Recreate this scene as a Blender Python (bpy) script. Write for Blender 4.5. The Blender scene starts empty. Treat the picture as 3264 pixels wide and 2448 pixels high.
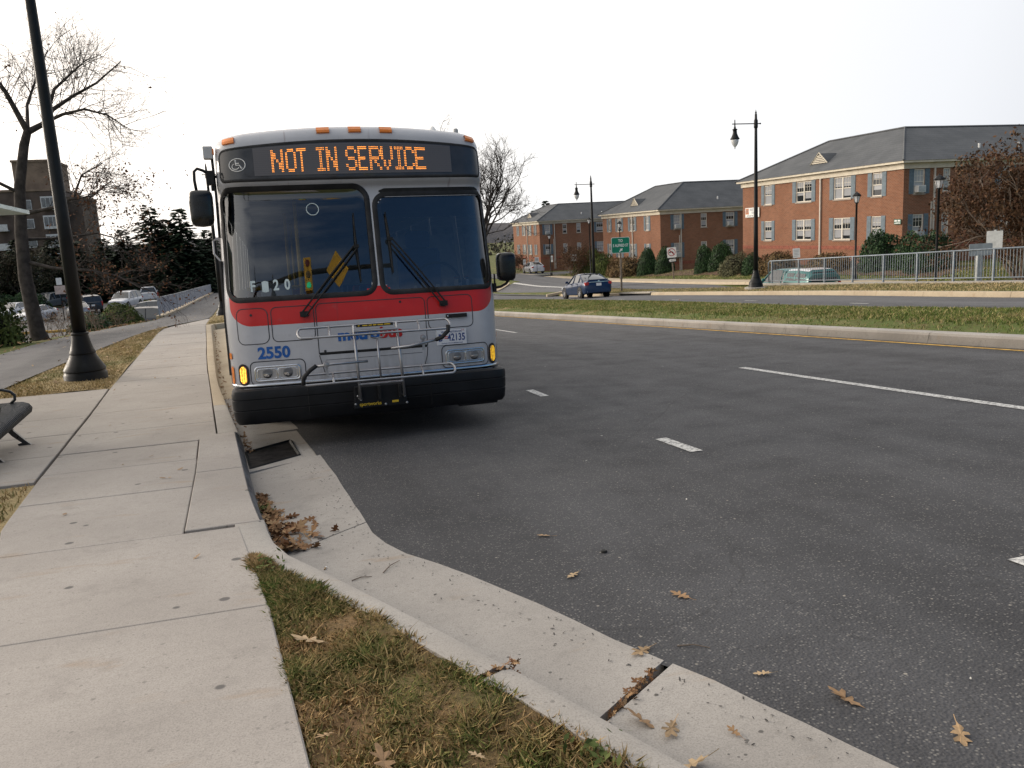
import bpy, bmesh, math, random
import numpy as np
from mathutils import Vector, Matrix, Euler
R = math.radians
rnd = random.Random(7)
sc = bpy.context.scene
COL = sc.collection

# ---------------------------------------------------------------- camera
cam = bpy.data.cameras.new('camera')
cam.sensor_fit = 'HORIZONTAL'; cam.sensor_width = 36.0; cam.lens = 29.13
cam.clip_start = 0.05; cam.clip_end = 4000
camo = bpy.data.objects.new('camera', cam); COL.objects.link(camo)
camo.matrix_world = Matrix(((0.95831, 0.10105, -0.26726, 0.0),
                            (-0.28076, 0.15942, -0.94645, 0.0),
                            (-0.05303, 0.98203, 0.18114, 1.40),
                            (0, 0, 0, 1)))
sc.camera = camo

# ---------------------------------------------------------------- sky, sun, exposure
SUN_AZ = R(-50)          # from +Y (down the road), towards -X
SUN_EL = R(15)
sund = Vector((math.sin(SUN_AZ)*math.cos(SUN_EL), math.cos(SUN_AZ)*math.cos(SUN_EL), math.sin(SUN_EL)))
world = bpy.data.worlds.new('World'); sc.world = world; world.use_nodes = True
wt = world.node_tree; wt.nodes.clear()
def wn(t, **k):
    n = wt.nodes.new(t)
    for a, b in k.items(): setattr(n, a, b)
    return n
sky = wn('ShaderNodeTexSky', sky_type='NISHITA', sun_disc=False)
sky.sun_elevation = SUN_EL; sky.sun_rotation = SUN_AZ % (2*math.pi); sky.air_density = 1.0; sky.dust_density = 0.5; sky.ozone_density = 5.0
bgs = wn('ShaderNodeBackground'); bgs.inputs[1].default_value = 0.09
wt.links.new(sky.outputs[0], bgs.inputs[0])
# broken bright overcast: dense and white towards the low sun, breaking up to dusk blue opposite it
tc = wn('ShaderNodeTexCoord')
dot = wn('ShaderNodeVectorMath', operation='DOT_PRODUCT')
dot.inputs[1].default_value = (math.sin(SUN_AZ), math.cos(SUN_AZ), 0.30)
wt.links.new(tc.outputs['Generated'], dot.inputs[0])
mp = wn('ShaderNodeMapping'); mp.inputs['Scale'].default_value = (1.3, 1.3, 17.0)
wt.links.new(tc.outputs['Generated'], mp.inputs[0])
ns = wn('ShaderNodeTexNoise'); ns.inputs['Scale'].default_value = 1.5; ns.inputs['Detail'].default_value = 6; ns.inputs['Roughness'].default_value = 0.55
wt.links.new(mp.outputs[0], ns.inputs['Vector'])
mm = wn('ShaderNodeMath', operation='MULTIPLY_ADD'); mm.inputs[1].default_value = 0.9; mm.inputs[2].default_value = -0.45
wt.links.new(ns.outputs[0], mm.inputs[0])
ad = wn('ShaderNodeMath', operation='ADD')
wt.links.new(dot.outputs['Value'], ad.inputs[0]); wt.links.new(mm.outputs[0], ad.inputs[1])
cov = wn('ShaderNodeMapRange', interpolation_type='SMOOTHSTEP')
cov.inputs['From Min'].default_value = -0.56; cov.inputs['From Max'].default_value = -0.12
sxyz = wn('ShaderNodeSeparateXYZ'); wt.links.new(tc.outputs['Generated'], sxyz.inputs[0])
hzn = wn('ShaderNodeMapRange', interpolation_type='SMOOTHSTEP'); hzn.inputs['From Min'].default_value = 0.46; hzn.inputs['From Max'].default_value = 0.22; hzn.inputs['To Max'].default_value = 0.34
wt.links.new(sxyz.outputs[2], hzn.inputs[0])
ad2 = wn('ShaderNodeMath', operation='ADD'); wt.links.new(ad.outputs[0], ad2.inputs[0]); wt.links.new(hzn.outputs[0], ad2.inputs[1])
wt.links.new(ad2.outputs[0], cov.inputs[0])
ramp = wn('ShaderNodeValToRGB')
ramp.color_ramp.elements[0].position = 0.0; ramp.color_ramp.elements[0].color = (0.36, 0.40, 0.47, 1)
ramp.color_ramp.elements[1].position = 1.0; ramp.color_ramp.elements[1].color = (2.1, 1.9, 1.7, 1)
e = ramp.color_ramp.elements.new(0.36); e.color = (0.93, 0.95, 0.99, 1)
e = ramp.color_ramp.elements.new(0.62); e.color = (1.15, 1.14, 1.12, 1)
mr2 = wn('ShaderNodeMapRange'); mr2.inputs['From Min'].default_value = -0.6; mr2.inputs['From Max'].default_value = 1.0
wt.links.new(dot.outputs['Value'], mr2.inputs[0]); wt.links.new(mr2.outputs[0], ramp.inputs[0])
bgc = wn('ShaderNodeBackground'); bgc.inputs[1].default_value = 1.0
wt.links.new(ramp.outputs[0], bgc.inputs[0])
mxw = wn('ShaderNodeMixShader')
wt.links.new(cov.outputs[0], mxw.inputs[0]); wt.links.new(bgs.outputs[0], mxw.inputs[1]); wt.links.new(bgc.outputs[0], mxw.inputs[2])
wo = wn('ShaderNodeOutputWorld'); wt.links.new(mxw.outputs[0], wo.inputs[0])

sun = bpy.data.lights.new('sun', 'SUN'); sun.energy = 2.4; sun.angle = R(20); sun.color = (1.0, 0.88, 0.74)
suno = bpy.data.objects.new('sun', sun); COL.objects.link(suno)
suno.rotation_euler = (-sund).to_track_quat('-Z', 'Y').to_euler()
sc.view_settings.view_transform = 'Standard'; sc.view_settings.look = 'None'
sc.view_settings.exposure = 0.0; sc.view_settings.gamma = 1.0
sc.view_settings.use_curve_mapping = False
sc.cycles.max_bounces = 6; sc.cycles.transparent_max_bounces = 12
sc.cycles.caustics_reflective = False; sc.cycles.caustics_refractive = False

# ---------------------------------------------------------------- mesh helpers
def basis(d):
    d = Vector(d).normalized()
    a = Vector((0, 0, 1)) if abs(d.z) < .9 else Vector((1, 0, 0))
    u = d.cross(a).normalized(); return u, d.cross(u).normalized()
class MB:
    def __init__(s): s.v = []; s.f = []; s.m = []
    def add(s, vs, fs, mi=0):
        o = len(s.v); s.v += [tuple(p) for p in vs]; s.f += [tuple(i+o for i in f) for f in fs]; s.m += [mi]*len(fs); return s
    def bx(s, x0, x1, y0, y1, z0, z1, mi=0, M=None):
        p = [(x0,y0,z0),(x1,y0,z0),(x1,y1,z0),(x0,y1,z0),(x0,y0,z1),(x1,y0,z1),(x1,y1,z1),(x0,y1,z1)]
        if M is not None: p = [tuple(M @ Vector(q)) for q in p]
        return s.add(p, [(0,3,2,1),(4,5,6,7),(0,1,5,4),(1,2,6,5),(2,3,7,6),(3,0,4,7)], mi)
    def cbx(s, c, sx, sy, sz, mi=0, rz=0, rx=0, ry=0):
        M = Matrix.Translation(c) @ Euler((rx, ry, rz)).to_matrix().to_4x4()
        return s.bx(-sx/2, sx/2, -sy/2, sy/2, -sz/2, sz/2, mi, M)
    def tube(s, pts, r, n=8, mi=0, cap=True, closed=False):
        pts = [Vector(p) for p in pts]; k = len(pts)
        rs = r if isinstance(r, (list, tuple)) else [r]*k
        vs = []; u = None
        for i, p in enumerate(pts):
            if closed: d = pts[(i+1) % k]-pts[i-1]
            else: d = pts[min(i+1, k-1)]-pts[max(i-1, 0)]
            if d.length < 1e-9: d = Vector((0, 0, 1))
            d.normalize()
            if u is None: u, w = basis(d)
            else:
                u = (u-d*u.dot(d))
                u = u.normalized() if u.length > 1e-6 else basis(d)[0]
                w = d.cross(u)
            for j in range(n):
                a = 2*math.pi*j/n
                vs.append(p+(u*math.cos(a)+w*math.sin(a))*rs[i])
        fs = []
        for i in range(k if closed else k-1):
            i2 = (i+1) % k
            for j in range(n): fs.append((i*n+j, i*n+(j+1) % n, i2*n+(j+1) % n, i2*n+j))
        if cap and not closed: fs += [tuple(range(n-1, -1, -1)), tuple((k-1)*n+j for j in range(n))]
        return s.add(vs, fs, mi)
    def lathe(s, prof, n=24, c=(0,0,0), mi=0, axis='z', caps=True):
        vs = []
        for r, z in prof:
            for j in range(n):
                a = 2*math.pi*j/n; x, y = r*math.cos(a), r*math.sin(a)
                if axis == 'z': q = (c[0]+x, c[1]+y, c[2]+z)
                elif axis == 'x': q = (c[0]+z, c[1]+x, c[2]+y)
                else: q = (c[0]+y, c[1]+z, c[2]+x)
                vs.append(q)
        fs = [(i*n+j, i*n+(j+1) % n, (i+1)*n+(j+1) % n, (i+1)*n+j) for i in range(len(prof)-1) for j in range(n)]
        if caps: fs += [tuple(range(n-1, -1, -1)), tuple((len(prof)-1)*n+j for j in range(n))]
        return s.add(vs, fs, mi)
    def prism(s, pts, vec, mi=0):
        k = len(pts); vec = Vector(vec); vs = [Vector(p) for p in pts]; vs += [p+vec for p in vs]
        fs = [tuple(range(k-1, -1, -1)), tuple(range(k, 2*k))]+[(i, (i+1) % k, k+(i+1) % k, k+i) for i in range(k)]
        return s.add(vs, fs, mi)
    def quad(s, a, b, c, d, mi=0): return s.add([a, b, c, d], [(0, 1, 2, 3)], mi)
    def grid(s, P, mi=0, closed_u=False, skip=None):
        nu, nv = len(P), len(P[0]); vs = [q for row in P for q in row]; fs = []
        for i in range(nu if closed_u else nu-1):
            i2 = (i+1) % nu
            for j in range(nv-1):
                if skip and skip(i, j): continue
                fs.append((i*nv+j, i2*nv+j, i2*nv+j+1, i*nv+j+1))
        return s.add(vs, fs, mi)
    def mesh(s, name='m', smooth=False, fix=False):
        me = bpy.data.meshes.new(name); me.from_pydata(s.v, [], s.f)
        if any(s.m): me.polygons.foreach_set('material_index', s.m)
        if fix:
            b = bmesh.new(); b.from_mesh(me); bmesh.ops.remove_doubles(b, verts=b.verts, dist=1e-5); bmesh.ops.recalc_face_normals(b, faces=b.faces); b.to_mesh(me); b.free()
        if smooth: me.polygons.foreach_set('use_smooth', [True]*len(me.polygons))
        me.update(); return me
    def build(s, name, mat, parent=None, smooth=False, bevel=0, fix=False, segs=2):
        return mk(name, s.mesh(name, smooth, fix), mat, parent, bevel, segs)
def mk(name, me, mat, parent=None, bevel=0, segs=2):
    o = bpy.data.objects.new(name, me); COL.objects.link(o)
    if mat is not None:
        for m in (mat if isinstance(mat, (list, tuple)) else [mat]):
            if len(me.materials) < (len(mat) if isinstance(mat, (list, tuple)) else 1): me.materials.append(m)
    if parent is not None: o.parent = parent
    if bevel:
        b = o.modifiers.new('bevel', 'BEVEL'); b.width = bevel; b.segments = segs; b.limit_method = 'ANGLE'; b.angle_limit = R(40)
        b.harden_normals = False
    return o
def autosmooth(o, ang=40):
    me = o.data; me.polygons.foreach_set('use_smooth', [True]*len(me.polygons))
    me.set_sharp_from_angle(angle=R(ang)); return o
def np_mesh(name, V, F, mat, parent=None, smooth=False):
    V = np.asarray(V, np.float32); F = np.asarray(F, np.int32); me = bpy.data.meshes.new(name); k = F.shape[1]
    me.vertices.add(len(V)); me.vertices.foreach_set('co', V.ravel())
    me.loops.add(F.size); me.loops.foreach_set('vertex_index', F.ravel())
    me.polygons.add(len(F)); me.polygons.foreach_set('loop_start', np.arange(0, F.size, k, dtype=np.int32))
    me.polygons.foreach_set('loop_total', np.full(len(F), k, np.int32))
    if smooth: me.polygons.foreach_set('use_smooth', np.ones(len(F), bool))
    me.update(calc_edges=True); return mk(name, me, mat, parent)
def thing(name, label, cat, loc=(0,0,0), rz=0, group=None, rot=None):
    o = bpy.data.objects.new(name, None); COL.objects.link(o); o.empty_display_size = .2
    o.location = loc; o.rotation_euler = rot if rot else (0, 0, rz); return tag(o, label, cat, group)
def tag(o, label=None, cat=None, group=None, kind=None):
    if label: o['label'] = label
    if cat: o['category'] = cat
    if group: o['group'] = group
    if kind: o['kind'] = kind
    return o
def struct(o): o['kind'] = 'structure'; return o
def sroot(name):
    o = bpy.data.objects.new(name, None); COL.objects.link(o); o['kind'] = 'structure'; return o
def dup(root, loc=None, rz=None, label=None, group=None, scale=None, parent=None):
    r = root.copy(); COL.objects.link(r); r.parent = parent
    if loc is not None: r.location = loc
    if rz is not None: r.rotation_euler = (0, 0, rz)
    if scale is not None: r.scale = scale
    if label: r['label'] = label
    if group: r['group'] = group
    for ch in list(root.children):
        c = ch.copy(); COL.objects.link(c); c.parent = r
        for g in ch.children:
            d = g.copy(); COL.objects.link(d); d.parent = c
    return r
_tc = {}
def text_mesh(txt, size=1, align='CENTER', bold=0, extrude=0.0, sx=1.0, spacing=1.0):
    key = (txt, size, align, bold, extrude, sx, spacing)
    cu = bpy.data.curves.new('t', 'FONT'); cu.body = txt; cu.size = size; cu.align_x = align; cu.align_y = 'CENTER'
    cu.offset = bold; cu.extrude = extrude; cu.resolution_u = 3; cu.space_character = spacing
    o = bpy.data.objects.new('t', cu); COL.objects.link(o)
    dg = bpy.context.evaluated_depsgraph_get(); dg.update()
    me = bpy.data.meshes.new_from_object(o.evaluated_get(dg))
    bpy.data.objects.remove(o); bpy.data.curves.remove(cu)
    if sx != 1: me.transform(Matrix.Diagonal((sx, 1, 1, 1)))
    return me

# ---------------------------------------------------------------- materials
class NT:
    def __init__(s, name):
        s.m = bpy.data.materials.new(name); s.m.use_nodes = True; s.t = s.m.node_tree; s.t.nodes.clear()
        s.out = s.n('ShaderNodeOutputMaterial'); s.b = s.n('ShaderNodeBsdfPrincipled'); s.l(s.b.outputs[0], s.out.inputs[0])
        s.b.inputs['Specular IOR Level'].default_value = 0.4
    def n(s, t, **k):
        n = s.t.nodes.new(t)
        for a, b in k.items(): setattr(n, a, b)
        return n
    def l(s, a, b): s.t.links.new(a, b)
    def pos(s): return s.n('ShaderNodeNewGeometry').outputs['Position']
    def obj(s): return s.n('ShaderNodeTexCoord').outputs['Object']
    def scaled(s, v, sc):
        m = s.n('ShaderNodeMapping'); m.inputs['Scale'].default_value = sc if isinstance(sc, tuple) else (sc,)*3; s.l(v, m.inputs[0]); return m.outputs[0]
    def noise(s, v, scale, detail=4, rough=.55):
        n = s.n('ShaderNodeTexNoise'); n.inputs['Scale'].default_value = scale; n.inputs['Detail'].default_value = detail; n.inputs['Roughness'].default_value = rough
        s.l(v, n.inputs['Vector']); return n.outputs[0]
    def vor(s, v, scale, feature='F1', rand=1.0, out='Distance'):
        n = s.n('ShaderNodeTexVoronoi', feature=feature); n.inputs['Scale'].default_value = scale; n.inputs['Randomness'].default_value = rand
        s.l(v, n.inputs['Vector']); return n.outputs[out]
    def rng(s, v, a, b, c=0, d=1, smooth=True):
        n = s.n('ShaderNodeMapRange', interpolation_type='SMOOTHSTEP' if smooth else 'LINEAR')
        for i, x in enumerate((a, b, c, d)): n.inputs[i+1].default_value = x
        s.l(v, n.inputs[0]); return n.outputs[0]
    def mix(s, f, a, b):
        n = s.n('ShaderNodeMix', data_type='RGBA'); s.put(f, n.inputs[0]); s.put(a, n.inputs[6]); s.put(b, n.inputs[7]); return n.outputs[2]
    def mul(s, a, k, op='MULTIPLY'):
        n = s.n('ShaderNodeMath', operation=op); s.put(a, n.inputs[0]); s.put(k, n.inputs[1]); return n.outputs[0]
    def put(s, v, i):
        if isinstance(v, (int, float)): i.default_value = v
        elif isinstance(v, tuple): i.default_value = v if len(v) == 4 else v+(1,)
        else: s.l(v, i)
    def col(s, c): s.put(c, s.b.inputs['Base Color']); return s
    def rough(s, r): s.put(r, s.b.inputs['Roughness']); return s
    def bump(s, h, st, dist=.01):
        n = s.n('ShaderNodeBump'); n.inputs['Strength'].default_value = st; n.inputs['Distance'].default_value = dist
        s.l(h, n.inputs['Height']); s.l(n.outputs[0], s.b.inputs['Normal']); return s
def plain(name, c, rough=.5, metal=0, var=.12, scale=6., emit=0, spec=None, coat=0):
    t = NT(name); o = t.obj()
    nz = t.noise(o, scale, 4)
    d = tuple(max(0, x*(1-var*1.6)) for x in c); l_ = tuple(min(1, x*(1+var)) for x in c)
    t.col(t.mix(t.rng(nz, .3, .7), d, l_)); t.rough(t.rng(t.noise(o, scale*3, 3), .3, .7, max(0, rough-.08), min(1, rough+.08)))
    t.b.inputs['Metallic'].default_value = metal
    if coat: t.b.inputs['Coat Weight'].default_value = coat; t.b.inputs['Coat Roughness'].default_value = .06
    if spec is not None: t.b.inputs['Specular IOR Level'].default_value = spec
    if emit:
        t.b.inputs['Emission Color'].default_value = c+(1,); t.b.inputs['Emission Strength'].default_value = emit
    return t.m
Mt = {}
def asphalt(name, base=(.058,.058,.062), light=(.083,.083,.088), speck=1.0, crack=0.0):
    t = NT(name); p = t.pos()
    big = t.noise(t.scaled(p, (.9, .07, .3)), 1.0, 5); mid = t.noise(p, 2.2, 5)
    c = t.mix(t.rng(big, .34, .66), tuple(x*.86 for x in base), light)
    c = t.mix(t.rng(mid, .50, .80, 0, .55), c, tuple(x*.66 for x in base))
    fine = t.noise(p, 95, 3, .7)
    c = t.mix(t.rng(fine, .36, .68, .0, .6*speck), c, (.022,.022,.023))
    v = t.n('ShaderNodeTexVoronoi'); v.inputs['Scale'].default_value = 85; t.l(p, v.inputs['Vector'])
    sp = t.n('ShaderNodeSeparateColor'); t.l(v.outputs['Color'], sp.inputs[0])
    isbright = t.rng(sp.outputs[0], .72, .86); near = t.rng(v.outputs['Distance'], .50, .28)
    c = t.mix(t.mul(t.mul(isbright, near), .55*speck), c, (.30,.285,.26))
    ve = t.n('ShaderNodeTexVoronoi'); ve.inputs['Scale'].default_value = 17; t.l(p, ve.inputs['Vector'])
    s2 = t.n('ShaderNodeSeparateColor'); t.l(ve.outputs['Color'], s2.inputs[0])
    c = t.mix(t.mul(t.mul(t.rng(s2.outputs[1], .90, .93), t.rng(ve.outputs['Distance'], .14, .08)), .8*speck), c, (.42,.38,.32))
    if crack:
        w = t.noise(p, 1.3, 4)
        pv = t.n('ShaderNodeVectorMath', operation='ADD'); t.l(p, pv.inputs[0])
        wv = t.n('ShaderNodeVectorMath', operation='SCALE'); cmb = t.n('ShaderNodeCombineXYZ'); t.l(w, cmb.inputs[0]); t.l(w, cmb.inputs[1]); t.l(cmb.outputs[0], wv.inputs[0]); wv.inputs['Scale'].default_value = 1.6
        t.l(wv.outputs[0], pv.inputs[1])
        e = t.vor(t.scaled(pv.outputs[0], (.33,.2,.01)), 1.0, 'DISTANCE_TO_EDGE')
        c = t.mix(t.mul(t.rng(e, .004, .0005), crack), c, (.02,.02,.02))
    t.col(c); t.rough(t.rng(mid, .3, .7, .78, .92))
    h = t.mul(t.vor(p, 85), 1.0); t.bump(h, .55, .006); return t.m
Mt['asphalt'] = asphalt('asphalt', speck=.85, crack=.3)
Mt['asphalt_far'] = asphalt('asphalt_far', (.10,.10,.105), (.125,.125,.13), .5)
Mt['asphalt_path'] = asphalt('asphalt_path', (.10,.098,.10), (.135,.13,.13), .55)
def concrete(name, a=(.325,.296,.268), b=(.405,.371,.336), speck=.35, spots=0.0, dirt=.5):
    t = NT(name); p = t.pos()
    c = t.mix(t.rng(t.noise(p, .9, 5), .3, .7), a, b)
    c = t.mix(t.rng(t.noise(p, 4.5, 5, .65), .52, .80, 0, dirt), c, tuple(x*.66 for x in a))
    br = t.noise(t.scaled(p, (1.6, 5.5, 2)), 1.1, 4)
    c = t.mix(t.rng(br, .60, .76, 0, .5), c, (.30,.20,.11))
    c = t.mix(t.rng(t.noise(p, 160, 2, .7), .42, .72, 0, .55), c, tuple(x*.55 for x in a)); c = t.mix(t.rng(t.noise(p, 22, 5, .7), .45, .75, 0, .35), c, tuple(x*.72 for x in a)); c = t.mix(t.rng(t.noise(p, 210, 2, .6), .62, .74, 0, .5), c, tuple(min(1, x*1.35) for x in b))
    v = t.n('ShaderNodeTexVoronoi'); v.inputs['Scale'].default_value = 48; t.l(p, v.inputs['Vector'])
    s2 = t.n('ShaderNodeSeparateColor'); t.l(v.outputs['Color'], s2.inputs[0])
    c = t.mix(t.mul(t.mul(t.rng(s2.outputs[0], .84, .90), t.rng(t.mul(v.outputs['Distance'], t.rng(s2.outputs[1], 0, 1, .6, 3.0, False)), .30, .2)), speck), c, (.07,.065,.06))
    if spots:
        ge = t.n('ShaderNodeTexVoronoi'); ge.inputs['Scale'].default_value = 4.2; t.l(t.scaled(p, (1, 1, .05)), ge.inputs['Vector'])
        s3 = t.n('ShaderNodeSeparateColor'); t.l(ge.outputs['Color'], s3.inputs[0])
        c = t.mix(t.mul(t.mul(t.rng(s3.outputs[0], .50, .52), t.rng(ge.outputs['Distance'], .115, .085)), spots), c, (.085,.08,.078))
    t.col(c); t.rough(.88); t.bump(t.noise(p, 120, 3, .7), .25, .004); return t.m
Mt['walk'] = concrete('concrete_walk', spots=.85)
Mt['kerb'] = concrete('concrete_kerb', (.34,.315,.285), (.43,.40,.362), .45)
Mt['gutter'] = concrete('concrete_gutter', (.315,.293,.268), (.41,.383,.35), .8, dirt=.8)
Mt['kerb_face'] = concrete('darker_kerb_face', (.235,.215,.19), (.32,.295,.262), .5, dirt=.9)  # darker concrete tone for the upright faces of the stones
Mt['kerb_tan'] = concrete('concrete_tan', (.42,.34,.24), (.50,.42,.30), .3)
Mt['stone'] = concrete('concrete_block', (.33,.31,.28), (.42,.39,.34), .3)
def grassy(name, green=(.075,.115,.022), dry=(.25,.185,.085), bias=.5, blade=False, gscale=.8):
    t = NT(name); p = t.pos()
    n = t.noise(p, gscale, 5, .65); f = t.rng(n, bias-.14, bias+.14)
    c = t.mix(f, green, dry)
    c = t.mix(t.rng(t.noise(p, 6, 4), .45, .75, 0, .6), c, (.15,.085,.045))
    if blade:
        ri = t.n('ShaderNodeNewGeometry').outputs['Random Per Island']
        c = t.mix(t.rng(ri, .45, 1, 0, .75), c, tuple(min(1, x*1.35) for x in dry)); c = t.mix(t.rng(ri, .32, .12, 0, .7), c, tuple(x*.62 for x in green))
    else:
        c = t.mix(t.rng(t.noise(p, 60, 3, .7), .4, .7, 0, .6), c, (.07,.05,.028))
        t.bump(t.noise(p, 45, 4, .7), .8, .02)
    t.col(c); t.rough(.9); t.b.inputs['Specular IOR Level'].default_value = .15
    return t.m
Mt['soil_fg'] = grassy('turf_base', (.10,.10,.035), (.23,.145,.075), .46)
Mt['grass_fg'] = grassy('grass_blade_near', (.12,.175,.042), (.40,.27,.135), .47, True, 1.6)
Mt['turf_med'] = grassy('median_turf', (.11,.15,.036), (.33,.25,.13), .60)
Mt['grass_med'] = grassy('grass_blade_median', (.135,.195,.045), (.42,.33,.17), .63, True)
Mt['turf_verge'] = grassy('verge_turf', (.16,.16,.06), (.40,.31,.165), .40)
Mt['grass_verge'] = grassy('grass_blade_verge', (.18,.19,.065), (.46,.36,.20), .45, True)
Mt['lawn'] = grassy('lawn_turf', (.085,.12,.03), (.24,.20,.09), .58)
Mt['mulch'] = plain('mulch', (.10,.055,.035), .95, var=.4, scale=9)
Mt['blackmetal'] = plain('black_painted_metal', (.012,.013,.014), .42, var=.25, spec=.5)
Mt['blackmatte'] = plain('black_matte', (.012,.012,.012), .75, var=.2)
Mt['rubber'] = plain('rubber', (.018,.018,.019), .68, var=.3)
Mt['galv'] = plain('galvanised_steel', (.20,.23,.26), .5, .4, var=.12)
Mt['steel'] = plain('stainless_steel', (.40,.40,.41), .38, .9, var=.08, scale=12)
Mt['chrome'] = plain('chrome', (.62,.63,.65), .16, 1.0, var=.05)
Mt['white'] = plain('white_paint', (.78,.77,.74), .45, var=.05)
Mt['cream'] = plain('cream_trim_paint', (.60,.54,.43), .55, var=.08, scale=2)
Mt['amber'] = plain('amber_lens', (.75,.20,.012), .25, var=.1, spec=.6)
Mt['redlens'] = plain('red_lens', (.40,.015,.012), .2, var=.15, spec=.6)
Mt['yellowline'] = plain('yellow_road_paint', (.52,.31,.06), .8, var=.3, scale=9)
def worn(name, c):
    t = NT(name); p = t.pos(); f = t.rng(t.noise(p, 30, 6, .75), .46, .60, 0, .9)
    t.col(t.mix(f, c, (.12,.12,.12))); t.rough(.8); return t.m
Mt['whiteline'] = worn('white_road_paint', (.62,.61,.58))
def glassmat(name, tint=(.5,.55,.58), ior=1.5, rough=.0):
    t = NT(name); t.t.nodes.remove(t.b)
    tr = t.n('ShaderNodeBsdfTransparent'); tr.inputs[0].default_value = tint+(1,)
    gl = t.n('ShaderNodeBsdfGlossy'); gl.inputs['Roughness'].default_value = rough; gl.inputs[0].default_value = (1, 1, 1, 1)
    fr = t.n('ShaderNodeFresnel'); fr.inputs[0].default_value = ior
    mx = t.n('ShaderNodeMixShader'); t.l(fr.outputs[0], mx.inputs[0]); t.l(tr.outputs[0], mx.inputs[1]); t.l(gl.outputs[0], mx.inputs[2]); t.l(mx.outputs[0], t.out.inputs[0])
    return t.m
Mt['windshield'] = glassmat('windshield_glass', (.62,.66,.68), 2.1)
Mt['clear'] = glassmat('clear_glass', (.8,.82,.82), 1.5, .05)
Mt['pane'] = plain('window_pane_glass', (.10,.11,.12), .08, var=.3, spec=.8, scale=1.5)
Mt['blind'] = plain('white_window_blind', (.42,.43,.44), .5, var=.1, spec=.7)
Mt['carglass'] = plain('car_glass', (.03,.035,.04), .05, var=.1, spec=.9)

# ---------------------------------------------------------------- lie of the land
ZL = np.array([(-60,3.9),(0,0),(9.4,-.608),(25,-.94),(47,-2.35),(111,-4.4),(250,-7),(900,-9)])
ZR = np.array([(-60,3.9),(0,0),(18,-1.17),(26.4,-1.58),(42.3,-2.50),(53.3,-3.24),(75,-4.4),(120,-5.6),(250,-8),(900,-9)])
ZC = np.array([(-60,3.9),(0,0),(45,-2.91),(75,-4.4),(120,-5.6),(250,-8),(900,-9)])
def _ip(T, y): return sum(np.interp(np.asarray(y, float)+k, T[:, 0], T[:, 1]) for k in (-2, -1, 0, 1, 2))/5
def zl(y): return _ip(ZL, y)
def zr(y): return _ip(ZR, y)
def zc(y): return _ip(ZC, y)
def sst(a, b, x):
    t = np.clip((np.asarray(x, float)-a)/(b-a), 0, 1); return t*t*(3-2*t)
def zroad(x, y):
    a = zl(y); b = zc(y); c = zr(y)
    z = a+(b-a)*sst(-.4, 8.5, x); return z+(c-b)*sst(10, 14, x)
def pl(*pts):
    a = np.array(pts, float); return lambda y: np.interp(y, a[:, 0], a[:, 1])
# plan lines, x as a function of y (down the road)
sw_left = pl((-12,-1.2),(2,-1.35),(4.8,-1.55),(5.45,-1.71),(7.45,-1.93),(9.3,-2.1),(13.05,-2.39),(26,-3.13),(38,-2.75))
sw_right = pl((-12,.5),(0,.14),(2.1,-.02),(3.45,-.14),(4.75,-.30),(4.76,-.60),(6.6,-.69),(8.34,-.80),(8.36,-.64),(14.25,-1.12),(16.4,-1.28),(20.25,-1.54),(27,-2.02),(38,-2.65))
kerb_g = pl((-4,2.85),(-2,2.23),(0,1.58),(.55,1.39),(1.2,1.13),(1.75,.93),(2.3,.73),(2.6,.61),(2.9,.49),(3.45,.26),(3.85,.09),(4.1,-.02),(4.35,-.09),(4.6,-.125),(4.85,-.14),(5.5,-.20),(7.1,-.32),(8.3,-.41),(12.95,-.88),(16.25,-1.11),(26.7,-1.82),(27.3,-1.6),(36,1.6),(42,1.9),(170,1.9))
gut_o = pl((-4,3.4),(-2,2.75),(0,2.13),(1.7,1.48),(2.4,1.27),(2.6,1.17),(3.55,.84),(3.95,.68),(4.1,.57),(4.6,.40),(5.25,.38),(6.7,.29),(7.6,.23),(9,.10),(12.95,-.42),(16.95,-.80),(24.45,-1.34),(26.7,-1.4),(27.5,-1.2),(36,2.0),(42,2.3),(170,2.3))
path_l = pl((-12,-7),(14,-6.3),(21,-6.0),(26,-5.75),(36,-5.95),(60,-6.0),(82,-6.5),(128,-7.4),(250,-10))
path_r = pl((-12,-4.3),(14,-4.05),(18,-3.86),(27,-3.25),(38,-2.72),(46,-3.1),(82,-4.2),(128,-5.4),(250,-8))
def zserv(y): return np.interp(y, [-60,20,39,48.7,70,85,120,900], [-2.6,-2.8,-2.93,-2.80,-3.50,-3.55,-4.3,-8])
def zswk(y): return np.interp(y, [-60,20,40.7,48.7,69.7,85,120,900], [-1.5,-1.75,-2.28,-2.63,-3.38,-3.7,-4.3,-8])
def zbld(y): return np.interp(y, [-60,20,40,57,72,86,96,107,120,900], [-1.3,-1.5,-1.75,-2.15,-3.2,-3.4,-4.2,-4.2,-4.0,-8])
def lot(y): return np.interp(y, [-60,18,45,140,300,900], [3.0,-.9,-4.25,-4.5,-6.5,-9])
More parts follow.
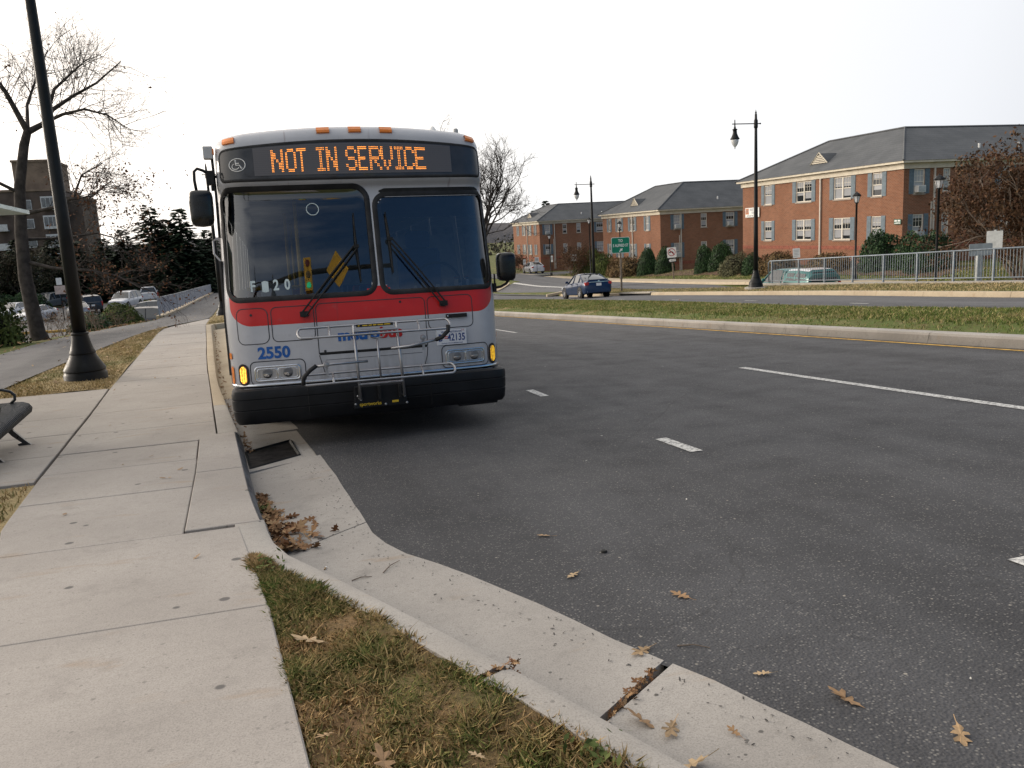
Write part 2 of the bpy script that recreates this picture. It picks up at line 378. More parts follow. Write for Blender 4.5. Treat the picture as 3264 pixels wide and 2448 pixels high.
def terrain(x, y):
    x = np.asarray(x, float); y = np.asarray(y, float)
    # left of the road: verge level, then a bank down to the parking lot
    pe = path_l(y); a = zl(y)+.08; lo = np.minimum(lot(y), a)
    left = a+(lo-a)*sst(0, 1, (pe-.25-x)/(9-8.3*sst(47, 50, y)))
    mid = zroad(x, y)-.20
    ve = zr(y)+.16+.10*sst(20.3, 22.2, x)
    # right: verge, service road, far walk, lawn up to the buildings
    k = 1-sst(34.5, 37.5, y)          # retaining wall keeps the verge high near us
    edge = 23.0
    t1 = np.where(x < edge, ve, ve*(1-sst(edge, edge+.4, x))+zserv(y)*sst(edge, edge+.4, x))
    t2 = ve*(1-sst(21.6, 23.5, x))+zserv(y)*sst(21.6, 23.5, x)
    rgt = t1*k+t2*(1-k)
    rgt = np.where(x > 28, zserv(y)+(zswk(y)-zserv(y))*sst(28.1, 28.35, x), rgt)
    rgt = np.where(x > 30.6, zswk(y)+(zbld(y)-zswk(y))*sst(30.6, 34.5, x), rgt)
    z = np.where(x < kerb_g(y)-.62, left, np.where(x < 20.25, mid, rgt))
    far = sst(250, 900, np.hypot(x, y)); return z*(1-far)+(-9)*far
def Tz(x, y): return float(terrain(x, y))

def strip(name, ys, xa, xb, zf, n, mat, parent=None, smooth=True):
    V = []; F = []
    for y in ys:
        a, b = float(xa(y)), float(xb(y))
        for j in range(n+1):
            x = a+(b-a)*j/n; V.append((x, y, float(zf(x, y))))
    for i in range(len(ys)-1):
        for j in range(n):
            p = i*(n+1)+j; F.append((p, p+1, p+n+2, p+n+1))
    return np_mesh(name, V, F, mat, parent, smooth)
K = lambda c: (lambda y: c)
def rows(a, b, near=.5, grow=1.06):
    r = [a]; s = near
    while r[-1]+s < b: r.append(r[-1]+s); s = min(s*grow, 12)
    return r+[b]

# the one ground sheet to the horizon
gx = np.concatenate([-np.geomspace(1500, 60, 14), np.arange(-55, -10, 3.), np.arange(-10, 2.8, .4), np.arange(3, 20, 1.5),
                     np.arange(20, 36, .2), np.arange(36, 60, 2.), np.geomspace(62, 1500, 14)])
gy = np.concatenate([-np.geomspace(900, 12, 9), np.arange(-10, 50, .8), np.arange(50, 130, 2.), np.geomspace(132, 1800, 18)])
GX, GY = np.meshgrid(gx, gy); GZ = terrain(GX, GY)
nx, ny = len(gx), len(gy)
idx = np.arange(nx*ny).reshape(ny, nx)
F = np.stack([idx[:-1, :-1].ravel(), idx[:-1, 1:].ravel(), idx[1:, 1:].ravel(), idx[1:, :-1].ravel()], 1)
ground = struct(np_mesh('ground', np.stack([GX.ravel(), GY.ravel(), GZ.ravel()], 1), F, Mt['lawn'], None, True))

# carriageways
struct(strip('road', [-14,-10,-6,-4,-3,-2,-1]+[i*.12 for i in range(0,80)]+rows(9.6, 170, .4), gut_o, K(9.93), zroad, 16, Mt['asphalt']))
struct(strip('opposite_road', rows(-14, 170, .6), K(14.42), K(20.12), zroad, 6, Mt['asphalt_far']))
# median between them
def zmed(x, y): return zroad(x, y)+.15+.10*float(sst(10, 11, x)*(1-sst(13.3, 14.3, x)))
struct(strip('median', rows(-14, 64, .6), K(10.12), K(14.25), zmed, 10, Mt['turf_med']))
# side street mouth and service road
struct(strip('service_road', rows(-14, 150, .8), K(23.6), K(28.1), lambda x, y: float(zserv(y))+.03, 3, Mt['asphalt_far']))
struct(strip('side_street', rows(58, 78, .8), K(20.0), K(28.2), lambda x, y: float(zroad(20, y)+(zserv(y)-zroad(20, y))*sst(20, 23.4, x))+.05, 12, Mt['asphalt_far']))
struct(strip('driveway', rows(88, 104, 1), K(28.0), K(60), lambda x, y: Tz(x, y)+.03, 8, Mt['asphalt_far']))
far_walk = sroot('far_pavement')
for i, y in enumerate(np.arange(8, 104, 1.5)):
    m = MB(); zs = [float(zswk(y))+.03, float(zswk(y+1.5))+.03]
    m.add([(28.22,y+.01,zs[0]),(30.6,y+.01,zs[0]),(30.6,y+1.49,zs[1]),(28.22,y+1.49,zs[1]),
           (28.12,y+.01,zs[0]-.16),(30.6,y+.01,zs[0]-.16),(30.6,y+1.49,zs[1]-.16),(28.12,y+1.49,zs[1]-.16)],
          [(0,1,2,3),(0,4,5,1),(1,5,6,2),(2,6,7,3),(3,7,4,0)])
    m.build('slab', Mt['kerb_tan'], far_walk)

# asphalt foot path and verges on our side
struct(strip('path', rows(-12, 200, .8), path_l, path_r, lambda x, y: float(zl(y))+.155+.02*math.sin(x*1.3), 5, Mt['asphalt_path']))
verge = struct(strip('verge', rows(13.0, 27.2, .35), lambda y: float(path_r(y))+.0, lambda y: float(sw_left(y)), lambda x, y: float(zl(y))+.155+.025*math.sin(x*5+y*1.7)*.5, 6, Mt['turf_verge']))
struct(strip('verge', rows(27.3, 170, .8), lambda y: max(float(path_r(y)), float(sw_right(y)) if y < 38 else -99), lambda y: float(kerb_g(y))-.2, lambda x, y: float(zl(y)+(zroad(x,y)-zl(y))*sst(-1,1.5,x))+.15, 6, Mt['turf_verge']))
struct(strip('verge', rows(-12, 6.85, .4), lambda y: float(sw_left(y))-3.2, lambda y: float(sw_left(y))-.005, lambda x, y: float(zl(y))+.14, 4, Mt['turf_verge']))
kerb_b = pl((-12,4.8),(-4,2.72),(-2,2.06),(0,1.42),(.52,1.235),(1.15,.985),(1.69,.785),(2.24,.59),(2.54,.465),(2.84,.345),(3.39,.115),(3.76,-.06),(4.02,-.18),(4.28,-.27),(4.55,-.295),(4.75,-.31))
turf = struct(strip('verge', rows(-3, 4.62, .12, 1.0), lambda y: float(sw_right(y)), lambda y: float(kerb_b(y)), lambda x, y: float(zl(y))+.135+.025*math.sin(7*x+5*y)*math.sin(4*y-3*x), 8, Mt['soil_fg']))

# concrete footway: one slab at a time, joints open between them
pave = sroot('pavement')
strip('joint_bed', rows(-12, 38, .6), sw_left, sw_right, lambda x, y: float(zl(y))+.118, 2, Mt['mulch'], pave)
jy = [-12,-9,-6,-4.4,-3,-1.6,-.3,.72,2.1,3.42,4.77,6.05,7.15,8.1,9.2]+[9.2+1.5*k for k in range(1, 20)]
def slab(parent, a, b, xa, xb, zt, mat, g=.006, name='slab', th=.06, skew=0.0, sub=4):
    n = sub; ys = [a+g+(b-a-2*g)*i/n for i in range(n+1)]
    L = [(float(xa(y))+g, y, zt(y)) for y in ys]; Rr = [(float(xb(y))-g, y+skew, zt(y)) for y in ys]
    top = L+Rr[::-1]; k = len(top); m = MB()
    dz = rnd.uniform(-.003, .003)
    top = [(x, y, z+dz) for x, y, z in top]
    ins = .006
    cx = sum(p[0] for p in top)/k; cy_ = sum(p[1] for p in top)/k
    t2 = [(x+(ins if x < cx else -ins), y+(ins if y < cy_ else -ins)*(1 if i in (0, n, n+1, k-1) else 0), z+.004) for i, (x, y, z) in enumerate(top)]
    low = [(x, y, z-th) for x, y, z in top]
    m.add(t2+top+low, [tuple(range(k))[::-1]]+[(i, (i+1) % k, k+(i+1) % k, k+i) for i in range(k)]+[(k+i, k+(i+1) % k, 2*k+(i+1) % k, 2*k+i) for i in range(k)])
    me = m.mesh(name, fix=True); return mk(name, me, mat, parent)
zt = lambda y: float(zl(y))+.15
for a, b in zip(jy[:-1], jy[1:]):
    if a >= 38: continue
    slab(pave, a, b, sw_left, (lambda y, a=a, b=b: sw_right(min(max(y, a+.02), b-.02))), zt, Mt['walk'], .009 if rnd.random() < .4 else .005, skew=-.03)
# the waiting pad by the bench
for x0, x1 in ((-6.4, -4.2), (-4.2, None)):
    for a, b in ((6.9, 8.1), (8.1, 9.35), (9.35, 10.6), (10.6, 11.85), (11.85, 13.0)):
        xa = (lambda y, x0=x0: x0); xb = (lambda y, x1=x1: x1 if x1 else float(sw_left(y))-.012)
        slab(pave, a, b, xa, xb, zt, Mt['walk'], .005)
strip('joint_bed', rows(6.9, 13.0, .6), K(-6.4), sw_left, lambda x, y: float(zl(y))+.115, 2, Mt['mulch'], pave)
# storm inlet top slab between the joint and the steel kerb face
kt = pl((4.76,-.185),(5.5,-.265),(7.1,-.385),(8.34,-.475))
slab(pave, 4.79, 6.5, lambda y: float(sw_right(max(y, 4.79)))-.004, kt, zt, Mt['walk'], .004)
slab(pave, 6.5, 8.34, lambda y: float(sw_right(min(y, 8.33)))-.004, kt, zt, Mt['walk'], .004)

# kerbs: stones with open joints
def kerb_run(root, st, mat, h=.15, lip=.045, name='kerb_stone', zfun=None, gap=.006, z0=-.12):
    """st: list of ((gx,gy),(bx,by)) stations; one stone"""
    zf = zfun or (lambda x, y: float(zl(y)))
    P = []
    for (g, b) in st:
        z = zf(*g); d = Vector((b[0]-g[0], b[1]-g[1])).normalized()
        P.append([(g[0], g[1], z+z0), (g[0], g[1], z+.0), (g[0]+d.x*lip*.55, g[1]+d.y*lip*.55, z+h*.72), (g[0]+d.x*lip*.8, g[1]+d.y*lip*.8, z+h*.93), (g[0]+d.x*(lip+.03), g[1]+d.y*(lip+.03), z+h), (b[0], b[1], z+h+.002), (b[0], b[1], z+z0)])
    m = MB(); m.grid(P); n = 7
    m.f.append(tuple(range(n))); m.f.append(tuple((len(P)-1)*n+j for j in range(n))[::-1]); m.m += [0, 0]
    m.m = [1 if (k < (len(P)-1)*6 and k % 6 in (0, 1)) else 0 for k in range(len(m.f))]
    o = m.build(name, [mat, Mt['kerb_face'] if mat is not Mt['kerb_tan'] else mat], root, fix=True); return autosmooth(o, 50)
kerb = sroot('kerb')
S1 = [((-.14,4.85),(-.335,4.82)),((-.13,4.72),(-.325,4.68)),((-.115,4.55),(-.305,4.50)),((-.09,4.36),(-.27,4.28)),((-.02,4.10),(-.18,4.02)),((.09,3.85),(-.06,3.76)),((.26,3.45),(.115,3.39)),((.49,2.9),(.345,2.84)),((.61,2.6),(.465,2.54)),((.655,2.485),(.51,2.42))]
S2 = [((.667,2.455),(.522,2.39)),((.73,2.3),(.59,2.24)),((.93,1.75),(.785,1.69)),((1.13,1.2),(.985,1.15)),((1.38,.57),(1.235,.52))]
S3 = [((1.39,.55),(1.24,.50)),((1.58,0),(1.43,-.05)),((2.23,-2),(2.08,-2.05))]
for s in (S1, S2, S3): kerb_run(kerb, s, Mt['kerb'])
bay = [8.36, 10.4, 13.4, 16.4, 19.4, 22.4, 24.6, 26.9]
for a, b in zip(bay[:-1], bay[1:]):
    ys = np.linspace(a+.004, b-.004, 4)
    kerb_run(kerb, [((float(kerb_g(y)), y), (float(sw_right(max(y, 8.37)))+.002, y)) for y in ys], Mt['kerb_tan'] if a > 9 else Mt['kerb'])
ret = [27.0, 30, 33, 36, 39, 42]+list(range(45, 171, 3))
for a, b in zip(ret[:-1], ret[1:]):
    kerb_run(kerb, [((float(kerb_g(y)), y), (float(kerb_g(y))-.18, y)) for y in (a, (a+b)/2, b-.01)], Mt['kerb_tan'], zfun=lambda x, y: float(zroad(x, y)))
# steel-faced kerb at the storm inlet
sm_ = MB(); ys = np.linspace(4.86, 8.34, 8)
gs = pl((4.86,-.14),(5.5,-.205),(7.1,-.325),(8.34,-.412))
sm_.grid([[(float(gs(y)), y, zl(y)-.05), (float(gs(y))-.03, y, zl(y)+.10), (float(gs(y))-.055, y, zl(y)+.147), (float(kt(y))-.005, y, zl(y)+.1535)] for y in ys])
steel_face = autosmooth(sm_.build('steel_edging', plain('worn_steel_edging', (.16,.17,.19), .45, .6, var=.25, scale=5), kerb), 60)

# gutter pan, slab by slab, and the storm grate
gut = sroot('gutter')
def gz(x, y, g=None):
    a, b = float(kerb_g(y)), float(gut_o(y)); t = min(1, max(0, (x-a)/(b-a+1e-6))); return float(zroad(x, y))-.028*(1-t)+.003
def gslab(A, B, mat=Mt['gutter'], n=10, jag=True):
    """A,B: joint lines ((xk,yk),(xo,yo)) nearer / farther"""
    P = []
    for i in range(n+1):
        t = i/n; a = [A[0][k]*(1-t)+B[0][k]*t for k in (0, 1)]; b = [A[1][k]*(1-t)+B[1][k]*t for k in (0, 1)]
        a[0] = float(kerb_g(a[1]))-.02; b[0] = float(gut_o(b[1]))+.03+(rnd.uniform(-.007, .009) if jag and 0 < i < n else 0)
        P.append([(a[0]+(b[0]-a[0])*s, a[1]+(b[1]-a[1])*s, 0) for s in (0, .25, .5, .75, 1)])
    P = [[(x, y, gz(x, y)) for x, y, _ in r] for r in P]
    k = len(P); m = MB(); m.grid(P)
    bot = [[(x, y, z-.1) for x, y, z in r] for r in P]; m.grid([P[0], bot[0]]); m.grid([bot[-1], P[-1]]); m.grid([[r[-1] for r in P], [r[-1] for r in bot]])
    return autosmooth(m.build('slab', mat, gut, fix=True), 50)
J = [((2.3,-2),(2.75,-2)),((1.46,.67),(1.85,.8)),((.80,2.17),(1.20,2.50)),((.79,2.20),(1.195,2.535)),((-.04,4.58),(.39,4.97)),((-.31,7.06),(.24,7.42))]
gslab(J[0], J[1]); gslab(J[1], J[2]); gslab(J[3], ((-.035,4.565),(.392,4.955))); gslab(J[4], ((-.31,7.05),(.245,7.41)))
for a, b in ((8.98, 12), (12, 15), (15, 18), (18, 21), (21, 24), (24, 26.7)):
    gslab(((0,a+.006),(0,a+.006)), ((0,b-.006),(0,b-.006)), Mt['kerb_tan'] if a > 11 else Mt['gutter'])
strip('joint_bed', rows(-2, 26.7, .5), lambda y: float(kerb_g(y))-.02, lambda y: float(gut_o(y))-.03, lambda x, y: gz(x, y)-.035, 2, Mt['mulch'], gut)
# inlet apron with the sunk grate (opening -.35..-.37 to .05...13)
gr_c = [(-.32,7.22),(.10,7.58),(.03,8.42),(-.385,8.02)]   # grate corners near-left, near-right, far-right, far-left
ap_c = [(-.335,7.08),(.285,7.44),(.145,8.96),(-.47,8.96)]
m = MB(); zz = lambda p, d=0: (p[0], p[1], float(zroad(p[0], p[1]))-.012+d)
for i in range(4):
    j = (i+1) % 4; m.quad(zz(ap_c[i]), zz(ap_c[j]), zz(gr_c[j]), zz(gr_c[i]))
    m.quad(zz(gr_c[i]), zz(gr_c[j]), zz(gr_c[j], -.5), zz(gr_c[i], -.5)); m.quad(zz(ap_c[j]), zz(ap_c[i]), zz(ap_c[i], -.15), zz(ap_c[j], -.15))
m.quad(*[zz(p, -.5) for p in gr_c])
m.build('inlet_apron', Mt['gutter'], gut, fix=True)
grate = thing('storm_drain_grate', 'dark iron storm drain grate in the gutter under the bus bumper', 'drain grate')
A, B_, C_, D_ = [Vector(zz(p, -.004)) for p in gr_c]
fr = MB()
for a, b in ((A, B_), (B_, C_), (C_, D_), (D_, A)): fr.tube([a, b], .016, 4)
fr.build('frame', Mt['blackmatte'], grate)
gm = plain('rusty_iron', (.035,.03,.027), .7, .3, var=.4)
for i in range(17):
    t = (i+.5)/17; p = A.lerp(D_, t); q = B_.lerp(C_, t); b = MB(); d = (q-p).normalized(); n_ = Vector((-d.y, d.x, 0))*.011
    b.prism([p-n_-Vector((0,0,.05)), p+n_-Vector((0,0,.05)), p+n_, p-n_], q-p); b.build('bar', gm, grate)
# median kerbs and the far kerb, in long cast lengths
mk_ = sroot('median_kerb')
def long_kerb(root, xg, xb, y0, y1, L, mat, h=.16, zf=zroad):
    y = y0
    while y < y1:
        ys = np.linspace(y+.006, min(y+L, y1)-.006, 3)
        kerb_run(root, [((xg, t), (xb, t)) for t in ys], mat, h, zfun=lambda x, yy: float(zf(x, yy))); y += L
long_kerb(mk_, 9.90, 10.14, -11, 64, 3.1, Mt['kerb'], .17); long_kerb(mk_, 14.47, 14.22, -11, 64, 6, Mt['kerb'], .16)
fk = sroot('far_kerb')
long_kerb(fk, 20.10, 20.34, -11, 42.0, 3.3, Mt['kerb_tan'], .16); long_kerb(fk, 20.10, 20.34, 46.4, 57, 3.3, Mt['kerb_tan'], .16); long_kerb(fk, 20.10, 20.34, 79, 150, 3.3, Mt['kerb_tan'], .16)
# curb inlet in the far kerb: dark slot under a concrete lintel
ci = thing('kerb_inlet', 'concrete kerb drain inlet with a long dark slot beside the green sign', 'kerb drain')
z0 = [float(zr(y)) for y in (42.0, 46.4)]
m = MB(); m.add([(20.08,42.02,z0[0]+.11),(20.08,46.38,z0[1]+.11),(20.9,46.38,z0[1]+.11),(20.9,42.02,z0[0]+.11),(20.08,42.02,z0[0]+.19),(20.08,46.38,z0[1]+.19),(20.9,46.38,z0[1]+.19),(20.9,42.02,z0[0]+.19)], [(0,3,2,1),(4,5,6,7),(0,1,5,4),(1,2,6,5),(2,3,7,6),(3,0,4,7)])
m.build('lintel', Mt['stone'], ci)
m = MB(); m.add([(20.2,42.02,z0[0]-.2),(20.2,46.38,z0[1]-.2),(20.5,46.38,z0[1]-.2),(20.5,42.02,z0[0]-.2),(20.2,42.02,z0[0]+.109),(20.2,46.38,z0[1]+.109),(20.5,46.38,z0[1]+.109),(20.5,42.02,z0[0]+.109)], [(0,3,2,1),(4,5,6,7),(0,1,5,4),(1,2,6,5),(2,3,7,6),(3,0,4,7)])
m.build('throat', Mt['blackmatte'], ci)

# painted lines, 4 mm sheets on the asphalt
marks = sroot('road_markings')
def mark(y0, y1, x0, x1, mat=Mt['whiteline'], zf=zroad, name='painted_line', dz=.005, n=None):
    ys = np.linspace(y0, y1, n or max(2, int((y1-y0)/1.2)+1)); strip(name, list(ys), lambda y: x0, lambda y: x1, lambda x, y: float(zf(x, y))+dz, 2, mat, marks)
mark(2.14, 2.79, 3.065, 3.175, n=3)
for y in (5.62, 9.37): mark(y, y+.63, 3.0, 3.105, n=3)
for y in (-.5, -3.5, 12.5, 15.6, 18.7, 21.8): mark(y, y+.62, 2.99, 3.11, n=3)
for y0 in (-8, 1.05, 21.3, 33.5, 45.7, 57.9): mark(y0, y0+(9.05 if y0 == 1.05 else 3.1), 6.14, 6.26)
mark(-11, 64, 9.66, 9.76, Mt['yellowline'], n=60)
for y0 in (21, 27, 33, 39, 45): mark(y0, y0+.8, 17.15, 17.25)
sz = lambda x, y: float(zroad(20, y)+(zserv(y)-zroad(20, y))*sst(20, 23.4, x))+.05
for yc, s_ in ((58.2, 1), (78.8, -1)):
    m = MB(); P = [(21.0+1.5*math.cos(a), yc+s_*1.6*math.sin(a)) for a in np.linspace(0, math.pi, 13)]; m.prism([(x, y, sz(x, y)-.05) for x, y in P], (0, 0, .17)); struct(m.build('island_nose', Mt['kerb_tan']))
mark(59, 78, 20.7, 20.95, zf=sz, n=14); mark(59, 78, 22.6, 22.85, zf=sz, n=14); mark(60, 66, 24.6, 24.8, zf=sz, n=5)

# ---------------------------------------------------------------- the bus
th = math.atan(.045); ro = .011
BM = Matrix.Translation((.862, 7.80, -.505)) @ Euler((-th, ro, 0)).to_matrix().to_4x4()
bus = thing('city_bus', 'silver and red city bus facing us at the kerb, its sign reading NOT IN SERVICE', 'bus')
bus.matrix_world = BM @ Matrix.Diagonal((1.018, 1, 1, 1))
_yp = np.array([(.2,.16),(.30,.14),(.62,.12),(1.2,.13),(1.40,.15),(2.36,.335),(2.42,.33),(2.455,.285),(2.49,.255),(2.54,.26),(2.80,.285),(2.90,.30),(2.95,.325),(2.985,.37),(3.005,.44),(3.02,.56),(3.03,.8)])
def yprof(z): return float(sum(np.interp(z+k, _yp[:, 0], _yp[:, 1]) for k in (-.012, 0, .012))/3)
RC = .26
def hw(z): return float(np.interp(z, [.2,.6,1.3,2.3,2.75,2.90,2.96,3.0,3.03], [1.265,1.285,1.29,1.262,1.252,1.245,1.225,1.19,1.10]))
def bs(u, z):
    w = hw(z)-RC; a = abs(u); s = 1 if u >= 0 else -1; y0 = yprof(z)
    if a <= w: x, y = a, y0+.05*(a/w)**2
    elif a <= w+RC*math.pi/2:
        t = (a-w)/RC; x, y = w+RC*math.sin(t), y0+.05+RC*(1-math.cos(t))
    else: x, y = w+RC, y0+.05+RC+(a-w-RC*math.pi/2)
    zz_ = z-.075*(min(x, 1.2)/1.2)**2*float(sst(2.5, 2.92, z))
    return Vector((s*x, y, zz_))
def bsn(u, z, off=0.0):
    p = bs(u, z)
    if not off: return p
    e = .01; n = (bs(u+e, z)-bs(u-e, z)).cross(bs(u, z+e)-bs(u, z-e)).normalized()
    return p+n*off            # n points forward (-y)
def rrect(u0, u1, z0, z1, r, n=6):
    P = []
    rr = r if isinstance(r, tuple) else (r,)*4
    for (cx, cz, a0, q) in ((u1-rr[0], z0+rr[0], -90, rr[0]), (u1-rr[1], z1-rr[1], 0, rr[1]), (u0+rr[2], z1-rr[2], 90, rr[2]), (u0+rr[3], z0+rr[3], 180, rr[3])):
        for k in range(n+1):
            a = R(a0+90*k/n); P.append((cx+q*math.cos(a), cz+q*math.sin(a)))
    return P
def dens(P, d=.06):
    Q = []
    for i, p in enumerate(P):
        q = P[(i+1) % len(P)]; L = math.hypot(q[0]-p[0], q[1]-p[1]); k = max(1, int(L/d))
        Q += [(p[0]+(q[0]-p[0])*j/k, p[1]+(q[1]-p[1])*j/k) for j in range(k)]
    return Q
def inpoly(x, y, P):
    c = False; j = len(P)-1
    for i in range(len(P)):
        if (P[i][1] > y) != (P[j][1] > y) and x < (P[j][0]-P[i][0])*(y-P[i][1])/(P[j][1]-P[i][1])+P[i][0]: c = not c
        j = i
    return c
def patch(name, P, mat, off=.003, parent=bus, cell=.05, smooth=True):
    """panel with outline P (u,z) laid on the bus skin: bmesh fill by clipped grid"""
    us = [p[0] for p in P]; zs = [p[1] for p in P]
    u0, u1, z0, z1 = min(us), max(us), min(zs), max(zs)
    nu = max(2, int((u1-u0)/cell)); b = bmesh.new()
    # vertical strips: for each column find z-range (outline is convex)
    Q = dens(P, .02); cols = []
    for i in range(nu+1):
        u = u0+(u1-u0)*(i/nu); u = min(max(u, u0+1e-4), u1-1e-4); lo = []
        for k in range(len(P)):
            a, c = P[k], P[(k+1) % len(P)]
            if (a[0]-u)*(c[0]-u) <= 0 and abs(a[0]-c[0]) > 1e-9: lo.append(a[1]+(c[1]-a[1])*(u-a[0])/(c[0]-a[0]))
        if not lo: lo = [z0, z1]
        cols.append((u, min(lo), max(lo)))
    nz = max(2, int((z1-z0)/cell))
    m = MB(); m.grid([[bsn(u, a+(c-a)*j/nz, off) for j in range(nz+1)] for u, a, c in cols])
    return m.build(name, mat, parent, smooth=smooth)
def ribbon(name, P, w, mat, off=.002, parent=bus, closed=True, round_=False):
    Q = dens(P, .04) if closed else P
    pts = [bsn(u, z, off) for u, z in Q]; m = MB()
    if round_: m.tube(pts, w/2, 6, closed=closed, cap=not closed)
    else:
        k = len(Q); rowsP = []
        for i in range(k):
            a = Q[i-1] if (closed or i > 0) else Q[i]; c = Q[(i+1) % k] if (closed or i < k-1) else Q[i]
            d = Vector((c[0]-a[0], c[1]-a[1])); d = d.normalized() if d.length > 0 else Vector((1, 0)); n = Vector((-d.y, d.x))*w/2
            rowsP.append([bsn(Q[i][0]-n.x, Q[i][1]-n.y, off), bsn(Q[i][0], Q[i][1], off+w*.25), bsn(Q[i][0]+n.x, Q[i][1]+n.y, off)])
        m.grid(rowsP, closed_u=closed)
    return m.build(name, mat, parent, smooth=True)
# paint: silver with a red band across the front (rounded lower corners), slightly dirty below
t = NT('bus_paint'); o = t.obj(); sx = t.n('ShaderNodeSeparateXYZ'); t.l(o, sx.inputs[0])
ax = t.mul(sx.outputs[0], 0, 'ABSOLUTE')
dx = t.mul(t.mul(ax, 1.055, 'SUBTRACT'), 0, 'MAXIMUM'); dz = t.mul(t.mul(1.345, sx.outputs[2], 'SUBTRACT'), 0, 'MAXIMUM')
d2 = t.mul(t.mul(t.mul(dx, 2, 'POWER'), t.mul(dz, 2, 'POWER'), 'ADD'), .5, 'POWER')
inb = t.mul(t.mul(d2, .183, 'LESS_THAN'), t.mul(t.mul(sx.outputs[1], .62, 'LESS_THAN'), t.mul(sx.outputs[2], 1.47, 'LESS_THAN')))
nz = t.noise(o, 2.2, 5)
sil = t.mix(t.rng(nz, .3, .7), (.435,.437,.46), (.505,.507,.528)); red = t.mix(t.rng(nz, .3, .7), (.50,.010,.009), (.58,.016,.013))
c = t.mix(inb, sil, red)
low = t.rng(sx.outputs[2], 1.0, .35); streak = t.noise(t.scaled(o, (14, 2, 1.3)), 1.2, 4)
c = t.mix(t.mul(t.rng(streak, .42, .72, 0, .62), low), c, (.13,.12,.105))
c = t.mix(t.mul(t.rng(t.noise(t.scaled(o, (26, 2, 1.0)), 1.0, 3), .64, .74, 0, .35), t.rng(sx.outputs[2], 1.05, 1.4)), c, (.12,.03,.03))
c = t.mix(t.rng(t.noise(o, 9, 6, .7), .58, .78, 0, .30), c, (.16,.15,.14))
t.col(c); t.rough(t.rng(nz, .3, .7, .30, .42)); t.b.inputs['Coat Weight'].default_value = .15; t.b.inputs['Coat Roughness'].default_value = .12
Mt['bus'] = t.m
WL = rrect(-1.285, .085, 1.405, 2.425, (.11,.13,.12,.14), 7)
WR = rrect(.150, 1.305, 1.400, 2.345, (.13,.12,.12,.10), 7)
wl_i = rrect(-1.265, .065, 1.425, 2.405, .10); wr_i = rrect(.170, 1.285, 1.42, 2.325, .10)
U1 = 1.03+RC*math.pi/2
SWN = [(.22,1.25),(1.45,2.85),(3.0,4.4),(4.55,5.95),(6.1,7.5),(7.65,9.05),(9.2,10.6)]
SOFF = [.10]+[v for w_ in SWN for v in w_]+[11.6]
ug = sorted(set(list(np.arange(-U1, U1+.001, .024))+[s_*(U1+t_) for s_ in (-1, 1) for t_ in SOFF]))
zg = list(np.arange(.30, 2.40, .028))+list(np.arange(2.40, 2.62, .014))+list(np.arange(2.62, 3.031, .0205))
m = MB(); Pg = [[bs(u, z) for z in zg] for u in ug]
def skip(i, j):
    u = (ug[i]+ug[i+1])/2; z = (zg[j]+zg[j+1])/2
    if abs(u) > U1: return any(a < abs(u)-U1 < b for a, b in SWN) and (.60 if (u < 0 and abs(u)-U1 < 1.3) else 1.47) < z < 2.33
    return inpoly(u, z, wl_i) or inpoly(u, z, wr_i)
m.grid(Pg, skip=skip)
back = [Pg[0][j] for j in range(len(zg))], [Pg[-1][j] for j in range(len(zg))]
m.grid([back[0], [Vector((-.4, p.y, p.z)) for p in back[0]], [Vector((.4, p.y, p.z)) for p in back[0]], back[1]])
body = m.build('body', Mt['bus'], bus, smooth=True)
# roof skin closes the shell from the top edge of the front
m = MB(); top = [Pg[i][-1] for i in range(len(ug))]; half = len(top)//2
L_ = top[:half+1][::-1]; R_ = top[half:] if len(top) % 2 else top[half-1:]
k = min(len(L_), len(R_)); m.grid([[L_[i].lerp(R_[i], s)+Vector((0, 0, .02*math.sin(math.pi*s)*min(1, i/8))) for s in np.linspace(0, 1, 9)] for i in range(k)])
m.build('roof', Mt['bus'], bus, smooth=True)
# windshields with rubber gaskets
for P, nm in ((WL, 'windshield'), (WR, 'windshield')):
    w = patch(nm, P, Mt['windshield'], -.012, cell=.06)
    ribbon('gasket', P, .05, Mt['rubber'], .001, parent=w)
# tinted eyebrow above driver windshield
patch('sun_visor', rrect(.22, 1.22, 2.13, 2.335, .03, 3), Mt['blackmatte'], -.06)
patch('sun_visor_band', rrect(.20, 1.22, 2.345, 2.40, .02, 3), Mt['blackmatte'], .002)
# destination sign: dark curved glass, grey display, amber LED dots
signP = rrect(-1.245, 1.255, 2.50, 2.845, (.055,.07,.07,.055), 5)
sg = plain('sign_glass', (.035,.036,.038), .12, var=.15, spec=.6)
Mt['sign'] = sg
ds = patch('destination_sign', signP, sg, .004, cell=.045)
ribbon('gasket', signP, .028, Mt['rubber'], .003, parent=ds)
disp = NT('display_panel'); oo = disp.obj(); s3 = disp.n('ShaderNodeSeparateXYZ'); disp.l(oo, s3.inputs[0])
wv = disp.mul(disp.mul(s3.outputs[2], 330.), 0, 'SINE'); disp.col(disp.mix(disp.rng(wv, .6, 1, 0, .5), (.105,.10,.105), (.06,.06,.062))); disp.rough(.3)
patch('display', [(-.91,2.535),(.915,2.535),(.915,2.825),(-.91,2.825)], disp.m, .007, parent=ds, cell=.05)
F57 = {'N':['10001','11001','11001','10101','10011','10011','10001'],'O':['01110','10001','10001','10001','10001','10001','01110'],'T':['11111','00100','00100','00100','00100','00100','00100'],
 'I':['01110','00100','00100','00100','00100','00100','01110'],'S':['01110','10001','10000','01110','00001','10001','01110'],'E':['11111','10000','10000','11110','10000','10000','11111'],
 'R':['11110','10001','10001','11110','10100','10010','10001'],'V':['10001','10001','10001','10001','01010','01010','00100'],'C':['01110','10001','10000','10000','10000','10001','01110']}
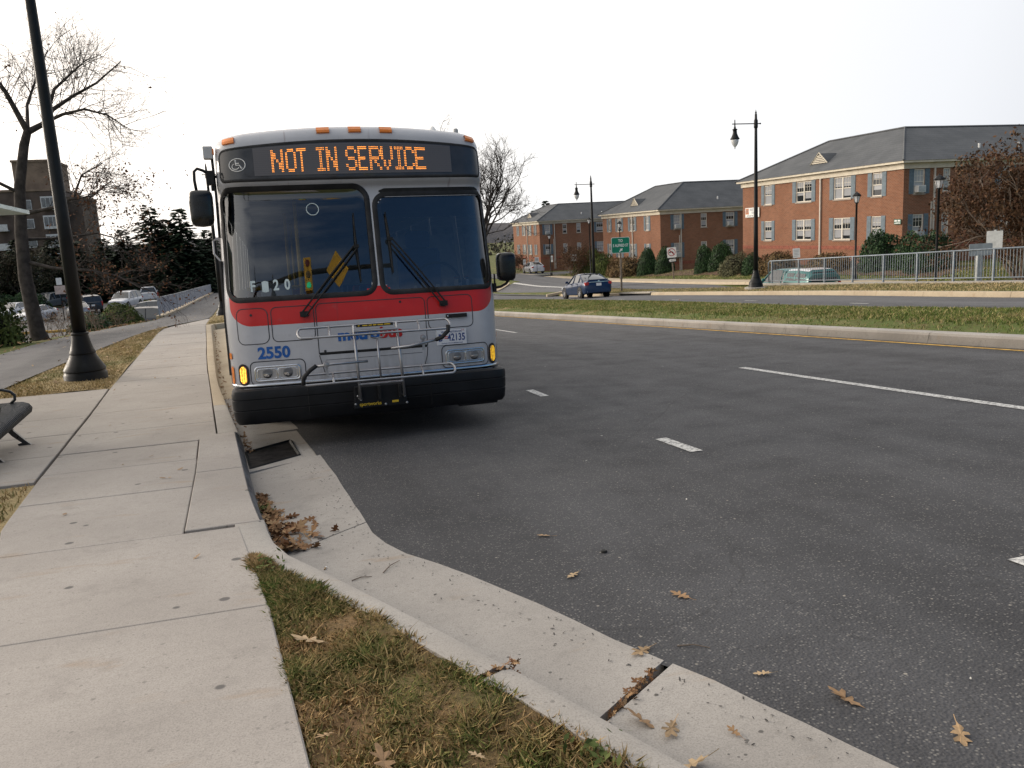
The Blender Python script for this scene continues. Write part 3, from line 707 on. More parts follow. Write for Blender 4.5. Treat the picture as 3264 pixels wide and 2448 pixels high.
led = MB(); rows_ = 14
spans = dict(zip(range(12), [(-.755,-.648),(-.628,-.535),(-.528,-.443),(-.352,-.278),(-.264,-.165),(-.088,.014),(.026,.108),(.130,.243),(.238,.352),(.366,.452),(.458,.555),(.562,.664)]))
for k, ch in enumerate('NOTINSERVICE'):
    a, b = spans[k]; g = F57[ch]
    for r_ in range(7):
        for c_ in range(5):
            if ch == 'I' and c_ in (0, 4): continue
            if g[r_][c_] == '1':
                for i in range(2):
                    for j in range(2):
                        n5 = 10 if ch != 'I' else 6; cc = c_*2+i-(2 if ch == 'I' else 0)
                        u = a+(b-a)*(cc+.5)/n5; z = 2.790-.228*((r_*2+j)+.5)/14; p = bsn(u, z, .010)
                        q = .0034; led.add([p+Vector((q,0,0)), p+Vector((0,0,q*1.25)), p+Vector((-q,0,0)), p+Vector((0,0,-q*1.25)), p+Vector((0,-.002,0))], [(0,4,3),(0,1,4),(1,2,4),(2,3,4)])
t = NT('amber_led'); t.col((.9,.28,.03)); t.b.inputs['Emission Color'].default_value = (1, .33, .045, 1); t.b.inputs['Emission Strength'].default_value = 3.2
lo_ = led.build('led_lettering', t.m, ds); lo_['kind'] = 'stuff'
# wheelchair emblem
em = MB(); cu, cz = -1.055, 2.66
ring = [(cu+.071*math.cos(a), cz+.071*math.sin(a)) for a in np.linspace(0, 2*math.pi, 33)[:-1]]
em.tube([bsn(u, z, .008) for u, z in ring], .0045, 5, closed=True)
def sticks(pts, r=.005): em.tube([bsn(cu+x, cz+z, .008) for x, z in pts], r, 5)
em.lathe([(.0001,-.002),(.0085,-.001),(.0085,.001),(.0001,.002)], 10, bsn(cu-.012, cz+.047, .008), axis='y')
sticks([(-.012,.032),(-.008,-.004),(.022,-.006),(.036,-.040),(.046,-.036)]); sticks([(-.010,.016),(.018,.016)])
sticks([(-.014+.031*math.cos(a), -.018+.031*math.sin(a)) for a in np.linspace(R(110), R(340), 14)], .004)
em.build('wheelchair_emblem', Mt['white'], ds)
# marker lamps
for u, z in ((-1.12,2.925),(-.273,2.945),(.017,2.945),(.306,2.945),(1.135,2.925)):
    b = MB(); p = [[bsn(u+a, z+c, d) for c, d in ((-.026,.0),(-.024,.018),(-.006,.022),(.022,.018),(.024,0))] for a in (-.058,-.056,-.028,0,.028,.056,.058)]
    for row, k in ((p[0], 0), (p[-1], 0)):
        for i in range(len(row)): row[i] = row[i]
    b.grid(p); o_ = b.build('marker_lamp', Mt['amber'], bus)
# front access doors: seams as dark grooves
seam = plain('panel_seam', (.045,.045,.05), .8, var=.2)
for P in (rrect(-1.20,-.915,.995,1.325,.065,5), rrect(-.885,-.505,1.005,1.325,.05,5), rrect(-.485,.535,.86,1.335,(.01,.05,.05,.01),5), rrect(.56,1.005,1.02,1.335,.05,5)):
    ribbon('access_door_seam', P, .008, seam, .0015)
ribbon('grille_slot', [(-.48,.862),(-.2,.862),(.05,.862),(.3,.862),(.53,.862)], .026, Mt['blackmatte'], .001, closed=False)
ribbon('access_door_seam', [(-.485,.85),(-.47,.78),(-.44,.65)], .007, seam, .0015, closed=False); ribbon('access_door_seam', [(.535,.85),(.525,.77),(.49,.66)], .007, seam, .0015, closed=False)
ribbon('panel_rivets', [(x, .80) for x in np.linspace(-.43, .48, 9)], .004, seam, .001, closed=False)
for x, z in ((-1.06,1.265),(.30,1.305),(-.43,.885),(.49,.885)): MB().lathe([(.012,0),(.012,-.004),(.004,-.006)], 10, bsn(x, z, 0), axis='y').build('door_latch', seam, bus)
# lettering
def lay(me, u0, z0, off=.004):
    for v in me.vertices: v.co = bsn(u0+v.co.x, z0+v.co.y, off+v.co.z)
    return me
blue = plain('blue_vinyl', (.012,.10,.36), .4, var=.08); redv = plain('red_vinyl', (.50,.02,.02), .4, var=.08)
mk('fleet_number', lay(text_mesh('2550', .148, 'CENTER', .0055, sx=.97), -.888, .902), blue, bus)
mk('lettering', lay(text_mesh('metro', .142, 'RIGHT', .006, sx=1.08), .082, 1.018), blue, bus); mk('lettering', lay(text_mesh('bus', .142, 'LEFT', .006, sx=1.08), .086, 1.018), redv, bus)
# licence plate
m = MB(); pc = bs(.777, .926); m.cbx(pc+Vector((0,-.012,0)), .295, .006, .148); pr_ = m.build('licence_plate', plain('plate_white', (.66,.67,.70), .4, var=.05), bus, bevel=.004)
navy = plain('plate_navy', (.02,.05,.20), .5, var=.05)
def plate_txt(txt, size, x, z, mat, bold=0, sx=1):
    me = text_mesh(txt, size, 'CENTER', bold, sx=sx)
    for v in me.vertices: v.co = pc+Vector((x+v.co.x, -.0165, z+v.co.y))
    mk('plate_lettering', me, mat, pr_)
plate_txt('WASHINGTON DC', .024, 0, .054, navy, .0006); plate_txt('B', .098, -.113, -.004, navy, .002, .72); plate_txt('42135', .098, .045, -.004, navy, .002, .72)
plate_txt('TAXATION WITHOUT REPRESENTATION', .0145, 0, -.058, navy, .0003, .78)
plate_txt('=', .07, -.056, -.004, redv, .001); plate_txt('* *', .05, .112, .055, redv, 0, .5)
m = MB(); m.cbx(bs(.838,1.135)+Vector((0,-.012,0)), .208, .02, .036); o_ = m.build('plate_bracket', Mt['blackmatte'], bus)
for x in (.75, .926): MB().lathe([(.0085,0),(.0085,-.005),(.003,-.007)], 10, bs(x,1.135)+Vector((0,-.022,0)), axis='y').build('bolt', Mt['chrome'], o_)
# headlights
for s, u0, u1, z0, z1 in ((-1,-1.075,-.665,.640,.785),(1,.705,1.10,.655,.802)):
    h_ = thing('headlight', None, None); h_.parent = bus
    ribbon('seam', rrect(u0-.035, u1+.045, z0-.03, z1+.045, .05, 5), .009, seam, .0015, parent=h_)
    pb = patch('bezel', rrect(u0, u1, z0, z1, .03, 4), plain('headlight_bezel', (.50,.51,.53), .3, .6, var=.1), .010, parent=h_, cell=.03)
    ribbon('bezel_rim', rrect(u0+.008, u1-.008, z0+.008, z1-.008, .026, 4), .017, Mt['chrome'], .010, parent=h_)
    um = (u0+u1)/2
    for a, b in ((u0+.028, um-.006), (um+.006, u1-.028)):
        ribbon('lamp_rim', rrect(a, b, z0+.026, z1-.026, .018, 4), .010, Mt['chrome'], .012, parent=h_)
        lens = NT('headlamp_lens'); oo = lens.obj(); lens.col(lens.mix(lens.rng(lens.noise(lens.scaled(oo,(90,1,3)),1,2),.3,.7), (.30,.31,.325), (.42,.43,.45))); lens.rough(.12); lens.b.inputs['Metallic'].default_value = .35
        patch('lamp_lens', rrect(a+.004, b-.004, z0+.03, z1-.03, .015, 4), lens.m, .013, parent=h_, cell=.03)
        cc = bsn((a+b)/2, (z0+z1)/2, .012); bb = MB(); bb.lathe([(.044,0),(.042,-.010),(.033,-.018),(.018,-.024),(.0005,-.026)], 18, cc, axis='y')
        o_ = bb.build('reflector_bulb', Mt['chrome'], h_, smooth=True)
        bb = MB(); bb.prism([cc+Vector((.042*math.cos(a_), -.021, .004+.040*math.sin(a_))) for a_ in np.linspace(0, math.pi, 10)], (0, -.005, 0)); bb.build('bulb_shield', plain('bulb_shield', (.20,.20,.21), .35, .5), h_)
# turn signals: oval amber, lit
lit = NT('lit_amber'); oo = lit.obj(); v = lit.vor(oo, 75, rand=.2); lit.col((.9,.42,.04)); lit.b.inputs['Emission Color'].default_value = (1,.40,.05,1)
lit.l(lit.rng(v, .55, .15, .4, 6.0), lit.b.inputs['Emission Strength'])
lity = NT('lit_yellow'); oo = lity.obj(); v = lity.vor(oo, 75, rand=.2); lity.col((.9,.5,.03)); lity.b.inputs['Emission Color'].default_value = (1,.52,.03,1)
lity.l(lity.rng(v, .55, .15, .15, 1.7), lity.b.inputs['Emission Strength'])
for u, z, mt in ((-1.178,.713,lit.m),(1.205,.728,lity.m)):
    P = rrect(u-.043, u+.043, z-.092, z+.092, .042, 6); ts = patch('turn_signal', rrect(u-.032, u+.032, z-.080, z+.080, .031, 6), mt, .016, cell=.02); ribbon('gasket', P, .022, Mt['rubber'], .008, parent=ts)
patch('side_turn_lamp', rrect(-1.345,-1.295,.62,.80,.024,4), Mt['amber'], .010, cell=.02)
patch('side_turn_lamp', rrect(1.335,1.375,.64,.82,.02,4), Mt['rubber'], .006, cell=.02)
patch('corner_reflector', rrect(-1.37,-1.31,.86,.92,.008,2), Mt['amber'], .008, cell=.02); patch('corner_reflector', rrect(1.36,1.41,.87,.93,.008,2), Mt['amber'], .008, cell=.02)
# chrome strip and black energy bumper
ribbon('chrome_strip', [(u, .604) for u in np.arange(-1.40, 1.401, .05)], .034, Mt['chrome'], .006, closed=False)
def bump_pt(u, z, y):
    a = abs(u); s = 1 if u >= 0 else -1; w = 1.19; r_ = .105
    if a <= w: x, yy = a, .045*(a/w)**2
    elif a <= w+r_*math.pi/2: t_ = (a-w)/r_; x, yy = w+r_*math.sin(t_), .045+r_*(1-math.cos(t_))
    else: x, yy = w+r_, .045+r_+(a-w-r_*math.pi/2)
    k = (a-w)/r_; nx_ = 0 if a <= w else (math.sin(k) if a <= w+r_*math.pi/2 else 1); ny_ = 1 if a <= w else (math.cos(k) if a <= w+r_*math.pi/2 else 0)
    return Vector((s*(x-y*nx_), yy+y*ny_, z))
sect = [(.585,.10),(.592,.035),(.575,.008),(.545,.0),(.50,0),(.494,.006),(.488,0),(.40,.004),(.394,.010),(.388,.004),(.30,.016),(.262,.04),(.258,.16)]
us = list(np.arange(-1.55, 1.551, .05)); m = MB()
m.grid([[bump_pt(u, z-(.012 if .85 < u else 0)*0, y) for z, y in sect] for u in us])
m.f.append(tuple(range(len(sect)))); m.m.append(0); m.f.append(tuple((len(us)-1)*len(sect)+j for j in range(len(sect)))); m.m.append(0)
bmp = autosmooth(m.build('bumper', plain('bumper_rubber', (.0075,.008,.0095), .5, var=.3, scale=4, spec=.3), bus), 35)
for u in (-.62, .52): MB().tube([bump_pt(u, z, y-.001) for z, y in sect[2:11]], .004, 4).build('bumper_joint', Mt['blackmatte'], bmp)
m = MB(); m.grid([[bump_pt(u, z, y) for z, y in ((.30,.06),(.235,.08),(.235,.2))] for u in np.arange(.80, 1.25, .05)]); m.build('skirt', Mt['rubber'], bus)
m = MB(); m.bx(-1.12, 1.12, .2, .6, .24, .45); m.build('front_crossmember', Mt['blackmatte'], bus)
# front bicycle rack
rack = thing('bicycle_rack', None, None); rack.parent = bus
YR = -.20
st = Mt['steel']
def hoop(x0, x1, za, zb, y, r=.0112):
    P = []
    for cx_, a0, a1 in ((x1-.035, -90, 90), (x0+.035, 90, 270)):
        for k in range(9):
            a = R(a0+(a1-a0)*k/8); P.append((cx_+.035*math.cos(a), y+.05*math.sin(a), (za+zb)/2+(zb-za)/2*math.sin(a)))
    MB().tube(P, r, 8, closed=True).build('tray_hoop', st, rack, smooth=True)
hoop(-.675, .69, 1.045, 1.128, YR-.02); hoop(-.665, .705, .627, .708, YR-.06)
for x in (-.40, .40): 
    MB().tube([(x,YR-.07,1.05),(x,YR-.045,1.09),(x,YR+.03,1.135)], .010, 6).build('tray_clip', st, rack); MB().tube([(x,YR-.11,.632),(x,YR-.085,.67),(x,YR-.01,.712)], .010, 6).build('tray_clip', st, rack)
for x, xb in ((-.190,-.172),(.195,.226)):
    MB().tube([(x,YR-.03,1.13),((x+xb)/2,YR-.06,.78),(xb,YR-.04,.445)], .0135, 8).build('upright', st, rack, smooth=True)
MB().tube([(.013,YR-.05,1.0),(.02,YR-.06,.612)], .0095, 8).build('release_rod', st, rack, smooth=True)
MB().tube([(-.05,YR-.05,1.06),(-.045,YR-.05,1.01),(.012,YR-.05,1.0),(.07,YR-.05,1.01),(.075,YR-.05,1.06)], .008, 6).build('release_handle', st, rack)
MB().tube([(-.185,YR-.05,.585),(.222,YR-.05,.585)], .0125, 8).build('crossbar', st, rack)
MB().tube([(-.19,YR-.06,1.075),(.20,YR-.06,1.075)], .012, 8).build('crossbar', st, rack)
b = MB(); b.cbx((.0,YR-.052,1.122), .33, .012, .026); lb = b.build('warning_strip', Mt['blackmatte'], rack)
yel = plain('yellow_print', (.70,.46,.03), .5, var=.05); [MB().bx(a, a+w_, YR-.0595, YR-.0585, 1.118, 1.127).build('print', yel, lb) for a, w_ in ((-.15,.015),(-.11,.045),(-.055,.03),(-.015,.03),(.025,.05),(.085,.055))]
MB().tube([(.665,YR-.07,1.075),(.66,YR-.08,1.02),(.60,YR-.085,.965),(.54,YR-.085,.945)], .019, 8).build('wheel_hook_grip', Mt['rubber'], rack, smooth=True)
MB().tube([(.56,YR-.085,.95),(.30,YR-.07,.905),(.13,YR-.06,.898)], .013, 8).build('hook_arm', st, rack, smooth=True)
MB().tube([(-.665,YR-.11,.635),(-.66,YR-.12,.70),(-.60,YR-.125,.76),(-.54,YR-.125,.80)], .019, 8).build('wheel_hook_grip', Mt['rubber'], rack, smooth=True)
MB().tube([(-.56,YR-.125,.79),(-.40,YR-.11,.80),(-.09,YR-.09,.80)], .012, 8).build('hook_arm', st, rack, smooth=True)
for x, z, y in ((-.455,.80,-.12),(.425,.975,-.08)): b = MB(); b.lathe([(.024,.012),(.027,0),(.024,-.012),(.002,-.014)], 14, (x, YR+y, z), axis='y'); b.cbx((x, YR+y+.005, z-.06), .022, .012, .11); b.build('pivot', st, rack)
b = MB(); b.prism([(-.225,-.10,.34),(.268,-.10,.34),(.245,-.10,.545),(-.21,-.10,.545)], (0,.09,0)); base = b.build('pivot_base', bmp.data.materials[0], rack, bevel=.006)
for x in (-.17, .01, .20): MB().bx(x-.012, x+.012, -.16, -.10, .42, .545).build('rib', Mt['blackmatte'], base)
me = text_mesh('sportworks', .047, 'CENTER', .0008, sx=.92)
for v in me.vertices: v.co = Vector((-.075+v.co.x, -.1035, .378+v.co.y))
mk('lettering', me, yel, base)
b = MB(); b.bx(.125,.185,-.104,-.099,.372,.392); b.build('label_plate', yel, base)
for x, z in ((-.21,.385),(.065,.362),(.262,.358),(-.185,.46),(.24,.45)): b = MB(); b.lathe([(.011,0),(.011,-.01),(.005,-.014)], 10, (x,-.10,z), axis='y'); b.build('bolt', Mt['steel'], base)
MB().tube([(-.172,YR-.04,.445),(-.175,-.10,.44)], .012, 6).build('hinge_pin', st, base); MB().tube([(.226,YR-.04,.447),(.229,-.10,.442)], .012, 6).build('hinge_pin', st, base)
# wipers
wb = Mt['blackmatte']
def wip(pv, el, top, bot):
    w_ = thing('wiper', None, None); w_.parent = bus; V3 = lambda u, z, o_: bsn(u, z, o_)
    b = MB(); b.lathe([(.03,0),(.03,-.03),(.02,-.04)], 12, V3(*pv, 0), axis='y'); b.cbx(V3(*pv, .03), .075, .04, .05); b.build('pivot', wb, w_)
    d = Vector((el[0]-pv[0], el[1]-pv[1])).normalized(); n = Vector((-d.y, d.x))*.022
    for s in (-1, 1): MB().tube([V3(pv[0]+n.x*s, pv[1]+n.y*s, .045), V3((pv[0]+el[0])/2+n.x*s, (pv[1]+el[1])/2+n.y*s, .055), V3(el[0]+n.x*s*.8, el[1]+n.y*s*.8, .05)], .0085, 6).build('arm', wb, w_)
    MB().cbx(V3(*el, .05), .05, .03, .03).build('knuckle', wb, w_)
    MB().tube([V3(*bot, .022), V3(el[0], el[1], .034), V3(*top, .022)], [.006,.011,.006], 6).build('blade', wb, w_)
    MB().tube([V3(bot[0], bot[1]+.05, .006), V3(top[0], top[1]-.05, .006)], .006, 4).build('blade_rubber', Mt['rubber'], w_)
wip((-.589,1.245), (-.065,1.845), (-.060,2.165), (-.045,1.515)); wip((.714,1.262), (.255,1.90), (.238,2.165), (.262,1.58))
# mirrors
mm_ = thing('wing_mirror', None, None); mm_.parent = bus
def rbox(c, sx, sy, sz, r=.4, nseg=10, taper=.9):
    """pillow box"""
    m = MB(); P = []
    for i in range(nseg+1):
        v = -1+2*i/nseg; zz_ = math.copysign(1-(1-abs(v))**1.8, v); k = (1-abs(zz_)**6)**(1/4) if abs(zz_) < 1 else 0
        row = []
        for j in range(28):
            a = 2*math.pi*j/28; ca, sa = math.cos(a), math.sin(a); e_ = .38
            row.append((c[0]+sx/2*max(k,.02)*math.copysign(abs(ca)**e_, ca)*(1-(1-taper)*(1-v)/2), c[1]+sy/2*max(k,.02)*math.copysign(abs(sa)**.7, sa), c[2]+sz/2*zz_))
        P.append(row)
    for row in P: row.append(row[0])
    m.grid(P); return m
rbox((-1.395,.36,2.262), .215, .17, .335).build('housing', plain('mirror_housing', (.007,.0075,.008), .22, var=.2, spec=.45), mm_, smooth=True, fix=True)
MB().bx(-1.475,-1.31,.435,.449,2.13,2.39).build('mirror_glass', Mt['chrome'], mm_)
MB().tube([(-1.425,.36,2.42),(-1.435,.38,2.52),(-1.432,.40,2.60),(-1.405,.42,2.628),(-1.36,.45,2.615),(-1.30,.48,2.575),(-1.24,.52,2.56)], .0135, 8).build('arm', wb, mm_, smooth=True)
b = MB(); b.cbx((-1.305,.49,2.55), .07, .08, .13); b.lathe([(.016,0),(.016,-.05)], 8, (-1.29,.48,2.48)); b.build('bracket', wb, mm_, bevel=.012)
mm_ = thing('wing_mirror', None, None); mm_.parent = bus
rbox((1.405,.30,1.585), .195, .17, .29).build('housing', plain('mirror_housing_small', (.007,.0075,.008), .25, var=.2, spec=.45), mm_, smooth=True, fix=True)
MB().bx(1.33,1.48,.375,.388,1.47,1.70).build('mirror_glass', Mt['chrome'], mm_)
MB().tube([(1.43,.30,1.455),(1.40,.31,1.415),(1.35,.33,1.388),(1.285,.38,1.375)], .0135, 8).build('arm', wb, mm_, smooth=True)
b = MB(); b.cbx((1.295,.38,1.38), .03, .06, .09); b.tube([(1.296,.36,1.40),(1.296,.36,1.52)], .009, 6); b.build('bracket', wb, mm_)
# side camera box, grab rails, roof items
b = MB(); b.cbx((-1.305,.55,2.785), .085, .1, .115); cb_ = b.build('side_camera', plain('camera_housing', (.50,.51,.52), .5, var=.1), bus, bevel=.008)
MB().cbx((-1.258,.52,2.79), .012, .05, .05).build('side_marker', Mt['amber'], cb_); MB().tube([(-1.275,.55,2.73),(-1.27,.54,2.4),(-1.275,.5,2.0)], .014, 6).build('conduit', wb, cb_)
MB().tube([(-1.285,.5,2.0),(-1.335,.48,1.97),(-1.335,.46,1.85),(-1.285,.45,1.78)], .009, 6).build('door_grab_rail', Mt['steel'], bus)
MB().tube([(-1.285,.46,1.78),(-1.29,.44,1.2),(-1.29,.44,.7)], .02, 6).build('door_edge', Mt['rubber'], bus)
b = MB(); b.prism([(-.86,1.6,2.99),(.62,1.6,2.99),(.56,1.7,3.165),(-.80,1.7,3.165)], (0,2.2,0)); b.build('roof_unit', Mt['white'], bus, bevel=.04)
b = MB(); b.lathe([(.075,0),(.07,.03),(.045,.055),(.001,.062)], 16, (.285,1.0,3.0)); b.build('roof_beacon', Mt['blackmetal'], bus, smooth=True)
b = MB(); b.lathe([(.12,0),(.105,.05),(.06,.07),(.05,.12),(.018,.17),(.001,.175)], 16, (.93,1.2,2.955)); b.build('roof_dome', Mt['white'], bus, smooth=True)
for x, y, h_ in ((-.377,1.0,.09),(1.16,1.1,.12)): b = MB(); b.lathe([(.03,0),(.026,h_*.9),(.018,h_)], 10, (x, y, 3.0-.03*abs(x))); b.build('roof_aerial', plain('aerial_grey', (.35,.36,.36), .5), bus)
b = MB(); b.lathe([(.07,0),(.06,.02),(.001,.03)], 14, (-.15,.9,2.99)); b.build('roof_vent', Mt['blackmetal'], bus)
# wheels
for s in (-1, 1):
    for y in (2.25, 9.2):
        w_ = thing('wheel', None, None, (s*1.10, y, .47)); w_.parent = bus
        b = MB(); b.lathe([(.28,-.13),(.44,-.14),(.485,-.10),(.49,0),(.485,.10),(.44,.14),(.28,.13)], 30, axis='x', caps=False); b.build('tyre', Mt['rubber'], w_, smooth=True)
        b = MB(); b.lathe([(.285,-.11),(.27,.0),(.12,.06*s),(.10,.10*s),(.001,.10*s)], 24, axis='x', caps=False); b.build('rim', Mt['galv'], w_, smooth=True)
# kerb-side and street-side windows and doors (dark glazing set in rubber)
dg_ = glassmat('side_glazing', (.30,.33,.34), 1.6)
for s_ in (-1, 1):
    for k, (a, b_) in enumerate(SWN):
        dr_ = s_ < 0 and k == 0; P = rrect(*sorted((s_*(U1+a-.02), s_*(U1+b_+.02))), .57 if dr_ else 1.44, 2.36, .05, 3)
        w_ = patch('front_door' if dr_ else 'side_window', P, dg_, .004, cell=.3); ribbon('gasket', P, .045, Mt['rubber'], .006, parent=w_)
        if dr_: ribbon('door_gasket', [(-(U1+.735), z) for z in np.arange(.57, 2.37, .2)], .05, Mt['rubber'], .008, parent=w_, closed=False)
# interior
itr = thing('cabin', None, None); itr.parent = bus
cg = plain('cabin_grey', (.42,.43,.43), .7, var=.1); cd_ = plain('cabin_dark', (.07,.072,.076), .7, var=.2)
b = MB(); b.bx(-1.2,1.2,.45,11.6,.36,.40); b.build('floor', cd_, itr); b = MB(); b.bx(-1.2,1.2,.6,11.6,2.42,2.46); b.build('ceiling', cg, itr); b = MB(); b.bx(-1.2,1.2,9.5,9.55,.4,2.5); b.build('rear_bulkhead', cg, itr)
b = MB(); b.grid([[(x, y, z) for y, z in ((.30,.9),(.28,1.36),(.36,1.40),(.62,1.38),(.72,1.30),(.72,.9))] for x in np.linspace(-.12, 1.2, 6)]); b.build('dashboard', cd_, itr)
b = MB(); b.grid([[(x, y, z) for y, z in ((.28,.9),(.27,1.34),(.40,1.37),(.46,1.0))] for x in np.linspace(-1.2, -.12, 6)]); b.build('dash_shelf', cd_, itr)
for k in range(9): MB().bx(.40+.075*k,.43+.075*k,.34,.355,1.395,1.42+.03*(k%3)).build('switch', cg, itr)
yp_ = plain('yellow_handrail', (.80,.48,.03), .4, var=.06)
for x, y in ((-.55,1.35),(.30,1.75),(-.62,3.2),(.55,3.4),(-.5,5.2)): MB().tube([(x,y,.4),(x,y,2.42)], .02, 8).build('handrail', yp_, itr, smooth=True)
MB().tube([(-.55,1.35,1.5),(-1.1,1.35,1.5)], .018, 8).build('handrail', yp_, itr)
sw = [(.78+.23*math.cos(a), .68+.06*math.sin(a), 1.47+.2*math.sin(a)) for a in np.linspace(0, 2*math.pi, 25)[:-1]]
MB().tube(sw, .014, 6, closed=True).build('steering_wheel', wb, itr)
sb_ = plain('seat_blue', (.03,.07,.20), .8, var=.15); sr_ = plain('seat_red', (.30,.03,.03), .8, var=.15)
b = MB(); b.bx(.50,1.02,1.15,1.62,.8,1.0); b.bx(.52,1.0,1.55,1.68,1.0,1.85); b.bx(.62,.9,1.56,1.66,1.85,2.05); b.build('driver_seat', sb_, itr, bevel=.05)
b = MB(); b.bx(.35,1.2,1.85,1.88,.6,2.0); b.build('partition', cg, itr)
for k in range(5):
    for x0, x1 in ((-1.15,-.35),(.35,1.15)):
        y0 = 3.0+k*1.0; b = MB(); b.bx(x0,x1,y0,y0+.42,.75,.83); b.bx(x0,x1,y0+.36,y0+.44,.83,1.45); b.build('passenger_seat', sb_ if (k+int(x0>0)) % 3 else sr_, itr, bevel=.03)
b = MB(); b.bx(-1.0,-.62,.9,1.3,.4,1.35); b.bx(-.96,-.66,.95,1.25,1.35,1.55); b.build('farebox', cg, itr, bevel=.02)
# run-number cards behind the kerb-side glass
cardw = plain('pale_card', (.50,.58,.58), .6, var=.06)
for ch, u, z in (('F',-1.02,1.525),('2',-.815,1.527),('0',-.715,1.527)):
    me = text_mesh(ch, .135, 'CENTER', .004, sx=.75); lay(me, u, z, -.007); mk('run_card', me, cardw, itr)
patch('run_card', rrect(-.94,-.882,1.468,1.575,.008,2), cardw, -.007, parent=itr)
ringp = [(-.425+.055*math.cos(a), 2.222+.055*math.sin(a)) for a in np.linspace(0, 2*math.pi, 29)[:-1]]
MB().tube([bsn(u, z, -.006) for u, z in ringp], .005, 5, closed=True).build('windscreen_ring', cardw, itr)  # pale ring laid on the left windshield
MB().bx(.905,.922,.42,.425,2.17,2.245).build('mirror_tag', cardw, itr)

# ---------------------------------------------------------------- street furniture
blk = plain('lamp_post_black', (.006,.007,.008), .45, var=.3, scale=3, spec=.28)
lampglass = plain('lamp_glass', (.70,.71,.72), .15, var=.06, spec=.6)
def tall_lamp(loc, rz, label, H_=7.75):
    t_ = thing('street_lamp', label, 'street lamp', loc, rz, 'tall black street lamps')
    b = MB(); b.lathe([(r_*.87, z_) for r_, z_ in ((.37,-.3),(.37,.10),(.355,.12),(.345,.15),(.36,.165),(.355,.19),(.30,.27),(.245,.36),(.215,.42),(.225,.435),(.22,.455),(.195,.50),(.16,.62),(.140,.72),(.152,.735),(.150,.76),(.11,.775))], 28); autosmooth(b.build('base', blk, t_), 35)
    b = MB(); b.lathe([(.106,.70),(.098,2.5),(.078,5.2),(.062,7.0),(.062,7.02)], 16); b.build('shaft', blk, t_, smooth=True)
    b = MB(); b.lathe([(.062,7.0),(.085,7.02),(.09,7.1),(.085,7.34),(.07,7.36),(.055,7.42),(.05,7.60),(.03,7.63),(.045,7.67),(.02,7.72),(.004,7.80)], 14); b.build('finial', blk, t_, smooth=True)
    b = MB(); b.tube([(-.22,0,7.2),(1.18,0,7.2)], .022, 8); b.lathe([(.035,-.02),(.035,.02)], 8, (-.22,0,7.2), axis='x'); b.tube([(1.05,0,7.1),(1.05,0,7.38)], [.03,.02], 8); b.build('arm', blk, t_)
    b = MB(); b.lathe([(.02,7.12),(.045,7.06),(.05,7.0),(.10,6.985),(.115,6.96),(.085,6.93),(.09,6.86),(.10,6.78),(.15,6.66),(.20,6.58),(.205,6.55),(.16,6.545)], 18, (1.05,0,0)); b.build('hood', blk, t_, smooth=True)
    b = MB(); b.lathe([(.165,6.55),(.16,6.46),(.125,6.34),(.07,6.26),(.03,6.22),(.02,6.16),(.004,6.12)], 16, (1.05,0,0)); b.build('globe', lampglass, t_, smooth=True)
    return t_
L1 = tall_lamp((-2.98, 14.5, float(zl(14.5))+.14), 0, 'nearest tall black lamp post with a flared base, between footway and path')
dup(L1, (-2.55, 46.0, float(zl(46))+.13), 0, 'tall black lamp post behind the bus, mostly hidden by its kerb side')
dup(L1, (21.3, 33.5, -1.70), math.pi, 'tall black street lamp nearest the teal pickup on the far verge')
dup(L1, (21.3, 53.3, -2.98), math.pi, 'tall black street lamp rising behind the blue car')
dup(L1, (-3.3, -6.2, float(zl(-6.2))+.13), 0, 'tall black lamp post behind the viewer, mirrored in the bus windshield')
b = MB(); b.lathe([(.5,-.1),(.5,.02),(.47,.03)], 20, (21.3,33.5,-1.73)); struct(b.build('lamp_footing', Mt['stone']))
def lantern(loc, H_, label):
    t_ = thing('post_lantern', label, 'post lantern', loc, 0, 'black post lanterns along the far pavement')
    b = MB(); b.lathe([(.13,-.2),(.13,.25),(.09,.3),(.055,.36),(.05,H_-.62),(.075,H_-.58),(.05,H_-.54)], 12); b.build('post', blk, t_, smooth=True)
    b = MB(); b.lathe([(.10,H_-.54),(.19,H_-.20)], 6, caps=False); b.build('glass', lampglass, t_)
    b = MB(); b.lathe([(.235,H_-.21),(.24,H_-.17),(.12,H_-.05),(.05,H_-.02),(.03,H_+.02),(.004,H_+.05)], 6); b.build('cap', blk, t_)
    b = MB(); b.lathe([(.11,H_-.56),(.11,H_-.53)], 6); [b.tube([(.10*math.cos(a), .10*math.sin(a), H_-.54), (.19*math.cos(a), .19*math.sin(a), H_-.2)], .012, 4) for a in np.arange(6)*math.pi/3]; o_ = b.build('cage', blk, t_); o_['kind'] = 'stuff'
    return t_
for x, y, zt_, lab in ((30.2,37.95,2.46,'black post lantern in front of the nearest brick building, left of the hollies'),(27.4,29.3,2.77,'black post lantern beside the big reddish tree at the right'),
                      (30.2,76.4,2.30,'black post lantern just left of the tall lamp behind the blue car'),(30.2,69.1,1.75,'black post lantern rising behind the green street sign'),
                      (30.2,88.5,.90,'black post lantern beside the parked white car'),(30.2,106.7,.45,'small distant black post lantern just right of the bus mirror')):
    z = Tz(x, y)+.02; lantern((x, y, z), zt_-z, lab)
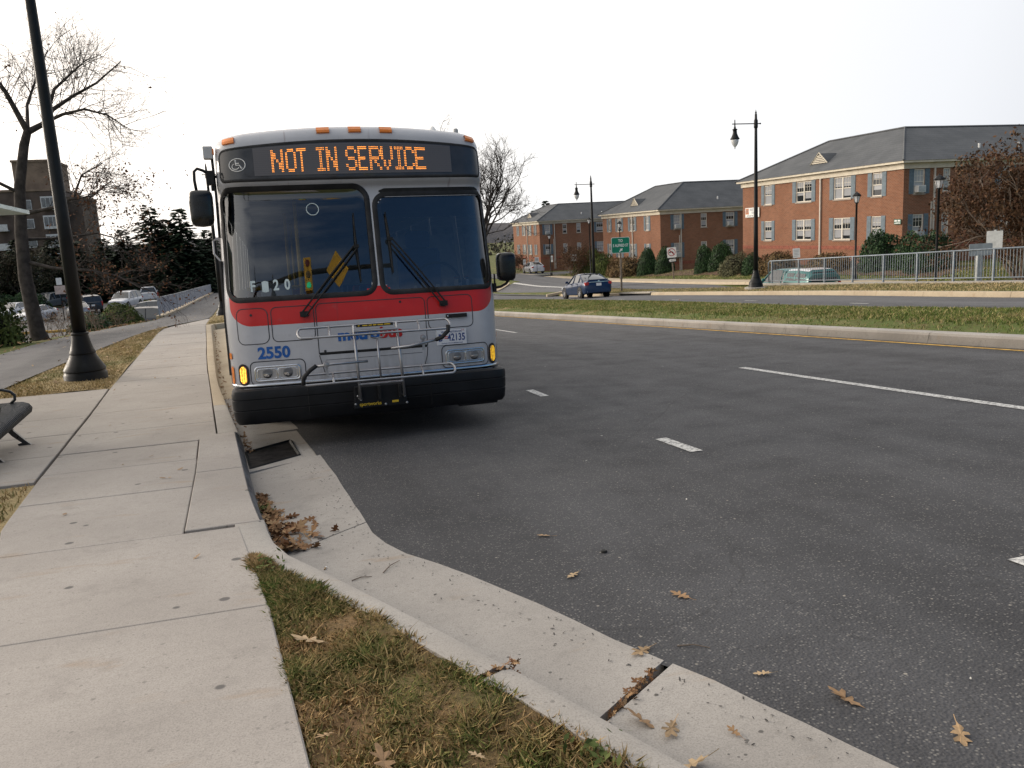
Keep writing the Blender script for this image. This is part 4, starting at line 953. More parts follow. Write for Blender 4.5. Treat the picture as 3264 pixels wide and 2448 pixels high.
# guide sign, turn sign, other signs
grn = plain('sign_green', (.0,.19,.115), .4, var=.06); sgn_w = plain('sign_white', (.74,.75,.74), .45, var=.05); wood = plain('weathered_wood_post', (.20,.16,.125), .9, var=.25, scale=8); sblk = plain('sign_black', (.015,.015,.015), .5); alum = plain('sign_back_aluminium', (.42,.44,.44), .5, .3, var=.1)
def board(parent, name, w, h, z, y, mat, r=.06, th=.008, x=0):
    P = [(x+a, y, z+c) for a, c in rrect(-w/2, w/2, -h/2, h/2, r, 4)]; b = MB(); b.prism(P, (0, th, 0)); return b.build(name, mat, parent)
def words(parent, txt, size, x, z, y, mat, bold=0, sx=1., name='lettering', spacing=1.0):
    me = text_mesh(txt, size, 'CENTER', bold, sx=sx, spacing=spacing)
    for v in me.vertices: v.co = Vector((x+v.co.x, y, z+v.co.y))
    return mk(name, me, mat, parent)
s_ = thing('street_sign', 'green road sign reading TO S ALFRED ST on a grey wooden post', 'road sign', (21.25, 48.6, -2.75), R(-14))
b = MB(); b.bx(-.055,.055,-.055,.055,-.3,2.75); b.build('post', wood, s_)
bd = board(s_, 'sign_panel', 1.16, .98, 2.93, -.085, sgn_w, .09); board(bd, 'sign_face', 1.11, .93, 2.93, -.090, grn, .08, .004)
words(bd, 'TO', .235, 0, 3.20, -.0925, sgn_w, .006, .85); words(bd, 'S ALFRED ST', .235, 0, 2.91, -.0925, sgn_w, .006, .74)
b = MB(); b.prism([(x*.36+.02, -.0925, 2.63+z*.36) for x, z in ((-.35,-.21),(-.21,-.35),(.06,-.08),(.18,-.20),(.30,.30),(-.20,.18),(-.08,.06))], (0,.001,0)); b.build('arrow', sgn_w, bd)
s_ = thing('turn_sign', 'white no left turn sign above a one way plate on a leaning wooden post', 'road sign', (30.8, 60.1, -3.0), R(-20))
s_.rotation_euler = (0, R(-4), R(-20))
b = MB(); b.bx(-.05,.05,-.05,.05,-.2,1.75); b.build('post', wood, s_)
bd = board(s_, 'sign_panel', .72, .80, 2.08, -.07, sgn_w, .05)
ringr = plain('sign_red', (.42,.015,.02), .45)
b = MB(); P = [[(.30*k*math.cos(a), -.074-dy, 2.10+.30*k*math.sin(a)) for k, dy in ((1,0),(.84,0))] for a in np.linspace(0, 2*math.pi, 29)]; b.grid(P); b.prism([(-.21,-.073,2.30),(-.17,-.073,2.34),(.21,-.073,1.90),(.17,-.073,1.86)], (0,.001,0)); b.build('prohibition_ring', ringr, bd, fix=True)
b = MB(); b.prism([(x, -.0715, 2.08+z) for x, z in ((.10,-.17),(.17,-.17),(.14,.02),(.02,.10),(-.10,.06),(-.09,.12),(-.23,.03),(-.13,-.07),(-.11,-.01),(-.01,.02),(.07,-.03))], (0,.0008,0)); b.build('arrow', sblk, bd)
bd = board(s_, 'one_way_plate', .62, .36, 1.47, -.07, sblk, .03); b = MB(); b.prism([(x, -.072, 1.47+z) for x, z in ((-.28,0),(-.16,.13),(-.16,.09),(.27,.09),(.27,-.09),(-.16,-.09),(-.16,-.13))], (0,.001,0)); b.build('arrow', sgn_w, bd); words(bd, 'ONE WAY', .10, .05, 1.47, -.0735, sblk, .003, .8)
s_ = thing('notice_sign', 'small white notice on a thin post above the teal pickup', 'notice sign', (29.4, 41.9, Tz(29.4,41.9)), R(-25)); s_.rotation_euler = (0, R(-3), R(-25))
b = MB(); b.bx(-.03,.03,-.03,.03,-.2,1.5); b.build('post', wood, s_); bd = board(s_, 'sign_panel', .40, .54, 1.62, -.045, sgn_w, .02)
for k in range(5): MB().bx(-.14, .14-.02*(k % 3), -.049, -.046, 1.77-.085*k, 1.80-.085*k).build('print', alum, bd)
s_ = thing('sign_back', 'wide grey sign seen from behind over the railing at the right', 'road sign', (24.0, 23.7, float(zserv(23.7))), R(-8))
b = MB(); b.bx(-.09,.02,-.05,.05,-.2,2.85); b.build('post', alum, s_); b = MB(); b.bx(.05,.12,-.05,.05,-.2,2.85); b.build('post', alum, s_); board(s_, 'sign_panel', .90, .42, 2.72, -.07, alum, .05)
s_ = thing('pole_sign', 'narrow grey sign on a post by the reddish tree, seen nearly edge-on', 'road sign', (25.5, 24.5, float(zserv(24.5))), R(-66))
b = MB(); b.bx(-.04,.04,-.04,.04,-.2,3.35); b.build('post', alum, s_); board(s_, 'sign_panel', .55, .62, 3.0, -.06, alum, .04); board(s_, 'sign_panel', .30, .5, 3.02, .06, sgn_w, .03)
for x, y, w, h, z, lab in ((31.2,96.5,.5,.62,1.75,'white parking notice left of the white car'),(31.5,84.5,.62,.72,1.9,'white notice on a post before the far brick wall'),(33.5,84.0,.9,.7,1.6,'wide framed white notice before the far brick wall'),(30.4,99,.32,.62,1.5,'small narrow white notice beside the distant brown shrubs'),(30.25,88.1,.22,.7,1.9,'narrow white plate hung on the lantern post by the white car')):
    s_ = thing('notice_sign', lab, 'notice sign', (x, y, Tz(x, y)), R(-15)); b = MB(); b.bx(-.025,.025,-.02,.02,-.1,z); b.build('post', blk, s_); board(s_, 'sign_panel', w, h, z+.0, -.04, sgn_w, .02); b = MB(); b.bx(-w*.35,w*.35,-.046,-.042,z-.1,z+.2); b.build('print', alum, s_)
# galvanised railing on the retaining wall
fz = lambda y: -1.64+(34-y)*.0504
rail = thing('railing', 'long galvanised steel railing on the low wall in front of the teal pickup', 'railing')
rw = thing('retaining_wall', 'low concrete wall capped along the far verge under the railing', 'low wall')
b = MB(); ys = np.linspace(35.2, -8, 12); b.grid([[(22.78,y,-3.3),(22.78,y,fz(y)),(22.30,y,fz(y)),(22.30,y,fz(y)-.5)] for y in ys]); b.quad((22.78,35.2,-3.3),(22.78,35.2,fz(35.2)),(22.30,35.2,fz(35.2)),(22.30,35.2,-3.3)); b.build('wall', Mt['stone'], rw)
posts = [34.05, 31.99, 30.19, 28.42, 26.67, 24.95, 23.27, 21.62, 19.9, 18.2, 16.5, 14.8]
pm = MB(); pm.bx(-.03,.03,-.03,.03,-.005,1.02); pme = pm.mesh('post')
pme.materials.append(Mt['galv']); bme = MB().lathe([(.010,.1),(.010,1.0)], 5, caps=False).mesh('baluster'); bme.materials.append(Mt['galv'])
for y in posts:
    o_ = mk('post', pme, None, rail); o_.location = (22.5, y, fz(y))
b = MB(); b.tube([(22.5,34.3,fz(34.3)+.1),(22.5,34.32,fz(34.3)+.95),(22.5,34.2,fz(34.2)+1.03),(22.5,14.8,fz(14.8)+1.03)], .03, 8); b.build('top_rail', Mt['galv'], rail, smooth=True)
b = MB(); b.tube([(22.5,34.3,fz(34.3)+.11),(22.5,14.8,fz(14.8)+.11)], .024, 6); b.build('bottom_rail', Mt['galv'], rail, smooth=True)
for a, c in zip(posts[:-1], posts[1:]):
    n = int((a-c)/.118)
    for k in range(1, n):
        y = a+(c-a)*k/n; o_ = mk('baluster', bme, None, rail); o_.location = (22.5, y, fz(y))
# picket railing along the foot path, far left
gp = plain('blue_grey_railing', (.30,.33,.40), .6, .2, var=.1)
pr_ = thing('path_railing', 'long blue grey picket railing beside the foot path left of the bus', 'railing')
xr = lambda y: float(path_l(y))-.12; zb_ = lambda y: float(zl(y))+.25
ys = np.arange(50, 119, 2.4)
b = MB(); b.grid([[(xr(y)+.22,y,zl(y)+.1),(xr(y)+.22,y,zb_(y)),(xr(y)-.22,y,zb_(y)),(xr(y)-.22,y,-5)] for y in ys]); b.quad(*[(xr(50)+dx_,50,z_) for dx_, z_ in ((.22,-1.9),(.22,zb_(50)),(-.22,zb_(50)),(-.22,-5))]); b.build('wall', Mt['kerb_tan'], pr_)
for a, c in zip(ys[:-1], ys[1:]):
    b = MB(); k = 30
    for i in range(k):
        y = a+(c-a)*(i+.5)/k; x = xr(y); z = zb_(y); b.bx(x-.02, x+.02, y-.027, y+.027, z+.08, z+.98)
    p_ = b.build('picket_panel', gp, pr_); p_['kind'] = 'stuff'
    b = MB(); b.tube([(xr(a),a,zb_(a)+1.0),(xr(c),c,zb_(c)+1.0)], .03, 6); b.build('top_rail', Mt['galv'], pr_)
    b = MB(); b.bx(xr(a)-.04, xr(a)+.04, a-.04, a+.04, zb_(a), zb_(a)+1.02); b.build('post', gp, pr_)
# bench
bn = thing('bench', 'black metal slatted bench at the left edge of the pavement', 'bench', (-2.62, 9.05, float(zl(9))+.155), R(3))
bm_ = plain('bench_metal', (.028,.03,.032), .33, .3, var=.2, spec=.6)
sec = [(-.26,.40),(-.20,.425),(-.05,.43),(.10,.43),(.17,.425),(.215,.405),(.235,.37),(.225,.335),(.19,.315),(.10,.31)]
for k in range(44):
    y = -.03-k*.043; b = MB(); b.tube([(x, y, z-.02) for x, z in sec], .0125, 6); b.build('slat', bm_, bn, smooth=True)
b = MB(); b.bx(-.24,.15,-1.92,-.02,.375,.392); b.build('seat_pan', bm_, bn)
for yy in (-.12, -1.0, -1.85):
    b = MB(); P = [(.16,.38),(.145,.28),(.17,.16),(.26,.05),(.31,.0),(.20,.0),(.19,.025),(.23,.03),(.15,.11),(.08,.22),(-.02,.27),(-.13,.22),(-.20,.10),(-.25,.0),(-.33,.0),(-.27,.12),(-.20,.26),(-.15,.38)]
    P = [(x-.10 if x > 0 else x, z) for x, z in P]
    b.prism([(x, yy-.02, z) for x, z in P], (0, .04, 0)); b.build('leg', bm_, bn)
for yy in (-.10, -.72, -1.3, -1.86):
    P = [(-.24,.42)]+[(-.24,.50),(-.20,.555),(-.12,.575),(.02,.565),(.09,.54),(.125,.50),(.12,.455),(.08,.42)]
    b = MB(); b.tube([(x, yy, z) for x, z in P], .015, 6); b.build('armrest', bm_, bn, smooth=True)
# bus shelter: only the corner of its roof comes into the picture
sh = thing('bus_shelter', 'bus shelter whose pale roof corner enters at the left edge', 'bus shelter', (-4.9, 11.0, float(zl(11))+.155))
z0_ = float(zl(11))+.155; zt_ = 2.03-z0_
shm = plain('shelter_roof', (.45,.55,.52), .35, var=.06); 
b = MB(); e_ = [(1.83,2.0,zt_),(1.83,-3.0,zt_+.12),(-.9,-3.0,zt_+.12),(-.9,2.0,zt_)]; t2 = [(.45,1.2,zt_+.34),(.45,-2.2,zt_+.46),(.1,-2.2,zt_+.46),(.1,1.2,zt_+.34)]
b.add(e_+t2+[(x,y,z-.05) for x,y,z in e_], [(4,5,6,7),(0,1,5,4),(1,2,6,5),(2,3,7,6),(3,0,4,7),(0,3,11,8),(1,0,8,9),(2,1,9,10),(3,2,10,11),(8,11,10,9)]); b.build('roof', shm, sh)
for x, y in ((.2,1.2),(.2,-2.2),(-.7,1.2),(-.7,-2.2)): b = MB(); b.bx(x-.04,x+.04,y-.04,y+.04,-.05,zt_+.12); b.build('post', blk, sh)
b = MB(); b.bx(-.72,-.70,-2.16,1.16,.25,2.0); b.build('glass_panel', Mt['clear'], sh)

# ---------------------------------------------------------------- brick apartment buildings
def brickmat(name, c1, c2, mortar):
    t = NT(name); uv = t.n('ShaderNodeUVMap').outputs[0]
    b = t.n('ShaderNodeTexBrick'); t.l(uv, b.inputs['Vector'])
    b.inputs['Color1'].default_value = c1+(1,); b.inputs['Color2'].default_value = c2+(1,); b.inputs['Mortar'].default_value = mortar+(1,)
    b.inputs['Scale'].default_value = 1.0; b.inputs['Brick Width'].default_value = .215; b.inputs['Row Height'].default_value = .075; b.inputs['Mortar Size'].default_value = .009; b.inputs['Bias'].default_value = -.1
    n = t.noise(t.scaled(uv, (.7, .5, 1)), 1.0, 5)
    c = t.mix(t.rng(n, .35, .75, 0, .35), b.outputs['Color'], tuple(x*.55 for x in c1))
    v = t.vor(t.scaled(uv, (4.6, 13.3, 1)), 1.0, rand=1, out='Color'); s3 = t.n('ShaderNodeSeparateColor'); t.l(v, s3.inputs[0])
    c = t.mix(t.rng(s3.outputs[0], .75, .95, 0, .2), c, tuple(x*.5 for x in c2))
    t.col(c); t.rough(.9); t.bump(b.outputs['Fac'], .5, -.008); return t.m
Mt['brick'] = brickmat('red_brick', (.25,.092,.043), (.18,.064,.031), (.29,.215,.155))
Mt['brickdk'] = brickmat('soldier_brick', (.25,.088,.055), (.20,.072,.045), (.22,.15,.12))
t = NT('roof_shingle'); p = t.obj(); uv = t.pos()
c = t.mix(t.rng(t.noise(uv, .8, 5), .3, .7), (.078,.084,.090), (.112,.118,.124)); c = t.mix(t.rng(t.noise(uv, 14, 3, .7), .4, .7, 0, .6), c, (.055,.058,.064))
sp = t.n('ShaderNodeSeparateXYZ'); t.l(uv, sp.inputs[0]); w = t.mul(t.mul(sp.outputs[2], 40.), 0, 'SINE'); c = t.mix(t.rng(w, .8, 1, 0, .35), c, (.03,.032,.035)); t.col(c); t.rough(.9); Mt['shingle'] = t.m
shut = plain('blue_grey_shutter', (.12,.165,.20), .55, var=.1)
frame_m = plain('window_frame_paint', (.66,.62,.54), .5, var=.05); sillm = plain('stone_sill', (.33,.28,.235), .8, var=.1); acm = plain('air_conditioner', (.60,.60,.58), .5, var=.06); gal = plain('downspout_white', (.52,.48,.42), .5, var=.08)
def paneM(name, blind):
    t = NT(name); ob = t.n('ShaderNodeObjectInfo').outputs['Random']; g = t.n('ShaderNodeTexCoord').outputs['Generated']; s3 = t.n('ShaderNodeSeparateXYZ'); t.l(g, s3.inputs[0])
    lim = t.rng(ob, 0, 1, -.2, .75, False); isb = t.mul(s3.outputs[2], lim, 'GREATER_THAN')
    sl = t.mul(t.mul(s3.outputs[2], 75.), 0, 'SINE'); bl = t.mix(t.rng(sl, .2, 1), (.30,.31,.33), (.42,.43,.45))
    t.col(t.mix(t.mul(isb, blind), (.022,.026,.030), bl)); t.rough(.06); t.b.inputs['Specular IOR Level'].default_value = .6; return t.m
Mt['bpane'] = paneM('apartment_pane', 1.0)
def wall(name, org, d, W, z0, z1, holes, mat, parent, nrm, depth=.11, uo=0.0):
    """vertical wall from org along d (unit), outward nrm; holes (a0,a1,z0,z1) with reveals"""
    d = Vector(d); nrm = Vector(nrm); org = Vector(org)
    xs = sorted({0, W}|{h[0] for h in holes}|{h[1] for h in holes}); zs = sorted({z0, z1}|{h[2] for h in holes}|{h[3] for h in holes})
    V = []; F = []; UV = []
    def q(pts, uvs):
        o = len(V); V.extend(pts); F.append((o, o+1, o+2, o+3)); UV.extend(uvs)
    P = lambda a, z, k=0: org+d*a+Vector((0, 0, z))-nrm*k
    for i in range(len(xs)-1):
        for j in range(len(zs)-1):
            a, b, c, e = xs[i], xs[i+1], zs[j], zs[j+1]; m_ = ((a+b)/2, (c+e)/2)
            if any(h[0] < m_[0] < h[1] and h[2] < m_[1] < h[3] for h in holes): continue
            q([P(a,c),P(b,c),P(b,e),P(a,e)], [(a+uo,c),(b+uo,c),(b+uo,e),(a+uo,e)])
    for a, b, c, e in holes:
        for (p1, p2) in (((a,c),(b,c)),((b,c),(b,e)),((b,e),(a,e)),((a,e),(a,c))):
            q([P(*p1),P(*p2),P(*p2,depth),P(*p1,depth)], [(p1[0],p1[1]),(p2[0],p2[1]),(p2[0]+.1,p2[1]),(p1[0]+.1,p1[1])])
    me = bpy.data.meshes.new(name); me.from_pydata([tuple(v) for v in V], [], F)
    ul = me.uv_layers.new(name='UVMap')
    for k, l_ in enumerate(me.loops): ul.data[k].uv = UV[k]
    me.update(); o = mk(name, me, mat, parent)
    return o
def window(parent, org, d, nrm, a0, a1, z0, z1, dbl, shutters, ac=False, sh_w=.36):
    d = Vector(d); nrm = Vector(nrm); org = Vector(org)
    def B(m, a, b, c, e, k0, k1):
        p = [org+d*x+Vector((0,0,z))+nrm*k for k in (k0, k1) for x, z in ((a,c),(b,c),(b,e),(a,e))]
        m.add(p, [(0,1,2,3),(7,6,5,4),(0,4,5,1),(1,5,6,2),(2,6,7,3),(3,7,4,0)])
    m = MB(); t_ = .055
    B(m,a0,a1,z1-t_,z1,-.10,-.02); B(m,a0,a1,z0,z0+t_,-.10,-.015); B(m,a0,a0+t_,z0+t_,z1-t_,-.10,-.02); B(m,a1-t_,a1,z0+t_,z1-t_,-.10,-.02)
    lights = [(a0+t_, a1-t_)]
    if dbl: mid = (a0+a1)/2; B(m,mid-.05,mid+.05,z0+t_,z1-t_,-.10,-.018); lights = [(a0+t_, mid-.05), (mid+.05, a1-t_)]
    zm = (z0+z1)/2-.02
    for a, b in lights: B(m,a,b,zm-.025,zm+.025,-.09,-.035)
    w = m.build('window', frame_m, parent, fix=False)
    for a, b in lights:
        for c, e, k in ((z0+t_,zm-.025,-.075),(zm+.025,z1-t_,-.06)):
            m = MB(); B(m,a,b,c,e,k-.02,k); m.build('pane', Mt['bpane'], w)
        m = MB()
        for i in (1, 2): x = a+(b-a)*i/3; B(m,x-.008,x+.008,zm+.025,z1-t_,-.06,-.045)
        zz_ = (zm+z1-t_)/2; B(m,a,b,zz_-.008,zz_+.008,-.06,-.044); o_ = m.build('muntin', frame_m, w); o_['kind'] = 'stuff'
    m = MB(); B(m,a0-.06,a1+.06,z0-.09,z0-.003,-.10,.05); m.build('sill', sillm, w)
    if shutters:
        for s0 in (a0-sh_w-.01, a1+.01):
            m = MB(); B(m,s0,s0+sh_w,z0-.02,z1+.02,.004,.03)
            for c, e in ((z0+.05,zm-.06),(zm+.06,z1-.05)):
                n = 9
                for k in range(n): zc_ = c+(e-c)*(k+.5)/n; B(m,s0+.05,s0+sh_w-.05,zc_-.02,zc_+.012,.03,.04)
            m.build('shutter', shut, parent)
    if ac:
        mid = (a0+a1)/2; m = MB(); B(m,mid-.30,mid+.22,z0+.06,z0+.44,-.05,.30); o_ = m.build('air_conditioner', acm, w)
        m = MB(); B(m,mid-.26,mid+.18,z0+.10,z0+.40,.30,.312); m.build('grille', alum, o_)
def building(label, Y0, Y1, zg, eave, fwin, swin, zrow, ridge, X0=35.3, depth=9.0, LX=24.0, dorm=True):
    b_ = thing('apartment_building', label, 'building')
    W = Y1-Y0; nF = (-1, 0, 0); nS = (0, -1, 0)
    top = eave-.12
    fh = []; sh_ = []
    for (a, c, dbl) in fwin:
        w_ = .40 if dbl else .36
        for z0, z1 in zrow: fh.append((a-Y0+w_, c-Y0-w_, z0, z1, dbl))
    for (a, c, st_, ac) in swin:
        for r_, (z0, z1) in enumerate(zrow): sh_.append((a, c, z0+(0 if st_ else .05), z1, st_, ac if (r_ == 0 or ac == 2) else False))
    soldier = zrow[1][0]-.62
    wall('wall', (X0,Y0,0), (0,1,0), W, zg-1, top, [h[:4] for h in fh], Mt['brick'], b_, nF)
    wall('wall', (X0,Y0,0), (1,0,0), LX, zg-1, top, [h[:4] for h in sh_], Mt['brick'], b_, nS, uo=3.1)
    m = MB(); m.quad((X0+depth,Y1,zg-1),(X0,Y1,zg-1),(X0,Y1,top),(X0+depth,Y1,top)); m.quad((X0+LX,Y0,zg-1),(X0+LX,Y0+11,zg-1),(X0+LX,Y0+11,top),(X0+LX,Y0,top)); m.quad((X0+LX,Y0+11,zg-1),(X0+depth,Y0+11,zg-1),(X0+depth,Y0+11,top),(X0+LX,Y0+11,top)); m.build('rear_wall', Mt['brickdk'], b_)
    # darker water-table course, slightly proud
    m = MB(); m.bx(X0-.018,X0+.01,Y0-.018,Y1,soldier,soldier+.24); m.bx(X0+.011,X0+LX,Y0-.018,Y0+.01,soldier,soldier+.24); m.build('water_table', plain('dark_brick_band', (.25,.085,.055), .9, var=.2, scale=9), b_)
    # frieze and gutter
    m = MB(); m.bx(X0-.10,X0+.02,Y0-.10,Y1+.10,top-.30,top+.02); m.bx(X0+.021,X0+LX,Y0-.10,Y0+.02,top-.30,top+.02); m.bx(X0-.13,X0-.10,Y0-.13,Y1+.1,top-.06,top+.02); m.build('frieze', Mt['cream'], b_)
    m = MB(); m.bx(X0-.38,X0-.101,Y0-.38,Y1+.30,top+.021,top+.14); m.bx(X0-.10,X0+LX,Y0-.38,Y0-.101,top+.021,top+.14); m.build('eave_gutter', Mt['cream'], b_)
    # hipped roof: front block with ridge along the road, wing running back
    (ry0, ry1, rz, rx) = ridge; e = .42; ze = top+.145
    E = [(X0-e,Y0-e,ze),(X0-e,Y1+e,ze),(X0+depth+e,Y1+e,ze),(X0+depth+e,Y0+11.5,ze),(X0+LX+e,Y0+11.5,ze),(X0+LX+e,Y0-e,ze)]
    Rg = [(rx,ry0,rz),(rx,ry1,rz),(X0+LX-4,ry0,rz-.05)]
    m = MB(); m.add(E+Rg, [(0,6,7,1),(1,7,2),(2,7,6,3),(3,6,8,4),(4,8,5),(5,8,6,0)])
    rf = m.build('roof', Mt['shingle'], b_)
    m = MB(); 
    for a, c in ((E[0],Rg[0]),(E[1],Rg[1]),(Rg[0],Rg[1]),(Rg[0],Rg[2])): m.tube([Vector(a)+Vector((0,0,.02)), Vector(c)+Vector((0,0,.02))], .07, 4)
    o_ = m.build('ridge_caps', Mt['shingle'], rf); o_['kind'] = 'stuff'
    # louvred gablet and vent pipes on the roof
    if dorm:
        yc = (Y0+Y1)/2+.3; fx = (rx-(X0-e)); zt = lambda x: ze+(rz-ze)*(x-(X0-e))/fx
        x1 = X0+.75; zb = zt(x1)+.02; m = MB(); P = [(x1,yc-.85,zb),(x1,yc+.85,zb),(x1,yc,zb+.68)]; hb = x1+.68/((rz-ze)/fx)
        m.add(P+[(hb,yc,zb+.68)], [(0,2,3),(1,3,2)]); g_ = m.build('gablet', Mt['shingle'], rf)
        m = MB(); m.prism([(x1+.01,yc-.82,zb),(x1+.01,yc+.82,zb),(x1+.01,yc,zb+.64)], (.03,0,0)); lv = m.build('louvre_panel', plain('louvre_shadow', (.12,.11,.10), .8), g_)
        for k in range(5): hz = .06+k*.11; hwid = .80*(1-hz/.66); MB().bx(x1-.02,x1+.005,yc-hwid,yc+hwid,zb+hz-.03,zb+hz+.03).build('louvre_slat', Mt['cream'], g_)
        for y_ in (-1, 1): MB().tube([(x1-.02,yc+.9*y_,zb),(x1-.02,yc,zb+.72)], .045, 4).build('gablet_trim', Mt['cream'], g_)
    for xx in (X0+6.5, X0+9.5): 
        zz_ = ze+(rz-ze)*.30; yv = Y0-e+(ry0-Y0+e)*.30; MB().tube([(xx,yv,zz_-.1),(xx,yv,zz_+.25)], .07, 8).build('vent_pipe', Mt['white'], rf)
    for (a0, a1, z0, z1, dbl) in fh: window(b_, (X0,Y0,0), (0,1,0), nF, a0, a1, z0, z1, dbl, True, sh_w=.40 if dbl else .36)
    for (a0, a1, z0, z1, st_, ac) in sh_: window(b_, (X0,Y0,0), (1,0,0), nS, a0, a1, z0, z1, False, st_, bool(ac), sh_w=.33)
    # downspouts
    yd = Y0+W*.44
    MB().bx(X0-.11,X0-.02,yd-.05,yd+.05,zg,top-.28).build('downspout', gal, b_); MB().bx(X0+2.05,X0+2.14,Y0-.11,Y0-.02,zg,top-.28).build('downspout', gal, b_)
    MB().bx(X0+1.9,X0+1.97,Y0-.09,Y0-.02,zg,zrow[1][1]+.7).build('service_conduit', gal, b_)
    return b_
SW = [(.70,1.44,True,2),(2.75,3.25,False,0),(6.85,7.65,True,2),(9.5,10.0,False,0),(13.0,13.8,True,1),(16.5,17.0,False,0),(19.5,20.3,True,0)]
B1 = building('nearest two storey brick apartment block with blue shutters and grey hip roof', 40.4, 57.3, -2.0, 4.12, [(53.1,54.76,False),(48.45,50.95,True),(44.5,46.95,True),(41.8,43.37,False)], SW, [(2.30,3.66),(-.25,1.12)], (45.6,53.1,6.55,39.8))
B2 = building('middle brick apartment block with blue shutters, behind the green street sign', 71.4, 85.3, -3.4, 2.60, [(82.85,84.1,False),(79.9,81.8,True),(76.65,78.6,True),(73.5,74.9,False)], [(1.38,2.08,True,2),(4.2,4.82,False,0),(6.85,7.75,True,2),(10.0,10.6,False,0),(13.5,14.3,True,1),(18,18.7,True,0)], [(.78,2.10),(-1.86,-.50)], (75.3,81.5,5.2,39.8))
B3 = building('farthest brick apartment block with a long dark side wall, left of the tall lamp', 107.4, 119.8, -3.9, 2.52, [(116.9,118.0,False),(113.7,115.3,True),(111.0,112.6,True),(108.7,109.8,False)], [(.75,1.5,True,2),(3.3,3.9,False,0),(5.3,5.9,False,0),(8.2,9.2,True,0),(12,12.7,False,0)], [(.70,2.02),(-1.92,-.60)], (112,117.8,4.78,39.8))
# apartment name board and house-number plate on the nearest block
nb = thing('name_board', 'white apartment name board on the left end of the nearest brick building', 'sign', (35.22, 55.85, 1.82), R(-90))
board(nb, 'panel', 1.86, .70, 0, -.03, sgn_w, .01, .03)
b = MB(); b.bx(-.88,-.46,-.036,-.031,-.13,.30); o_ = b.build('emblem', plain('orange_logo', (.50,.16,.05), .5), nb)
b = MB(); b.tube([(-.82,-.04,.24),(-.73,-.04,-.06),(-.64,-.04,.22),(-.56,-.04,-.06),(-.50,-.04,.26)], .018, 4); b.build('emblem_stroke', sgn_w, o_)
words(nb, 'WEST', .24, -.06, .19, -.035, plain('sign_grey', (.22,.24,.28), .5), .003, .85); words(nb, 'STA', .22, .10, -.04, -.035, plain('sign_grey2', (.22,.24,.28), .5), .003, .85); words(nb, 'APARTM', .135, -.27, -.25, -.035, sblk, .003, 1.2, spacing=1.5)
hn = thing('house_number_plate', 'small green plate with numbers at the corner of the nearest brick building', 'sign', (35.24, 40.72, .75), R(-90))
board(hn, 'panel', .56, .30, 0, -.02, plain('plate_green', (.02,.10,.06), .5), .01, .02); [MB().bx(a, b_, -.024, -.0205, c, d).build('print', sgn_w, hn) for a, b_, c, d in ((-.23,-.03,.01,.10),(.03,.22,.01,.10),(-.24,-.20,-.11,-.06),(-.17,.23,-.10,-.05))]
# tall apartment tower far left, behind the trees
tb = plain('tan_brick', (.088,.067,.058), .9, var=.2, scale=.6); tb2 = plain('pale_brick', (.20,.15,.115), .9, var=.15, scale=.6); tw = plain('tower_white', (.50,.52,.55), .6, var=.1)
ap = thing('apartment_tower', 'tall brown apartment tower with white bays behind the bare oak', 'building', (-35, 150, -5))
for nm, x0, x1, y0, y1, h_, mt in (('main_block',-14,4.6,0,14,16.6,tb),('upper_block',-2.2,3.6,1.2,12,21.2,tb2),('lower_block',4.62,7.0,1.5,14,15.3,tb)):
    b = MB(); b.bx(x0,x1,y0,y1,0,h_); o_ = b.build(nm, mt, ap); b = MB(); b.bx(x0-.15,x1+.15,y0-.15,y1+.15,h_,h_+.35); b.build('parapet', tb2, o_)
for f_ in range(5):
    z = 2.0+f_*2.95
    for x, w_ in ((-12.5,1.4),(-9.5,1.4),(-6.5,1.4),(-.6,1.3)):
        b = MB(); b.bx(x-w_/2,x+w_/2,-.06,.02,z,z+1.5); o_ = b.build('window', tw, ap); b = MB(); b.bx(x-w_/2+.1,x+w_/2-.1,-.09,-.061,z+.1,z+1.4); b.build('pane', Mt['pane'], o_)
    b = MB(); b.bx(1.6,3.6,-1.0,.0,z-.2,z+1.9); o_ = b.build('bay_window', tw, ap)
    for k in range(3): b = MB(); b.bx(1.75+.62*k,2.25+.62*k,-1.04,-1.001,z+.25,z+1.65); b.build('pane', Mt['pane'], o_)
    b = MB(); b.bx(-5.2,-3.6,-.9,-.0,z-.25,z-.1); b.bx(-5.2,-3.6,-.92,-.88,z-.1,z+.8); b.build('balcony', tw, ap)

